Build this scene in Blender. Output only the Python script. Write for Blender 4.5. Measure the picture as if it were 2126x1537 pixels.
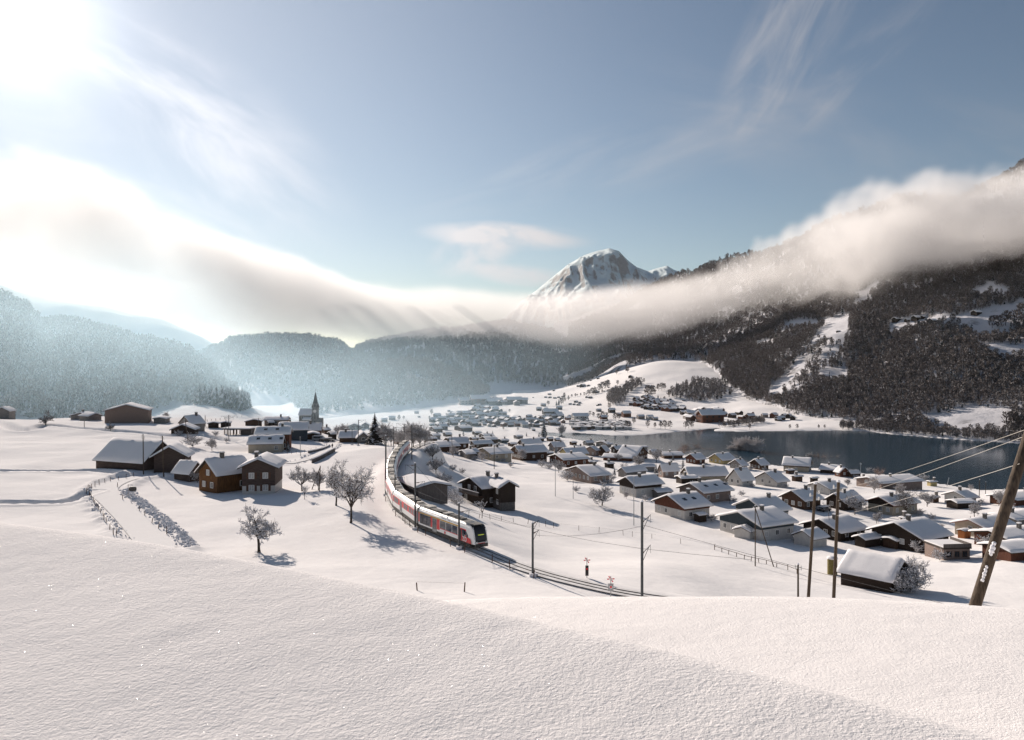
import bpy, bmesh, math, random
import numpy as np
from mathutils import Vector, Matrix

for _o in list(bpy.data.objects):
    bpy.data.objects.remove(_o)
SC = bpy.context.scene
COL = SC.collection
rad = math.radians

# ------------------------------------------------------------------ camera
F, CU, CV, CAMZ = 1668.0, 1063.0, 745.0, 60.0     # focal length in photo pixels, vanishing point, eye height over the lake
cam_d = bpy.data.cameras.new('camera')
cam_d.sensor_width = 36.0
cam_d.lens = 36.0 * F / 2126.0
cam_d.shift_y = -(768.5 - CV) / 2126.0
cam_d.clip_start, cam_d.clip_end = 0.2, 30000.0
cam = bpy.data.objects.new('camera', cam_d)
COL.objects.link(cam)
cam.location = (0, 0, CAMZ)
cam.rotation_euler = (rad(90), 0, 0)
SC.camera = cam

# ------------------------------------------------------------------ sky, sun, exposure
SUN_AZ, SUN_EL = rad(-31.5), rad(20.5)            # azimuth from +Y towards +X
SUN_DIR = Vector((math.sin(SUN_AZ) * math.cos(SUN_EL), math.cos(SUN_AZ) * math.cos(SUN_EL), math.sin(SUN_EL)))
world = bpy.data.worlds.new('World')
SC.world = world
world.use_nodes = True
WN, WL = world.node_tree.nodes, world.node_tree.links
WN.clear()
w_out = WN.new('ShaderNodeOutputWorld')
w_bg = WN.new('ShaderNodeBackground')
w_sky = WN.new('ShaderNodeTexSky')
w_sky.sky_type = 'NISHITA'
w_sky.sun_disc = False
w_sky.sun_elevation = SUN_EL
w_sky.sun_rotation = SUN_AZ
w_sky.altitude = 750
w_sky.air_density = 1.0
w_sky.dust_density = 0.1
w_sky.ozone_density = 1.0
w_bg.inputs['Strength'].default_value = 0.05

def wmath(op, a, b=None, c=None):
    n = WN.new('ShaderNodeMath'); n.operation = op
    for i, q in enumerate((a, b, c)):
        if q is None: continue
        if isinstance(q, (int, float)): n.inputs[i].default_value = q
        else: WL.new(q, n.inputs[i])
    return n.outputs[0]

def wsmooth(x, lo, hi):
    n = WN.new('ShaderNodeMapRange'); n.interpolation_type = 'SMOOTHSTEP'
    WL.new(x, n.inputs[0]); n.inputs[1].default_value = lo; n.inputs[2].default_value = hi
    n.inputs[3].default_value = 0; n.inputs[4].default_value = 1
    return n.outputs[0]

w_tc = WN.new('ShaderNodeTexCoord')
w_nz = WN.new('ShaderNodeVectorMath'); w_nz.operation = 'NORMALIZE'
WL.new(w_tc.outputs['Generated'], w_nz.inputs[0])
w_dir = w_nz.outputs[0]

def cirrus(direction, width, height, roll, nscale, stretch, lo, hi, amount, seed, detail=7.0):
    """A streaky cirrus patch high in the sky round one compass direction."""
    d = Vector(direction).normalized()
    right = Vector((d.y, -d.x, 0)).normalized(); up = right.cross(d)
    a = right * math.cos(roll) + up * math.sin(roll)
    b = -right * math.sin(roll) + up * math.cos(roll)
    def dot(v):
        n = WN.new('ShaderNodeVectorMath'); n.operation = 'DOT_PRODUCT'
        WL.new(w_dir, n.inputs[0]); n.inputs[1].default_value = v
        return n.outputs['Value']
    pa, pb, pd = dot(a), dot(b), dot(d)
    r = wmath('ADD', wmath('POWER', wmath('ABSOLUTE', wmath('DIVIDE', pa, width)), 2.0), wmath('POWER', wmath('ABSOLUTE', wmath('DIVIDE', pb, height)), 2.0))
    fall = wmath('MULTIPLY', wsmooth(wmath('SUBTRACT', 1.0, r), 0.0, 1.0), wsmooth(pd, 0.0, 0.2))
    cmb = WN.new('ShaderNodeCombineXYZ')
    WL.new(wmath('MULTIPLY', pa, nscale), cmb.inputs[0]); WL.new(wmath('MULTIPLY', pb, nscale * stretch), cmb.inputs[1]); cmb.inputs[2].default_value = seed
    nz = WN.new('ShaderNodeTexNoise'); nz.inputs['Scale'].default_value = 1.0; nz.inputs['Detail'].default_value = detail
    nz.inputs['Roughness'].default_value = 0.58; nz.inputs['Distortion'].default_value = 0.5
    WL.new(cmb.outputs[0], nz.inputs['Vector'])
    return wmath('MULTIPLY', wmath('MULTIPLY', wsmooth(nz.outputs['Fac'], lo, hi), fall), amount)

def dirpx(u, v):
    return ((u - CU) / F, 1.0, (CV - v) / F)

cir = [cirrus(dirpx(1640, 70), 0.15, 0.055, rad(58), 6.0, 4.2, 0.36, 0.70, 0.5, 3.1),
       cirrus(dirpx(1790, 130), 0.12, 0.03, rad(40), 6.0, 4.0, 0.38, 0.72, 0.30, 7.7),
       cirrus(dirpx(1050, 490), 0.12, 0.020, rad(-3), 9.0, 2.6, 0.30, 0.60, 0.95, 1.4),
       cirrus(dirpx(990, 520), 0.07, 0.034, rad(20), 9.0, 2.0, 0.32, 0.64, 0.8, 9.2),
       cirrus(dirpx(1080, 572), 0.08, 0.016, rad(-6), 9.0, 2.2, 0.30, 0.62, 0.8, 5.5),
       cirrus(dirpx(1300, 330), 0.30, 0.05, rad(12), 4.0, 4.0, 0.40, 0.76, 0.28, 12.5),
       cirrus(dirpx(1850, 300), 0.35, 0.09, rad(-20), 3.5, 3.5, 0.40, 0.78, 0.22, 15.0),
       cirrus(dirpx(260, 220), 0.30, 0.12, rad(-25), 4.0, 3.0, 0.40, 0.75, 0.55, 21.0)]
tot = cir[0]
for c_ in cir[1:]:
    tot = wmath('ADD', tot, c_)
tot = wmath('MINIMUM', tot, 0.9)
# cirrus takes its brightness from the sky behind it plus scattered sunlight, stronger towards the sun
w_sd = WN.new('ShaderNodeVectorMath'); w_sd.operation = 'DOT_PRODUCT'
WL.new(w_dir, w_sd.inputs[0]); w_sd.inputs[1].default_value = SUN_DIR
sdot = wmath('MAXIMUM', w_sd.outputs['Value'], 0.0)
cbright = wmath('ADD', 6.6, wmath('MULTIPLY', wmath('POWER', sdot, 6.0), 9.0))
w_cc = WN.new('ShaderNodeVectorMath'); w_cc.operation = 'SCALE'
w_cc.inputs[0].default_value = (1.0, 0.96, 0.97); WL.new(cbright, w_cc.inputs['Scale'])
w_mix = WN.new('ShaderNodeMix'); w_mix.data_type = 'RGBA'
WL.new(tot, w_mix.inputs['Factor'])
# thin veil of winter haze: the sky's own blue, slightly greyed
w_hsv = WN.new('ShaderNodeHueSaturation'); w_hsv.inputs['Saturation'].default_value = 0.92; w_hsv.inputs['Value'].default_value = 1.0
WL.new(w_sky.outputs[0], w_hsv.inputs['Color'])
WL.new(w_hsv.outputs[0], w_mix.inputs[6]); WL.new(w_cc.outputs[0], w_mix.inputs[7])
# the solar aureole: thin ice cloud round the sun
aur = wmath('ADD', wmath('MULTIPLY', wmath('POWER', sdot, 350.0), 8.0), wmath('ADD', wmath('MULTIPLY', wmath('POWER', sdot, 60.0), 1.0), wmath('MULTIPLY', wmath('POWER', sdot, 8.0), 3.9)))
w_ac = WN.new('ShaderNodeVectorMath'); w_ac.operation = 'SCALE'
w_ac.inputs[0].default_value = (1.0, 0.985, 0.97); WL.new(aur, w_ac.inputs['Scale'])
w_add = WN.new('ShaderNodeVectorMath'); w_add.operation = 'ADD'
WL.new(w_mix.outputs[2], w_add.inputs[0]); WL.new(w_ac.outputs[0], w_add.inputs[1])
WL.new(w_add.outputs[0], w_bg.inputs['Color'])
WL.new(w_bg.outputs[0], w_out.inputs['Surface'])
world.cycles.sampling_method = 'MANUAL'
world.cycles.sample_map_resolution = 512

sun_d = bpy.data.lights.new('sun', 'SUN')
sun_d.energy = 5.0
sun_d.angle = rad(0.55)
sun_d.color = (1.0, 0.885, 0.78)
sun = bpy.data.objects.new('sun', sun_d)
COL.objects.link(sun)
sun.location = SUN_DIR * 200 + Vector((0, 0, 60))
sun.rotation_euler = SUN_DIR.to_track_quat('Z', 'Y').to_euler()

SC.view_settings.view_transform = 'Standard'
SC.view_settings.look = 'None'
SC.view_settings.exposure = 0.52
SC.view_settings.gamma = 1.0
SC.view_settings.use_curve_mapping = False
cy = SC.cycles
cy.max_bounces = 8; cy.diffuse_bounces = 2; cy.glossy_bounces = 2; cy.transmission_bounces = 3
cy.transparent_max_bounces = 6; cy.volume_bounces = 6
cy.volume_step_rate = 1.5; cy.volume_max_steps = 256
cy.caustics_reflective = False; cy.caustics_refractive = False
cy.use_denoising = True
cy.use_adaptive_sampling = True; cy.adaptive_threshold = 0.015
cy.sample_clamp_indirect = 6.0

# ------------------------------------------------------------------ helpers
def P(u, v, d):
    return Vector(((u - CU) / F * d, d, CAMZ - (v - CV) / F * d))

def tag(o, label=None, cat=None, group=None, kind=None):
    if label: o['label'] = label
    if cat: o['category'] = cat
    if group: o['group'] = group
    if kind: o['kind'] = kind
    return o

def new_mesh(name, verts, faces, mats=None, midx=None, smooth=False):
    me = bpy.data.meshes.new(name)
    verts = np.asarray(verts, dtype=np.float32).reshape(-1, 3)
    if isinstance(faces, np.ndarray) and faces.ndim == 2:
        n, k = faces.shape
        me.vertices.add(len(verts)); me.vertices.foreach_set('co', verts.ravel())
        me.loops.add(n * k); me.loops.foreach_set('vertex_index', faces.astype(np.int32).ravel())
        me.polygons.add(n)
        me.polygons.foreach_set('loop_start', np.arange(0, n * k, k, dtype=np.int32))
        me.polygons.foreach_set('loop_total', np.full(n, k, dtype=np.int32))
        me.update(calc_edges=True)
    else:
        me.from_pydata([tuple(map(float, q)) for q in verts], [], [tuple(int(i) for i in f) for f in faces])
        me.update()
    for m in (mats or []):
        me.materials.append(m)
    if midx is not None:
        me.polygons.foreach_set('material_index', np.asarray(midx, dtype=np.int32))
    if smooth:
        me.polygons.foreach_set('use_smooth', np.ones(len(me.polygons), dtype=bool))
    return me

def link(name, data, parent=None, loc=None, rotz=None):
    o = bpy.data.objects.new(name, data)
    COL.objects.link(o)
    if parent is not None: o.parent = parent
    if loc is not None: o.location = loc
    if rotz is not None: o.rotation_euler = (0, 0, rotz)
    return o

class MB:
    """collects boxes, prisms and tubes into one mesh with several materials"""
    def __init__(s): s.v, s.f, s.m = [], [], []
    def add(s, vs, fs, m=0):
        b = len(s.v); s.v += [tuple(q) for q in vs]
        for f in fs: s.f.append(tuple(i + b for i in f)); s.m.append(m)
    def box(s, c, size, m=0, rotz=0.0):
        hx, hy, hz = size[0] / 2, size[1] / 2, size[2] / 2
        cs, sn = math.cos(rotz), math.sin(rotz)
        vs = []
        for dz in (-hz, hz):
            for dx, dy in ((-hx, -hy), (hx, -hy), (hx, hy), (-hx, hy)):
                vs.append((c[0] + dx * cs - dy * sn, c[1] + dx * sn + dy * cs, c[2] + dz))
        s.add(vs, [(3, 2, 1, 0), (4, 5, 6, 7), (0, 1, 5, 4), (1, 2, 6, 5), (2, 3, 7, 6), (3, 0, 4, 7)], m)
    def tube(s, a, b, r0, r1=None, n=6, m=0, caps=True):
        a, b = Vector(a), Vector(b); r1 = r0 if r1 is None else r1
        d = (b - a).normalized(); x = d.orthogonal().normalized(); y = d.cross(x)
        vs = []
        for p, r in ((a, r0), (b, r1)):
            for k in range(n):
                t = 2 * math.pi * k / n
                vs.append(p + x * (r * math.cos(t)) + y * (r * math.sin(t)))
        fs = [(k, (k + 1) % n, n + (k + 1) % n, n + k) for k in range(n)]
        if caps: fs += [tuple(range(n - 1, -1, -1)), tuple(range(n, 2 * n))]
        s.add(vs, fs, m)
    def path(s, pts, r, n=4, m=0):
        for a, b in zip(pts[:-1], pts[1:]): s.tube(a, b, r, r, n, m, caps=False)
    def prism(s, prof, x0, x1, m=0):
        """extrude a (y,z) outline along x"""
        n = len(prof)
        vs = [(x0, y, z) for y, z in prof] + [(x1, y, z) for y, z in prof]
        fs = [(k, (k + 1) % n, n + (k + 1) % n, n + k) for k in range(n)] + [tuple(range(n - 1, -1, -1)), tuple(range(n, 2 * n))]
        s.add(vs, fs, m)
    def mesh(s, name, mats, smooth=False):
        return new_mesh(name, s.v, s.f, mats, s.m, smooth)
    def build(s, name, mats, parent=None, smooth=False, loc=None, rotz=None):
        return link(name, s.mesh(name, mats if isinstance(mats, (list, tuple)) else [mats], smooth), parent, loc, rotz)

# --- value noise (numpy)
_prng = np.random.RandomState(11)
_tab = _prng.rand(4096).astype(np.float32)
def _h(ix, iy, iz, seed):
    n = (ix * 374761393 + iy * 668265263 + iz * 2147483647 + seed * 974634777)
    n = (n ^ (n >> 13)) * 1274126177
    n = n ^ (n >> 16)
    return _tab[(n & 4095).astype(np.int64)]
def vnoise(x, y, z=None, seed=0):
    x = np.asarray(x, dtype=np.float64); y = np.asarray(y, dtype=np.float64)
    ix, iy = np.floor(x).astype(np.int64), np.floor(y).astype(np.int64)
    fx, fy = x - ix, y - iy
    fx = fx * fx * (3 - 2 * fx); fy = fy * fy * (3 - 2 * fy)
    if z is None:
        iz = np.zeros_like(ix)
        a = _h(ix, iy, iz, seed) * (1 - fx) + _h(ix + 1, iy, iz, seed) * fx
        b = _h(ix, iy + 1, iz, seed) * (1 - fx) + _h(ix + 1, iy + 1, iz, seed) * fx
        return a * (1 - fy) + b * fy - 0.5
    z = np.asarray(z, dtype=np.float64); iz = np.floor(z).astype(np.int64); fz = z - iz
    fz = fz * fz * (3 - 2 * fz)
    r = []
    for k in (0, 1):
        a = _h(ix, iy, iz + k, seed) * (1 - fx) + _h(ix + 1, iy, iz + k, seed) * fx
        b = _h(ix, iy + 1, iz + k, seed) * (1 - fx) + _h(ix + 1, iy + 1, iz + k, seed) * fx
        r.append(a * (1 - fy) + b * fy)
    return r[0] * (1 - fz) + r[1] * fz - 0.5
def fbm(x, y, z=None, oct=4, seed=0, gain=0.5):
    s, a, f = 0.0, 1.0, 1.0
    for k in range(oct):
        s = s + a * vnoise(x * f + 17.3 * k, y * f - 9.1 * k, None if z is None else z * f + 3.7 * k, seed + k)
        a *= gain; f *= 2.03
    return s
def sstep(x, a, b):
    t = np.clip((x - a) / (b - a), 0, 1)
    return t * t * (3 - 2 * t)

# ------------------------------------------------------------------ materials
def mat(name):
    m = bpy.data.materials.new(name); m.use_nodes = True
    n = m.node_tree.nodes; n.clear()
    out = n.new('ShaderNodeOutputMaterial')
    return m, n, m.node_tree.links, out

def noise_node(n, l, scale, detail=4.0, rough=0.55, coord='Object', vec=None, stretch=None):
    if vec is None:
        tc = n.new('ShaderNodeTexCoord'); vec = tc.outputs[coord]
    if stretch:
        mp = n.new('ShaderNodeMapping'); mp.inputs['Scale'].default_value = stretch
        l.new(vec, mp.inputs['Vector']); vec = mp.outputs[0]
    nz = n.new('ShaderNodeTexNoise'); nz.inputs['Scale'].default_value = scale
    nz.inputs['Detail'].default_value = detail; nz.inputs['Roughness'].default_value = rough
    l.new(vec, nz.inputs['Vector'])
    return nz.outputs['Fac']

def ramp(n, l, fac, c0, c1, p0=0.3, p1=0.7):
    r = n.new('ShaderNodeValToRGB')
    r.color_ramp.elements[0].position = p0; r.color_ramp.elements[0].color = (*c0, 1)
    r.color_ramp.elements[1].position = p1; r.color_ramp.elements[1].color = (*c1, 1)
    l.new(fac, r.inputs['Fac'])
    return r.outputs['Color']

def simple(name, c0, c1=None, scale=3.0, rough=0.8, metal=0.0, bump=0.0, stretch=None, spec=0.3, detail=4.0):
    m, n, l, out = mat(name)
    b = n.new('ShaderNodeBsdfPrincipled')
    b.inputs['Roughness'].default_value = rough; b.inputs['Metallic'].default_value = metal
    b.inputs['Specular IOR Level'].default_value = spec
    c1 = c1 or tuple(min(1, q * 1.25) for q in c0)
    fac = noise_node(n, l, scale, detail, stretch=stretch)
    l.new(ramp(n, l, fac, c0, c1), b.inputs['Base Color'])
    if bump:
        bp = n.new('ShaderNodeBump'); bp.inputs['Strength'].default_value = bump; bp.inputs['Distance'].default_value = 0.03
        l.new(fac, bp.inputs['Height']); l.new(bp.outputs[0], b.inputs['Normal'])
    l.new(b.outputs[0], out.inputs['Surface'])
    return m

def snow_mat(name, col=(0.83, 0.82, 0.83), bumps=((0.25, 0.5, 0.05),), gloss=0.2, glint=False):
    """bumps: (scale, strength, distance) triples, coarse to fine"""
    m, n, l, out = mat(name)
    b = n.new('ShaderNodeBsdfPrincipled')
    b.inputs['Roughness'].default_value = 0.9; b.inputs['Specular IOR Level'].default_value = 0.0
    tc = n.new('ShaderNodeTexCoord')
    f0 = noise_node(n, l, 0.4, 3.0, vec=tc.outputs['Object'])
    l.new(ramp(n, l, f0, tuple(q * 0.97 for q in col), col, 0.3, 0.7), b.inputs['Base Color'])
    prev = None
    for sc_, st, ds in bumps:
        f = noise_node(n, l, sc_, 5.0, 0.6, vec=tc.outputs['Object'])
        bp = n.new('ShaderNodeBump'); bp.inputs['Strength'].default_value = st; bp.inputs['Distance'].default_value = ds
        l.new(f, bp.inputs['Height'])
        if prev is not None: l.new(prev, bp.inputs['Normal'])
        prev = bp.outputs[0]
    l.new(prev, b.inputs['Normal'])
    surf = b.outputs[0]
    if glint:
        # single ice crystals: tiny cells, each a little mirror tilted its own way
        vo = n.new('ShaderNodeTexVoronoi'); vo.inputs['Scale'].default_value = 240.0
        l.new(tc.outputs['Object'], vo.inputs['Vector'])
        wn = n.new('ShaderNodeTexWhiteNoise'); l.new(vo.outputs['Position'], wn.inputs['Vector'])
        sub = n.new('ShaderNodeVectorMath'); sub.operation = 'SUBTRACT'; sub.inputs[1].default_value = (0.5, 0.5, 0.5)
        l.new(wn.outputs['Color'], sub.inputs[0])
        sc2 = n.new('ShaderNodeVectorMath'); sc2.operation = 'SCALE'; sc2.inputs['Scale'].default_value = 1.5
        l.new(sub.outputs[0], sc2.inputs[0])
        ge = n.new('ShaderNodeNewGeometry')
        ad = n.new('ShaderNodeVectorMath'); ad.operation = 'ADD'
        l.new(ge.outputs['Normal'], ad.inputs[0]); l.new(sc2.outputs[0], ad.inputs[1])
        nm = n.new('ShaderNodeVectorMath'); nm.operation = 'NORMALIZE'; l.new(ad.outputs[0], nm.inputs[0])
        gl = n.new('ShaderNodeBsdfGlossy'); gl.inputs['Roughness'].default_value = 0.10
        l.new(nm.outputs[0], gl.inputs['Normal'])
        lt = n.new('ShaderNodeMath'); lt.operation = 'LESS_THAN'; lt.inputs[1].default_value = 0.24
        l.new(vo.outputs['Distance'], lt.inputs[0])
        ml = n.new('ShaderNodeMath'); ml.operation = 'MULTIPLY'; ml.inputs[1].default_value = 0.02
        l.new(lt.outputs[0], ml.inputs[0])
        mx = n.new('ShaderNodeMixShader')
        l.new(ml.outputs[0], mx.inputs[0]); l.new(b.outputs[0], mx.inputs[1]); l.new(gl.outputs[0], mx.inputs[2])
        surf = mx.outputs[0]
    l.new(surf, out.inputs['Surface'])
    return m

M = {}
M['snow_near'] = snow_mat('deep_snow_near', (0.86, 0.825, 0.81), ((0.35, 0.3, 0.2), (2.0, 0.2, 0.05), (30.0, 0.7, 0.018), (90.0, 0.6, 0.008)), 0.0, glint=True)
M['snow_field'] = snow_mat('snow_field', (0.86, 0.83, 0.815), ((0.06, 0.35, 1.2), (0.5, 0.3, 0.2), (4.0, 0.25, 0.05)), 0.1)
M['snow_roof'] = snow_mat('snow_on_roof', (0.85, 0.83, 0.83), ((0.5, 0.4, 0.12), (5.0, 0.3, 0.03)), 0.1)
M['snow_bank'] = snow_mat('ploughed_snow', (0.80, 0.79, 0.81), ((1.5, 0.8, 0.3), (7.0, 0.8, 0.1)), 0.1)
M['snow_road'] = snow_mat('packed_road_snow', (0.84, 0.815, 0.80), ((0.7, 0.4, 0.05), (6.0, 0.3, 0.02)), 0.3)
M['snow_tree'] = simple('snow_on_branches', (0.72, 0.72, 0.76), (0.84, 0.83, 0.85), 3.0, 0.8)
# ------------------------------------------------------------------ the valley ground
# control points of the relief: (u, depth, height relative to the eye)
GP = []
def gp(d, **kw): pass
_cols = {
 -500: [(18,-9),(40,-17),(70,-24),(100,-27),(141,-28),(200,-28),(280,-28),(375,-27.5),(450,-36),(600,-50),(800,-58),(1100,-60),(1700,-62)],
 0:    [(18,-9),(40,-17),(70,-24),(100,-27),(141,-28),(200,-28),(280,-28.4),(333,-28),(375,-28),(450,-36),(600,-50),(800,-58),(1100,-60),(1700,-62)],
 300:  [(18,-9),(40,-17),(70,-23.5),(100,-27),(141,-28),(170,-28.4),(200,-28.8),(300,-29),(400,-29.5),(450,-33),(600,-48),(800,-59),(1100,-60),(1700,-62)],
 450:  [(300,-30),(400,-31.5),(480,-36),(590,-41),(660,-37.5),(720,-37),(800,-45)],
 600:  [(18,-9),(40,-16.5),(70,-23),(95,-26.6),(114,-27.4),(165,-28.5),(190,-29),(230,-29.3),(300,-30.8),(400,-35),(560,-48.7),(700,-58),(850,-60),(1100,-60),(1700,-62)],
 720:  [(140,-27.8),(200,-28.6),(250,-29.5),(300,-32),(400,-39),(560,-52),(700,-59.5),(813,-59.5),(1000,-60)],
 850:  [(18,-9),(40,-16.5),(70,-23),(100,-27.4),(125,-28),(170,-28),(246,-28.5),(300,-33),(400,-43),(560,-53),(700,-58.5),(850,-59.4),(953,-59.4),(1200,-60),(1700,-62)],
 970:  [(100,-27.8),(128,-28.2),(160,-31),(200,-36.6),(260,-38.5),(300,-41),(400,-46.5),(480,-54),(600,-59),(800,-59.3),(1076,-59),(1300,-60)],
 1100: [(18,-9),(40,-16.5),(70,-23),(95,-27.5),(104,-28),(125,-31),(160,-35),(194,-37.5),(260,-41),(330,-43.6),(400,-50),(480,-57),(560,-59.2),(700,-59.2),(1000,-59),(1250,-59),(1350,-60),(1700,-70)],
 1220: [(95,-28),(130,-33),(200,-39.5),(270,-42.5),(330,-47),(400,-53),(460,-58.3),(700,-59),(900,-58.5),(1100,-54),(1250,-46),(1350,-38),(1500,-45),(1700,-60)],
 1350: [(18,-9),(40,-17),(70,-24),(88,-27.3),(130,-33.2),(170,-39),(205,-42),(270,-44),(330,-49.2),(400,-57),(440,-59.5),(715,-59.2),(800,-57.3),(950,-51),(1100,-34),(1200,-17),(1290,-5.5),(1400,-8),(1700,-20)],
 1450: [(800,-58.5),(900,-55.5),(1000,-44),(1100,-27),(1200,-14)],
 1600: [(18,-9),(40,-18),(70,-26),(88,-30),(133,-37),(178,-41.6),(230,-43.3),(270,-44.6),(330,-50),(390,-57.5),(420,-60),(700,-58.8),(770,-57.4),(870,-50),(1000,-40),(1300,-25),(1700,-20)],
 1850: [(18,-9),(40,-18.5),(70,-27),(88,-31),(133,-38.6),(180,-43),(220,-45),(280,-49.2),(340,-55),(375,-59),(680,-58),(800,-52),(1300,-40),(1700,-30)],
 2126: [(18,-9),(40,-19),(70,-28),(88,-32.4),(133,-39),(160,-40.5),(200,-44.3),(250,-47),(300,-51.3),(345,-57.5),(370,-60),(590,-58),(700,-50),(1300,-40),(1700,-30)],
 2700: [(18,-9),(40,-19),(70,-28),(133,-40),(200,-45),(300,-53),(360,-60),(590,-58),(700,-50),(1300,-40),(1700,-30)],
}
for u_, rows_ in _cols.items():
    for d_, z_ in rows_: GP.append((u_, d_, z_))
for u_ in (1250, 1350, 1500, 1700, 1900, 2126, 2700):
    GP.append((u_, 540, -64))
GP = np.array(GP, dtype=np.float64)
def _st(u, d): return np.stack([np.asarray(u, dtype=np.float64) / 330.0, np.log(np.asarray(d, dtype=np.float64)) * 3.0], -1)
def _ker(r2): return 0.5 * r2 * np.log(np.maximum(r2, 1e-9))
_X = _st(GP[:, 0], GP[:, 1]); _n = len(_X)
_A = np.zeros((_n + 3, _n + 3))
_A[:_n, :_n] = _ker(((_X[:, None] - _X[None]) ** 2).sum(-1)) + np.eye(_n) * 0.02
_A[:_n, _n] = 1; _A[:_n, _n + 1:] = _X; _A[_n, :_n] = 1; _A[_n + 1:, :_n] = _X.T
_W = np.linalg.solve(_A, np.concatenate([GP[:, 2], np.zeros(3)]))
def G0(u, d):
    u = np.asarray(u, dtype=np.float64); d = np.asarray(d, dtype=np.float64)
    u, d = np.broadcast_arrays(u, d); sh = u.shape
    X = _st(u.ravel(), d.ravel()); out = np.empty(len(X))
    for a in range(0, len(X), 20000):
        q = X[a:a + 20000]
        out[a:a + 20000] = _ker(((q[:, None] - _X[None]) ** 2).sum(-1)) @ _W[:_n] + _W[_n] + q @ _W[_n + 1:]
    return out.reshape(sh)

LAKE_Z = -60.0
def lakept(u, v):
    d = 60.0 * F / (v - CV); return ((u - CU) / F * d, d)
LAKE = np.array([lakept(*q) for q in [(1120, 897), (1160, 899.5), (1200, 899), (1230, 901), (1275, 904.5), (1330, 903.5), (1369, 900), (1407, 896.5), (1445, 893.5), (1489, 888.5),
   (1500, 890), (1484, 893), (1482, 895.5), (1540, 896), (1600, 895.5), (1740, 893.5), (1800, 896), (1851, 902), (1915, 907), (1979, 912), (2072, 918), (2126, 922), (2500, 945), (3000, 975),
   (3000, 1035), (2300, 1022), (2126, 1018), (2040, 1019), (1990, 1012), (1930, 1003), (1880, 990), (1800, 985), (1740, 975), (1650, 972), (1560, 962), (1480, 952), (1400, 942), (1300, 930), (1240, 920), (1180, 911), (1120, 903)]])
def sdist(x, y, poly):
    """signed distance to a polygon, negative inside"""
    x = x.ravel(); y = y.ravel()
    best = np.full(x.shape, 1e9); inside = np.zeros(x.shape, dtype=bool)
    n = len(poly)
    for i in range(n):
        ax, ay = poly[i]; bx, by = poly[(i + 1) % n]
        ex, ey = bx - ax, by - ay
        t = np.clip(((x - ax) * ex + (y - ay) * ey) / (ex * ex + ey * ey + 1e-9), 0, 1)
        best = np.minimum(best, (x - ax - t * ex) ** 2 + (y - ay - t * ey) ** 2)
        c = (ay > y) != (by > y)
        inside ^= c & (x < (bx - ax) * (y - ay) / (by - ay + 1e-12) + ax)
    return np.where(inside, -1, 1) * np.sqrt(best)
def pdist(x, y, line):
    """distance to a polyline and the interpolated third coordinate there"""
    x = x.ravel(); y = y.ravel()
    best = np.full(x.shape, 1e9); zz = np.zeros(x.shape)
    for i in range(len(line) - 1):
        ax, ay, az = line[i]; bx, by, bz = line[i + 1]
        ex, ey = bx - ax, by - ay
        t = np.clip(((x - ax) * ex + (y - ay) * ey) / (ex * ex + ey * ey + 1e-9), 0, 1)
        q = (x - ax - t * ex) ** 2 + (y - ay - t * ey) ** 2
        k = q < best; best[k] = q[k]; zz[k] = (az + t * (bz - az))[k]
    return np.sqrt(best), zz

def catmull(pts, step=1.0):
    pts = [np.array(p, dtype=float) for p in pts]
    pts = [2 * pts[0] - pts[1]] + pts + [2 * pts[-1] - pts[-2]]
    out = []
    for i in range(1, len(pts) - 2):
        p0, p1, p2, p3 = pts[i - 1:i + 3]
        n = max(2, int(np.linalg.norm(p2 - p1) / step))
        for k in range(n):
            t = k / n
            out.append(0.5 * ((2 * p1) + (-p0 + p2) * t + (2 * p0 - 5 * p1 + 4 * p2 - p3) * t * t + (-p0 + 3 * p1 - 3 * p2 + p3) * t ** 3))
    out.append(pts[-2])
    return np.array(out)

# railway: rail level 28 m below the eye
RAILZ = -28.0
def railpt(u, v): 
    d = -RAILZ * F / (v - CV); return ((u - CU) / F * d, d, RAILZ)
TRACK = catmull([railpt(*q) for q in [(1560, 1262), (1400, 1243), (1262, 1221), (1106, 1182), (996, 1139.5), (878, 1093), (824, 1050), (811, 1012), (815, 980), (828, 955), (846, 937), (868, 924), (900, 915)]], 1.0)
# country road below the farm (left), plough banks on both sides
def hit(u, v, dmin=60.0, dmax=1900.0, fn=G0):
    """where the sight line of a photo pixel meets the ground"""
    ds = np.exp(np.linspace(math.log(dmin), math.log(dmax), 260))
    g = fn(np.full_like(ds, u), ds) - (-(v - CV) / F * ds)
    k = np.where(g >= 0)[0]
    if len(k) == 0: return None
    i = k[0]
    if i == 0: return float(ds[0])
    t = g[i - 1] / (g[i - 1] - g[i])
    return float(ds[i - 1] + t * (ds[i] - ds[i - 1]))
def G_raw(x, y):
    return G0(x / y * F + CU, y)
def hitline(pts, step=1.0):
    r = []
    for u, v in pts:
        d = hit(u, v); r.append(((u - CU) / F * d, d, float(G0(u, d))))
    return catmull(r, step)
ROAD = hitline([(330, 1140), (300, 1105), (272, 1075), (240, 1045), (218, 1024), (228, 1008), (262, 995), (300, 989), (345, 982)])
LANE = hitline([(600, 962), (640, 952), (668, 940), (686, 930), (690, 920), (668, 916)])
ROADS = [(ROAD, 2.6), (LANE, 1.7)]
# ploughed cuts across the left plateau (their far sides lie in shadow)
CUTS = [(hitline([(-120, 973), (0, 981), (60, 979), (120, 977), (185, 977), (215, 980), (245, 986)]), 1.5, 1.25),
        (hitline([(-120, 1044), (0, 1044), (60, 1042), (120, 1040), (150, 1034), (180, 1026), (200, 1020)]), 1.3, 1.15),
        (hitline([(-150, 872), (0, 881), (100, 886), (200, 894), (300, 901), (360, 907), (430, 908), (480, 916)]), 2.4, 1.3)]

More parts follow.
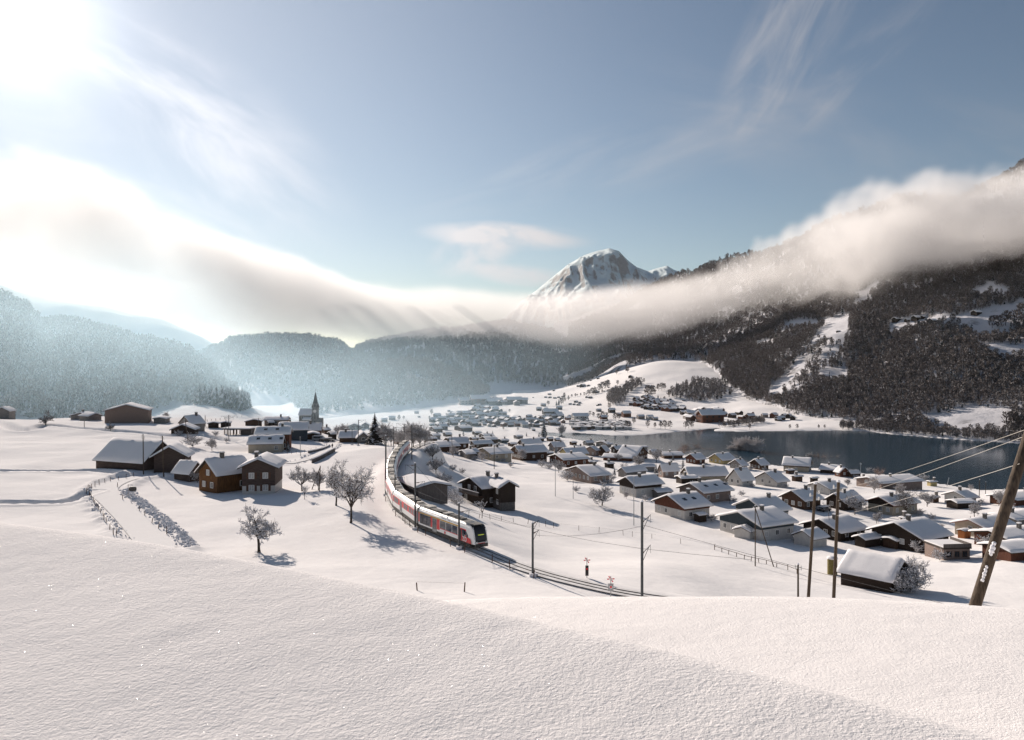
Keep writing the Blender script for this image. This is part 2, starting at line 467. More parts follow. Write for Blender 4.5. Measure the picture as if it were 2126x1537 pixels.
def G(u, d):
    """finished ground height (relative to the eye)"""
    u = np.asarray(u, dtype=np.float64); d = np.asarray(d, dtype=np.float64)
    u, d = np.broadcast_arrays(u, d); sh = u.shape
    x = ((u - CU) / F * d).ravel(); y = d.ravel()
    z = G0(u, d).ravel()
    near = sstep(y, 60, 110)
    z = z + near * (fbm(x / 42, y / 42, None, 3, 5) * np.clip(y / 110, 0.4, 2.4) * 0.8 + fbm(x / 11, y / 16, None, 2, 31) * 0.3)
    k = (y > 300) & (x > 0)
    if k.any():
        sd = sdist(x[k], y[k], LAKE)
        zz = z[k]
        zin = LAKE_Z - 0.25 - np.minimum(4, -sd * 0.12)
        zout = np.maximum(zz, LAKE_Z + 0.35 + np.minimum(sd * 0.05, 0.9)) * 1.0
        bl = sstep(sd, 0, 14)
        zout = (LAKE_Z + 0.5) * (1 - bl) + zout * bl
        z[k] = np.where(sd < 0, zin, zout)
    k = (y < 270) & (y > 75) & (x > -45) & (x < 45)
    if k.any():
        dt, zt = pdist(x[k], y[k], TRACK)
        w = 1 - sstep(dt, 2.6, 7.0)
        z[k] = z[k] * (1 - w) + (zt - 0.32) * w
    for line, hw in ROADS:
        k = (y < line[:, 1].max() + 15) & (y > line[:, 1].min() - 15) & (x > line[:, 0].min() - 15) & (x < line[:, 0].max() + 15)
        if k.any():
            dt, zt = pdist(x[k], y[k], line)
            w = 1 - sstep(dt, hw, hw + 2.2)
            z[k] = z[k] * (1 - w) + (zt - 0.12) * w
            if line is ROAD:
                t_ = (y[k] < line[:, 1].max() - 6)
                z[k] += t_ * (0.75 * np.exp(-((dt - 4.6) / 1.1) ** 2)) * (0.7 + 0.8 * fbm(x[k] / 1.6, y[k] / 1.6, None, 2, 141))
    for line, hw, dep in CUTS:
        k = (y < line[:, 1].max() + 12) & (y > line[:, 1].min() - 12) & (x < line[:, 0].max() + 12)
        if k.any():
            dt, zt = pdist(x[k], y[k], line)
            z[k] += -dep * np.exp(-(dt / hw) ** 4) + 0.35 * np.exp(-((dt - hw * 1.7) / (hw * 0.6)) ** 2)
    return z.reshape(sh)
def gz(x, y):
    return float(G(x / y * F + CU, y)) + CAMZ
def spot(u, v, dmin=60.0, dmax=1900.0):
    d = hit(u, v, dmin, dmax, G)
    if d is None: d = hit(u, v + 6, dmin, dmax, G0) or 900.0
    x = (u - CU) / F * d
    return Vector((x, d, gz(x, d)))

def build_ground():
    us = np.arange(-1300, 3500, 7.0)
    ds = np.exp(np.concatenate([np.linspace(math.log(18), math.log(85), 40)[:-1], np.linspace(math.log(85), math.log(450), 330)[:-1], np.linspace(math.log(450), math.log(1750), 190)]))
    U, D = np.meshgrid(us, ds)
    Z = G(U, D) + CAMZ
    V = np.stack([(U - CU) / F * D, D, Z], -1).reshape(-1, 3)
    r, c = U.shape
    i = np.arange(r * c).reshape(r, c)
    fcs = np.stack([i[:-1, :-1], i[:-1, 1:], i[1:, 1:], i[1:, :-1]], -1).reshape(-1, 4)
    o = link('snowy_ground', new_mesh('snowy_ground', V, fcs, [M['snow_field']], smooth=True))
    tag(o, 'snow covered meadows and village ground of the valley', None, None, 'structure')
build_ground()

# --- foreground snow: a near bank whose edge falls to the right, and a second bank beyond it
def build_foreground():
    c1 = np.array([((u - CU) / F * d, d, -(v - CV) / F * d) for u, v, d in [(-1800, 900, 19), (-900, 985, 14.6), (-300, 1043, 11.8), (0, 1079, 10.5), (170, 1100, 9.8), (340, 1124, 9.2), (480, 1147, 8.65), (600, 1173, 8.15), (740, 1203, 7.7), (870, 1229, 7.3), (1030, 1263, 6.8), (1200, 1300, 6.3), (1350, 1333, 5.9), (1500, 1367, 5.5), (1650, 1403, 5.15), (1800, 1440, 4.85), (1950, 1482, 4.55), (2126, 1530, 4.3), (2500, 1640, 3.75), (3400, 1900, 2.9)]])
    c2 = np.array([((u - CU) / F * d, d, -(v - CV) / F * d) for u, v, d in [(-400, 1300, 14.5), (400, 1262, 14.3), (700, 1240, 14.1), (905, 1229, 14), (1000, 1225, 14), (1150, 1222, 14), (1330, 1220.5, 13.8), (1500, 1220, 13.5), (1700, 1222, 13.2), (1900, 1229, 13), (2126, 1245, 12.5), (2500, 1280, 12), (3400, 1370, 11)]])
    xs = np.concatenate([np.linspace(-60, -14, 70)[:-1], np.linspace(-14, 14, 640), np.linspace(14, 60, 70)[1:]])
    ys = np.concatenate([np.linspace(-12, 2.6, 40)[:-1], np.linspace(2.6, 15.5, 460), np.linspace(15.5, 44, 60)[1:]])
    X, Y = np.meshgrid(xs, ys); x, y = X.ravel(), Y.ravel()
    def side(line, c):
        sm = catmull(line, 0.25); o_ = np.argsort(sm[:, 0]); sm = sm[o_]
        for k in range(3):
            w_ = np.ones(9) / 9; pad = np.pad(sm, ((4, 4), (0, 0)), mode='edge'); sm = np.stack([np.convolve(pad[:, j], w_, 'valid') for j in range(3)], -1)
        return (y - np.interp(x, sm[:, 0], sm[:, 1])) * c, np.interp(x, sm[:, 0], sm[:, 2])
    s1, z1 = side(c1, 0.84); s2, z2 = side(c2, 0.98)
    def soft(s, r): return 0.5 * (s + np.sqrt(s * s + r * r))       # smooth max(s,0)
    near_s = soft(-s1, 0.25)
    za = z1 - 0.085 * np.minimum(near_s, 4) - 0.030 * np.maximum(near_s - 4, 0) - 0.80 * soft(s1, 0.18) + 0.05
    zb = z2 + 0.085 * np.minimum(soft(-s2, 0.4), 9) - 0.62 * soft(s2, 0.7) + 0.05
    zb = zb - 0.02 * np.maximum(-x - 1, 0)
    k_ = 0.3
    h_ = np.clip(0.5 + 0.5 * (za - zb) / k_, 0, 1)
    z = zb * (1 - h_) + za * h_ + k_ * h_ * (1 - h_) * 0.6
    w1 = np.exp(-(s1 / 0.5) ** 2); w2 = np.exp(-(s2 / 0.6) ** 2)
    # wind-packed crust: little ripples and clumps, fading at far edges
    amp = np.clip(1.2 - np.abs(x) / 30, 0, 1)
    z = z + amp * (fbm(x / 2.6, y / 2.0, None, 2, 40) * 0.03 * (1 - 0.6 * w1)
                   + fbm(x * 2.6, y * 2.6, None, 2, 50) * 0.004 + fbm(x * 9.0, y * 9.0, None, 2, 60) * 0.002)
    V = np.stack([x, y, z + CAMZ], -1)
    r, c = X.shape; i = np.arange(r * c).reshape(r, c)
    fcs = np.stack([i[:-1, :-1], i[:-1, 1:], i[1:, 1:], i[1:, :-1]], -1).reshape(-1, 4)
    o = link('snow_slope', new_mesh('snow_slope', V, fcs, [M['snow_near']], smooth=True))
    tag(o, 'sparkling untouched snow slope in the foreground with a dipping edge', None, None, 'structure')
build_foreground()

# --- lake
def water_mat():
    m, n, l, out = mat('lake_water')
    b = n.new('ShaderNodeBsdfPrincipled')
    b.inputs['Base Color'].default_value = (0.010, 0.040, 0.068, 1)
    b.inputs['Roughness'].default_value = 0.12
    b.inputs['IOR'].default_value = 1.33; b.inputs['Specular IOR Level'].default_value = 0.5
    f1 = noise_node(n, l, 0.35, 4.0, 0.6, stretch=(1.0, 0.5, 1.0))
    f2 = noise_node(n, l, 0.012, 3.0, 0.5, stretch=(0.6, 1.6, 1.0))
    bp = n.new('ShaderNodeBump'); bp.inputs['Distance'].default_value = 0.22
    st = n.new('ShaderNodeMapRange'); st.inputs[1].default_value = 0.35; st.inputs[2].default_value = 0.65
    st.inputs[3].default_value = 0.05; st.inputs[4].default_value = 0.42
    l.new(f2, st.inputs[0]); l.new(st.outputs[0], bp.inputs['Strength'])
    l.new(f1, bp.inputs['Height']); l.new(bp.outputs[0], b.inputs['Normal'])
    l.new(b.outputs[0], out.inputs['Surface'])
    return m
def build_lake():
    # sheet a little larger than the shore outline, so that the banks cut it
    c = LAKE.mean(0)
    V = []
    n = len(LAKE)
    for i in range(n):
        p, a, b = LAKE[i], LAKE[i - 1], LAKE[(i + 1) % n]
        t = (b - a) / (np.linalg.norm(b - a) + 1e-9); nrm = np.array([t[1], -t[0]])
        V.append(p + nrm * -3.0)
    V = np.array(V); V = np.concatenate([V, np.zeros((n, 1)) + CAMZ + LAKE_Z + 0.05], 1)
    bm = bmesh.new()
    vs = [bm.verts.new(q) for q in V]
    es = [bm.edges.new((vs[i], vs[(i + 1) % n])) for i in range(n)]
    bmesh.ops.triangle_fill(bm, use_beauty=True, use_dissolve=False, edges=es)
    me = bpy.data.meshes.new('lake_water'); bm.to_mesh(me); bm.free()
    me.materials.append(water_mat())
    if me.polygons and sum(p.normal.z for p in me.polygons) < 0: me.flip_normals()
    tag(link('lake_water', me), 'calm dark blue mountain lake behind the village', None, None, 'structure')
build_lake()

# ------------------------------------------------------------------ hills and mountains
def hill_snow_mat(name, rock=(0.10, 0.09, 0.085), snow=(0.80, 0.79, 0.80), cover=0.5, scale=0.02, steep=0.6, floor=None):
    m, n, l, out = mat(name)
    b = n.new('ShaderNodeBsdfPrincipled'); b.inputs['Roughness'].default_value = 0.9; b.inputs['Specular IOR Level'].default_value = 0.1
    f = noise_node(n, l, scale, 9.0, 0.66)
    ge = n.new('ShaderNodeNewGeometry'); sx = n.new('ShaderNodeSeparateXYZ'); l.new(ge.outputs['Normal'], sx.inputs[0])
    a = n.new('ShaderNodeMath'); a.operation = 'MULTIPLY_ADD'; l.new(sx.outputs[2], a.inputs[0]); a.inputs[1].default_value = steep; l.new(f, a.inputs[2])
    r = n.new('ShaderNodeMapRange'); r.inputs[1].default_value = cover + steep * 0.6 - 0.08; r.inputs[2].default_value = cover + steep * 0.6 + 0.08
    l.new(a.outputs[0], r.inputs[0])
    mx = n.new('ShaderNodeMix'); mx.data_type = 'RGBA'
    l.new(r.outputs[0], mx.inputs['Factor'])
    f2 = noise_node(n, l, scale * 6, 5.0, 0.6)
    l.new(ramp(n, l, f2, rock, tuple(q * 1.7 for q in rock)), mx.inputs[6]); mx.inputs[7].default_value = (*snow, 1)
    l.new(mx.outputs[2], b.inputs['Base Color'])
    bp = n.new('ShaderNodeBump'); bp.inputs['Strength'].default_value = 0.7; bp.inputs['Distance'].default_value = 0.12 / scale
    l.new(f, bp.inputs['Height']); l.new(bp.outputs[0], b.inputs['Normal'])
    l.new(b.outputs[0], out.inputs['Surface'])
    return m
M['hill'] = hill_snow_mat('wooded_hill_ground', (0.05, 0.045, 0.042), (0.62, 0.62, 0.65), 0.52, 0.03)
M['cliff'] = hill_snow_mat('mountainside_ground', (0.040, 0.036, 0.035), (0.60, 0.59, 0.61), 0.66, 0.035, 1.0)
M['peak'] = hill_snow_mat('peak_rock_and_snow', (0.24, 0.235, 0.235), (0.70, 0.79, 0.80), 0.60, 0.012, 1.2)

class Hill:
    """a ridge with a crest line (u, v, depth); its front runs down to a foot at (depth, height)"""
    def __init__(s, crest, foot, seed, rough=0.06, power=0.85, back=0.7, rscale=160.0):
        s.c = np.array(crest, dtype=float); s.f = np.array(foot, dtype=float); s.seed = seed; s.rough = rough; s.power = power; s.back = back; s.rs = rscale
    def height(s, u, d):
        u = np.asarray(u, float); d = np.asarray(d, float)
        v = np.interp(u, s.c[:, 0], s.c[:, 1]); dc = np.interp(u, s.c[:, 0], s.c[:, 2])
        df = np.interp(u, s.f[:, 0], s.f[:, 1]); zf = np.interp(u, s.f[:, 0], s.f[:, 2])
        zc = -(v - CV) / F * dc
        t = (d - df) / np.maximum(dc - df, 1)
        tt = np.clip(t, 0, 1)
        prof = np.sin(tt ** s.power * math.pi / 2) * 0.55 + tt * 0.45
        z = zf + (zc - zf) * prof
        z = np.where(t < 0, zf + t * (dc - df) * 0.25, z)
        z = np.where(t > 1, zc - (d - dc) * s.back, z)
        x = (u - CU) / F * d
        nz = fbm(x / s.rs, d / s.rs, None, 5, s.seed)
        z = z + nz * s.rough * np.abs(zc - zf) * np.clip(np.minimum(t * 2.5, 1.0 - np.clip(t - 0.75, 0, 0.25) * 2.4), 0.0, 1)
        return z
    def build(s, name, label, u0, u1, d0, d1, nu, nd, m):
        us = np.linspace(u0, u1, nu); ds = np.exp(np.linspace(math.log(d0), math.log(d1), nd))
        U, D = np.meshgrid(us, ds)
        Z = s.height(U, D) + CAMZ
        V = np.stack([(U - CU) / F * D, D, Z], -1).reshape(-1, 3)
        i = np.arange(nu * nd).reshape(nd, nu)
        fcs = np.stack([i[:-1, :-1], i[:-1, 1:], i[1:, 1:], i[1:, :-1]], -1).reshape(-1, 4)
        o = link(name, new_mesh(name, V, fcs, [m], smooth=True))
        tag(o, label, None, None, 'structure')
        return o

H1 = Hill([(-1300, 423, 1150), (-400, 533, 1150), (0, 618, 1150), (60, 645, 1140), (85, 673, 1130), (150, 673, 1120), (200, 683, 1100), (260, 703, 1080), (330, 719, 1050), (400, 738, 1010), (440, 773, 960), (480, 812, 900), (520, 850, 840), (600, 920, 780)],
          [(-1300, 620, -52), (0, 620, -52), (300, 640, -50), (420, 700, -46), (520, 760, -58), (600, 760, -75)], 3, 0.10, 0.9)
H2 = Hill([(300, 800, 1900), (380, 760, 1950), (430, 728, 2000), (480, 706, 2000), (560, 698, 2000), (640, 701, 2000), (705, 711, 1980), (735, 735, 1960), (765, 748, 1940), (820, 765, 1900), (900, 800, 1850)],
          [(300, 1050, -60), (500, 1000, -60), (700, 1100, -60), (900, 1300, -65)], 13, 0.07, 0.8)
H3 = Hill([(560, 830, 1250), (620, 812, 1320), (680, 796, 1380), (740, 774, 1430), (800, 757, 1470), (850, 750, 1500), (900, 757, 1540), (950, 775, 1580), (1000, 800, 1600), (1040, 826, 1620), (1120, 870, 1640)],
          [(560, 800, -60), (700, 815, -59.5), (850, 950, -59.3), (960, 1080, -59), (1100, 1300, -60)], 23, 0.08, 0.8)
H4 = Hill([(600, 800, 2400), (700, 745, 2500), (760, 715, 2600), (900, 690, 2700), (1050, 670, 2700), (1150, 690, 2750), (1230, 700, 2700), (1330, 660, 2500), (1500, 600, 2400)],
          [(600, 1500, -60), (850, 1500, -60), (1100, 1500, -62), (1250, 1600, -60), (1500, 1650, -40)], 33, 0.10, 0.9)
H1.build('wooded_hill', 'frosty wooded hill at the left edge under low cloud', -1300, 620, 520, 1500, 220, 150, M['hill'])
H2.build('wooded_hill', 'rounded wooded hill behind the church', 290, 910, 1000, 2300, 130, 100, M['hill'])
H3.build('wooded_hill', 'lower wooded spur in front of the rounded hill at the valley floor', 550, 1130, 760, 1800, 130, 100, M['hill'])
H4.build('wooded_hill', 'dark forested hillside closing the valley beneath the cloud', 590, 1510, 1350, 3000, 150, 110, M['hill'])
H5 = Hill([(-1300, 500, 3400), (-300, 560, 3400), (0, 592, 3400), (60, 612, 3400), (150, 628, 3300), (260, 650, 3200), (330, 660, 3100), (420, 700, 3000), (520, 760, 2900)], [(-1300, 2000, -60), (520, 2000, -60)], 43, 0.12, 1.0)
H5.build('hill', 'faint hazy slope behind the wooded hill on the left', -1300, 520, 1900, 4200, 110, 80, M['peak'])

# right-hand mountainside: heights interpolated through sight lines
_MC = {1230: [(790, 1300), (770, 1500), (745, 1800), (705, 2200), (640, 2700)],
 1320: [(800, 1150), (770, 1330), (745, 1480), (715, 1750), (640, 2250), (610, 2600)],
 1400: [(830, 1080), (795, 1170), (757, 1300), (738, 1450), (700, 1750), (600, 2200), (575, 2400)],
 1500: [(838, 960), (800, 1060), (740, 1250), (700, 1420), (610, 1750), (545, 2050)],
 1600: [(858, 835), (800, 950), (740, 1090), (680, 1280), (580, 1600), (520, 1850)],
 1700: [(884, 735), (850, 775), (800, 855), (740, 970), (680, 1110), (560, 1400), (478, 1720)],
 1800: [(893, 685), (860, 720), (800, 810), (740, 915), (680, 1020), (620, 1150), (530, 1380), (440, 1680)],
 1880: [(899, 650), (860, 685), (800, 775), (740, 865), (680, 955), (608, 1090), (510, 1350), (412, 1640)],
 2000: [(908, 612), (870, 642), (800, 735), (740, 815), (680, 895), (640, 950), (578, 1060), (490, 1330), (418, 1600)],
 2126: [(917, 580), (880, 605), (800, 695), (740, 775), (680, 855), (630, 930), (556, 1050), (470, 1300), (338, 1650)],
 2350: [(928, 555), (880, 580), (800, 660), (740, 735), (680, 815), (620, 890), (500, 1040), (400, 1280), (230, 1650)],
 2900: [(950, 520), (880, 560), (800, 640), (740, 700), (680, 780), (600, 880), (450, 1040), (300, 1280), (100, 1650)]}
_mp = np.array([(u, d, -(v - CV) / F * d) for u, r in _MC.items() for v, d in r])
def _st2(u, d): return np.stack([np.asarray(u, float) / 150.0, np.log(np.asarray(d, float)) * 6.0], -1)
_X2 = _st2(_mp[:, 0], _mp[:, 1]); _n2 = len(_X2)
_A2 = np.zeros((_n2 + 3, _n2 + 3))
_A2[:_n2, :_n2] = _ker(((_X2[:, None] - _X2[None]) ** 2).sum(-1)) + np.eye(_n2) * 0.01
_A2[:_n2, _n2] = 1; _A2[:_n2, _n2 + 1:] = _X2; _A2[_n2, :_n2] = 1; _A2[_n2 + 1:, :_n2] = _X2.T
_W2 = np.linalg.solve(_A2, np.concatenate([_mp[:, 2], np.zeros(3)]))
_topd = {u: r[-1][1] for u, r in _MC.items()}
def MT(u, d):
    u = np.asarray(u, float); d = np.asarray(d, float)
    u, d = np.broadcast_arrays(u, d); sh = u.shape; u = u.ravel(); d = d.ravel()
    dc = np.interp(u, list(_topd.keys()), list(_topd.values()))
    X = _st2(u, np.minimum(d, dc)); out = np.empty(len(X))
    for a in range(0, len(X), 20000):
        q = X[a:a + 20000]
        out[a:a + 20000] = _ker(((q[:, None] - _X2[None]) ** 2).sum(-1)) @ _W2[:_n2] + _W2[_n2] + q @ _W2[_n2 + 1:]
    out = out - np.maximum(d - dc, 0) * 0.8
    x = (u - CU) / F * d
    amp = np.clip((out + 60) / 60, 0, 1)
    rid = fbm(x / 130, d / 130, None, 4, 71)
    out = out + amp * (rid * 16 + np.abs(fbm(x / 60, d / 200, None, 3, 77)) * 14 - 4)
    out = out - 16 * (1 - sstep(u, 1225, 1330)) * (d < 1600)
    return out.reshape(sh)
def build_mountainside():
    us = np.linspace(1150, 2900, 320); ds = np.exp(np.linspace(math.log(520), math.log(3000), 260))
    U, D = np.meshgrid(us, ds); Z = MT(U, D) + CAMZ
    g = G(U, np.minimum(D, 1740)) + CAMZ
    Z = np.where(Z < g + 0.2, g - 3.0 - np.clip((g - Z) * 0.2, 0, 4), Z)
    V = np.stack([(U - CU) / F * D, D, Z], -1).reshape(-1, 3)
    r, c = U.shape; i = np.arange(r * c).reshape(r, c)
    fcs = np.stack([i[:-1, :-1], i[:-1, 1:], i[1:, 1:], i[1:, :-1]], -1).reshape(-1, 4)
    o = link('mountainside', new_mesh('mountainside', V, fcs, [M['cliff']], smooth=True))
    tag(o, 'steep dark forested mountainside rising from the lake into cloud', None, None, 'structure')
build_mountainside()

# snow peak beyond the cloud
class Peak(Hill):
    def height(s, u, d):
        z = Hill.height(s, u, d)
        x = (np.asarray(u, float) - CU) / F * np.asarray(d, float)
        k = sstep(z, 60, 300) * (1 - 0.75 * sstep(z, 640, 820))
        w = x + 160 * vnoise(x / 600, d / 600, None, 201)
        rid = np.abs(vnoise(w / 190, d / 520, None, 202)) + 0.5 * np.abs(vnoise(w / 80, d / 210, None, 203)) + 0.25 * np.abs(vnoise(w / 34, d / 90, None, 204))
        dc = np.interp(u, s.c[:, 0], s.c[:, 2]); k = k * (1 - sstep(d / dc, 0.93, 1.0))
        return z + k * (0.30 - rid) * 170
HP = Peak([(980, 700, 5800), (1050, 655, 5800), (1080, 628, 5850), (1110, 606, 5900), (1150, 573, 5950), (1180, 549, 6000), (1212, 531, 6000), (1240, 521, 6000), (1265, 515, 6000), (1285, 521, 6000), (1300, 536, 6000), (1320, 552, 6050), (1345, 560, 6200), (1365, 555, 6300), (1385, 551, 6300), (1400, 560, 6300), (1430, 568, 6300), (1480, 566, 6300), (1560, 590, 6300)],
          [(980, 4300, -60), (1265, 4100, -60), (1560, 4300, -60)], 53, 0.07, 1.1, 0.9, 520.0)
HP.build('mountain_peak', 'snow covered rocky summit rising above the cloud', 970, 1570, 4000, 6900, 260, 220, M['peak'])
# ------------------------------------------------------------------ far forests (each wood one mass)
M['needles'] = simple('snowy_needles', (0.016, 0.022, 0.018), (0.05, 0.055, 0.05), 6.0, 0.9)
M['needles_white'] = simple('snow_laden_needles', (0.45, 0.46, 0.49), (0.72, 0.72, 0.75), 4.0, 0.9)
M['twigs'] = simple('bare_twigs', (0.095, 0.079, 0.073), (0.19, 0.163, 0.152), 5.0, 0.9)
M['twigs_frost'] = simple('frosted_twigs', (0.24, 0.225, 0.225), (0.46, 0.445, 0.45), 5.0, 0.9)
M['twigs_rust'] = simple('rusty_larch_twigs', (0.16, 0.085, 0.05), (0.34, 0.24, 0.19), 5.0, 0.9)
M['bark'] = simple('dark_bark', (0.030, 0.024, 0.021), (0.07, 0.058, 0.05), 8.0, 0.95, bump=0.4)

def far_spruce(seed, frost):
    r = random.Random(seed); mb = MB()
    mb.tube((0, 0, 0), (0, 0, 0.3), 0.02, 0.016, 4, 2, caps=False)
    tiers = 7
    for t in range(tiers):
        f = t / (tiers - 1)
        z0 = 0.10 + 0.80 * f; rr = 0.185 * (1 - f) ** 0.85 + 0.018; hh = 0.15 + 0.06 * (1 - f)
        n = 9; ph = r.random() * 6.28
        ring = []
        for k in range(n):
            a = ph + 2 * math.pi * k / n
            q = rr * r.uniform(0.62, 1.18)
            ring.append((q * math.cos(a), q * math.sin(a), z0 - r.uniform(0.0, 0.05)))
        vs = ring + [(r.uniform(-.01, .01), r.uniform(-.01, .01), z0 + hh)]
        for k in range(n):
            mb.add([vs[k], vs[(k + 1) % n], vs[n]], [(0, 1, 2)], 1 if r.random() < frost else 0)
    return mb

def far_broadleaf(seed, frost, nb=95):
    r = random.Random(seed); mb = MB()
    mb.tube((0, 0, 0), (r.uniform(-.02, .02), r.uniform(-.02, .02), 0.5), 0.022, 0.012, 4, 2, caps=False)
    wd = r.uniform(0.26, 0.36)
    for k in range(nb):
        z = 0.25 + 0.75 * r.random() ** 0.8
        rr = wd * math.sqrt(max(0.02, 1 - ((z - 0.58) / 0.46) ** 2)) * math.sqrt(r.random())
        a = r.random() * 6.28
        base = Vector((rr * 0.75 * math.cos(a), rr * 0.75 * math.sin(a), z - 0.05))
        out = Vector((math.cos(a) * rr * 0.9 + r.uniform(-.15, .15), math.sin(a) * rr * 0.9 + r.uniform(-.15, .15), 0.20 + 0.2 * r.random())).normalized()
        L = r.uniform(0.09, 0.19); sd = out.cross(Vector((r.uniform(-1, 1), r.uniform(-1, 1), r.uniform(-1, 1)))).normalized() * L * r.uniform(0.12, 0.3)
        mb.add([base - sd * 0.4, base + sd * 0.4, base + out * L + sd, base + out * L * 1.1 - sd], [(0, 1, 2), (0, 2, 3)], 1 if r.random() < frost else 0)
    return mb

def proto_collection(name, items):
    c = bpy.data.collections.new(name)
    for k, (mb, mats) in enumerate(items):
        o = bpy.data.objects.new('%s_tree_%02d' % (name, k), mb.mesh('%s_%02d' % (name, k), mats))
        c.objects.link(o)
    return c
_sp = [M['needles'], M['needles_white'], M['bark']]; _bl = [M['twigs'], M['twigs_frost'], M['bark']]
PROTO_FROST = proto_collection('frosted_wood', [(far_spruce(k, 0.30), _sp) for k in range(4)] + [(far_broadleaf(20 + k, 0.38), _bl) for k in range(3)])
PROTO_DARK = proto_collection('dark_wood', [(far_spruce(40 + k, 0.14), _sp) for k in range(2)] + [(far_broadleaf(60 + k, 0.10 + 0.04 * k, 120), _bl) for k in range(5)])

def scatter(name, pts, heights, idx, coll, label, seed=1):
    rs = np.random.RandomState(seed); n = len(pts)
    me = bpy.data.meshes.new(name)
    me.vertices.add(n); me.vertices.foreach_set('co', np.asarray(pts, dtype=np.float32).ravel())
    a = me.attributes.new('rot', 'FLOAT_VECTOR', 'POINT')
    rot = np.stack([rs.normal(0, 0.03, n), rs.normal(0, 0.03, n), rs.rand(n) * 6.28], -1).astype(np.float32); a.data.foreach_set('vector', rot.ravel())
    a = me.attributes.new('scl', 'FLOAT_VECTOR', 'POINT')
    w = rs.uniform(0.85, 1.25, n)
    a.data.foreach_set('vector', np.stack([heights * w, heights * w, heights], -1).astype(np.float32).ravel())
    a = me.attributes.new('idx', 'INT', 'POINT'); a.data.foreach_set('value', np.asarray(idx, dtype=np.int32))
    o = link(name, me)
    ng = bpy.data.node_groups.new(name + '_scatter', 'GeometryNodeTree')
    ng.interface.new_socket('Geometry', in_out='INPUT', socket_type='NodeSocketGeometry')
    ng.interface.new_socket('Geometry', in_out='OUTPUT', socket_type='NodeSocketGeometry')
    N, L = ng.nodes, ng.links
    gi, go = N.new('NodeGroupInput'), N.new('NodeGroupOutput')
    ci = N.new('GeometryNodeCollectionInfo'); ci.inputs['Collection'].default_value = coll
    ci.inputs['Separate Children'].default_value = True; ci.inputs['Reset Children'].default_value = True
    ip = N.new('GeometryNodeInstanceOnPoints'); ip.inputs['Pick Instance'].default_value = True
    def na(nm, t):
        q = N.new('GeometryNodeInputNamedAttribute'); q.data_type = t; q.inputs['Name'].default_value = nm
        return q.outputs['Attribute']
    L.new(gi.outputs[0], ip.inputs['Points']); L.new(ci.outputs[0], ip.inputs['Instance'])
    L.new(na('idx', 'INT'), ip.inputs['Instance Index'])
    L.new(na('rot', 'FLOAT_VECTOR'), ip.inputs['Rotation']); L.new(na('scl', 'FLOAT_VECTOR'), ip.inputs['Scale'])
    L.new(ip.outputs[0], go.inputs[0])
    md = o.modifiers.new('scatter', 'NODES'); md.node_group = ng
    tag(o, label, None, None, 'stuff')
    return o

def poly_in(u, v, poly):
    poly = np.asarray(poly, float); ins = np.zeros(u.shape, bool); n = len(poly)
    for i in range(n):
        ax, ay = poly[i]; bx, by = poly[(i + 1) % n]
        c = (ay > v) != (by > v)
        ins ^= c & (u < (bx - ax) * (v - ay) / (by - ay + 1e-12) + ax)
    return ins
# open meadows and clearings, outlined by their corners as sighted
CLEAR = [
 [(1230, 830), (1236, 786), (1262, 773), (1303, 764), (1364, 750), (1362, 757), (1340, 775), (1312, 788), (1290, 805), (1262, 822), (1255, 842), (1300, 846), (1310, 842), (1300, 812), (1330, 795), (1345, 790), (1352, 778), (1400, 780), (1446, 778), (1447, 784), (1415, 795), (1390, 806), (1376, 825), (1380, 825), (1430, 826), (1440, 836), (1480, 832), (1512, 820), (1508, 828), (1512, 846), (1535, 850), (1560, 845), (1590, 846), (1610, 856), (1700, 876), (1640, 893), (1480, 893), (1230, 893)],
 [(1690, 694), (1705, 683), (1720, 664), (1740, 655), (1764, 655), (1762, 680), (1750, 700), (1730, 708), (1700, 706)],
 [(1700, 780), (1715, 768), (1738, 764), (1761, 758), (1760, 775), (1745, 785), (1720, 782)],
 [(1838, 678), (1875, 663), (1935, 657), (1990, 655), (2060, 640), (2126, 624), (2300, 590), (2300, 640), (2126, 652), (2075, 684), (2030, 692), (1998, 676), (1960, 668), (1900, 672), (1850, 684)],
 [(1890, 605), (1905, 592), (1925, 584), (1924, 592), (1908, 602)],
 [(1937, 893), (1950, 874), (1972, 856), (2000, 847), (2050, 846), (2098, 850), (2095, 870), (2085, 888), (2040, 896), (1990, 893)],
 [(1590, 815), (1640, 768), (1655, 748), (1690, 734), (1680, 750), (1662, 775), (1640, 790), (1615, 815), (1600, 826)],
]
def project(p):
    return CU + p[:, 0] / p[:, 1] * F, CV - (p[:, 2] - CAMZ) / p[:, 1] * F

def forest_points(zfun, u0, u1, d0, d1, spacing, seed, cond=None):
    """jittered points over ground in plan, kept where the condition holds"""
    rs = np.random.RandomState(seed)
    x0, x1 = min((u0 - CU) / F * d1, (u0 - CU) / F * d0), max((u1 - CU) / F * d1, (u1 - CU) / F * d0)
    gx, gy = np.meshgrid(np.arange(x0, x1, spacing), np.arange(d0, d1, spacing))
    x = gx.ravel() + rs.uniform(-.5, .5, gx.size) * spacing; y = gy.ravel() + rs.uniform(-.5, .5, gx.size) * spacing
    u = x / y * F + CU
    k = (u > u0) & (u < u1) & (y > 10); x, y, u = x[k], y[k], u[k]
    z = zfun(u, y)
    p = np.stack([x, y, z + CAMZ], -1)
    if cond is not None:
        k = cond(u, y, z, p); p = p[k]
    return p

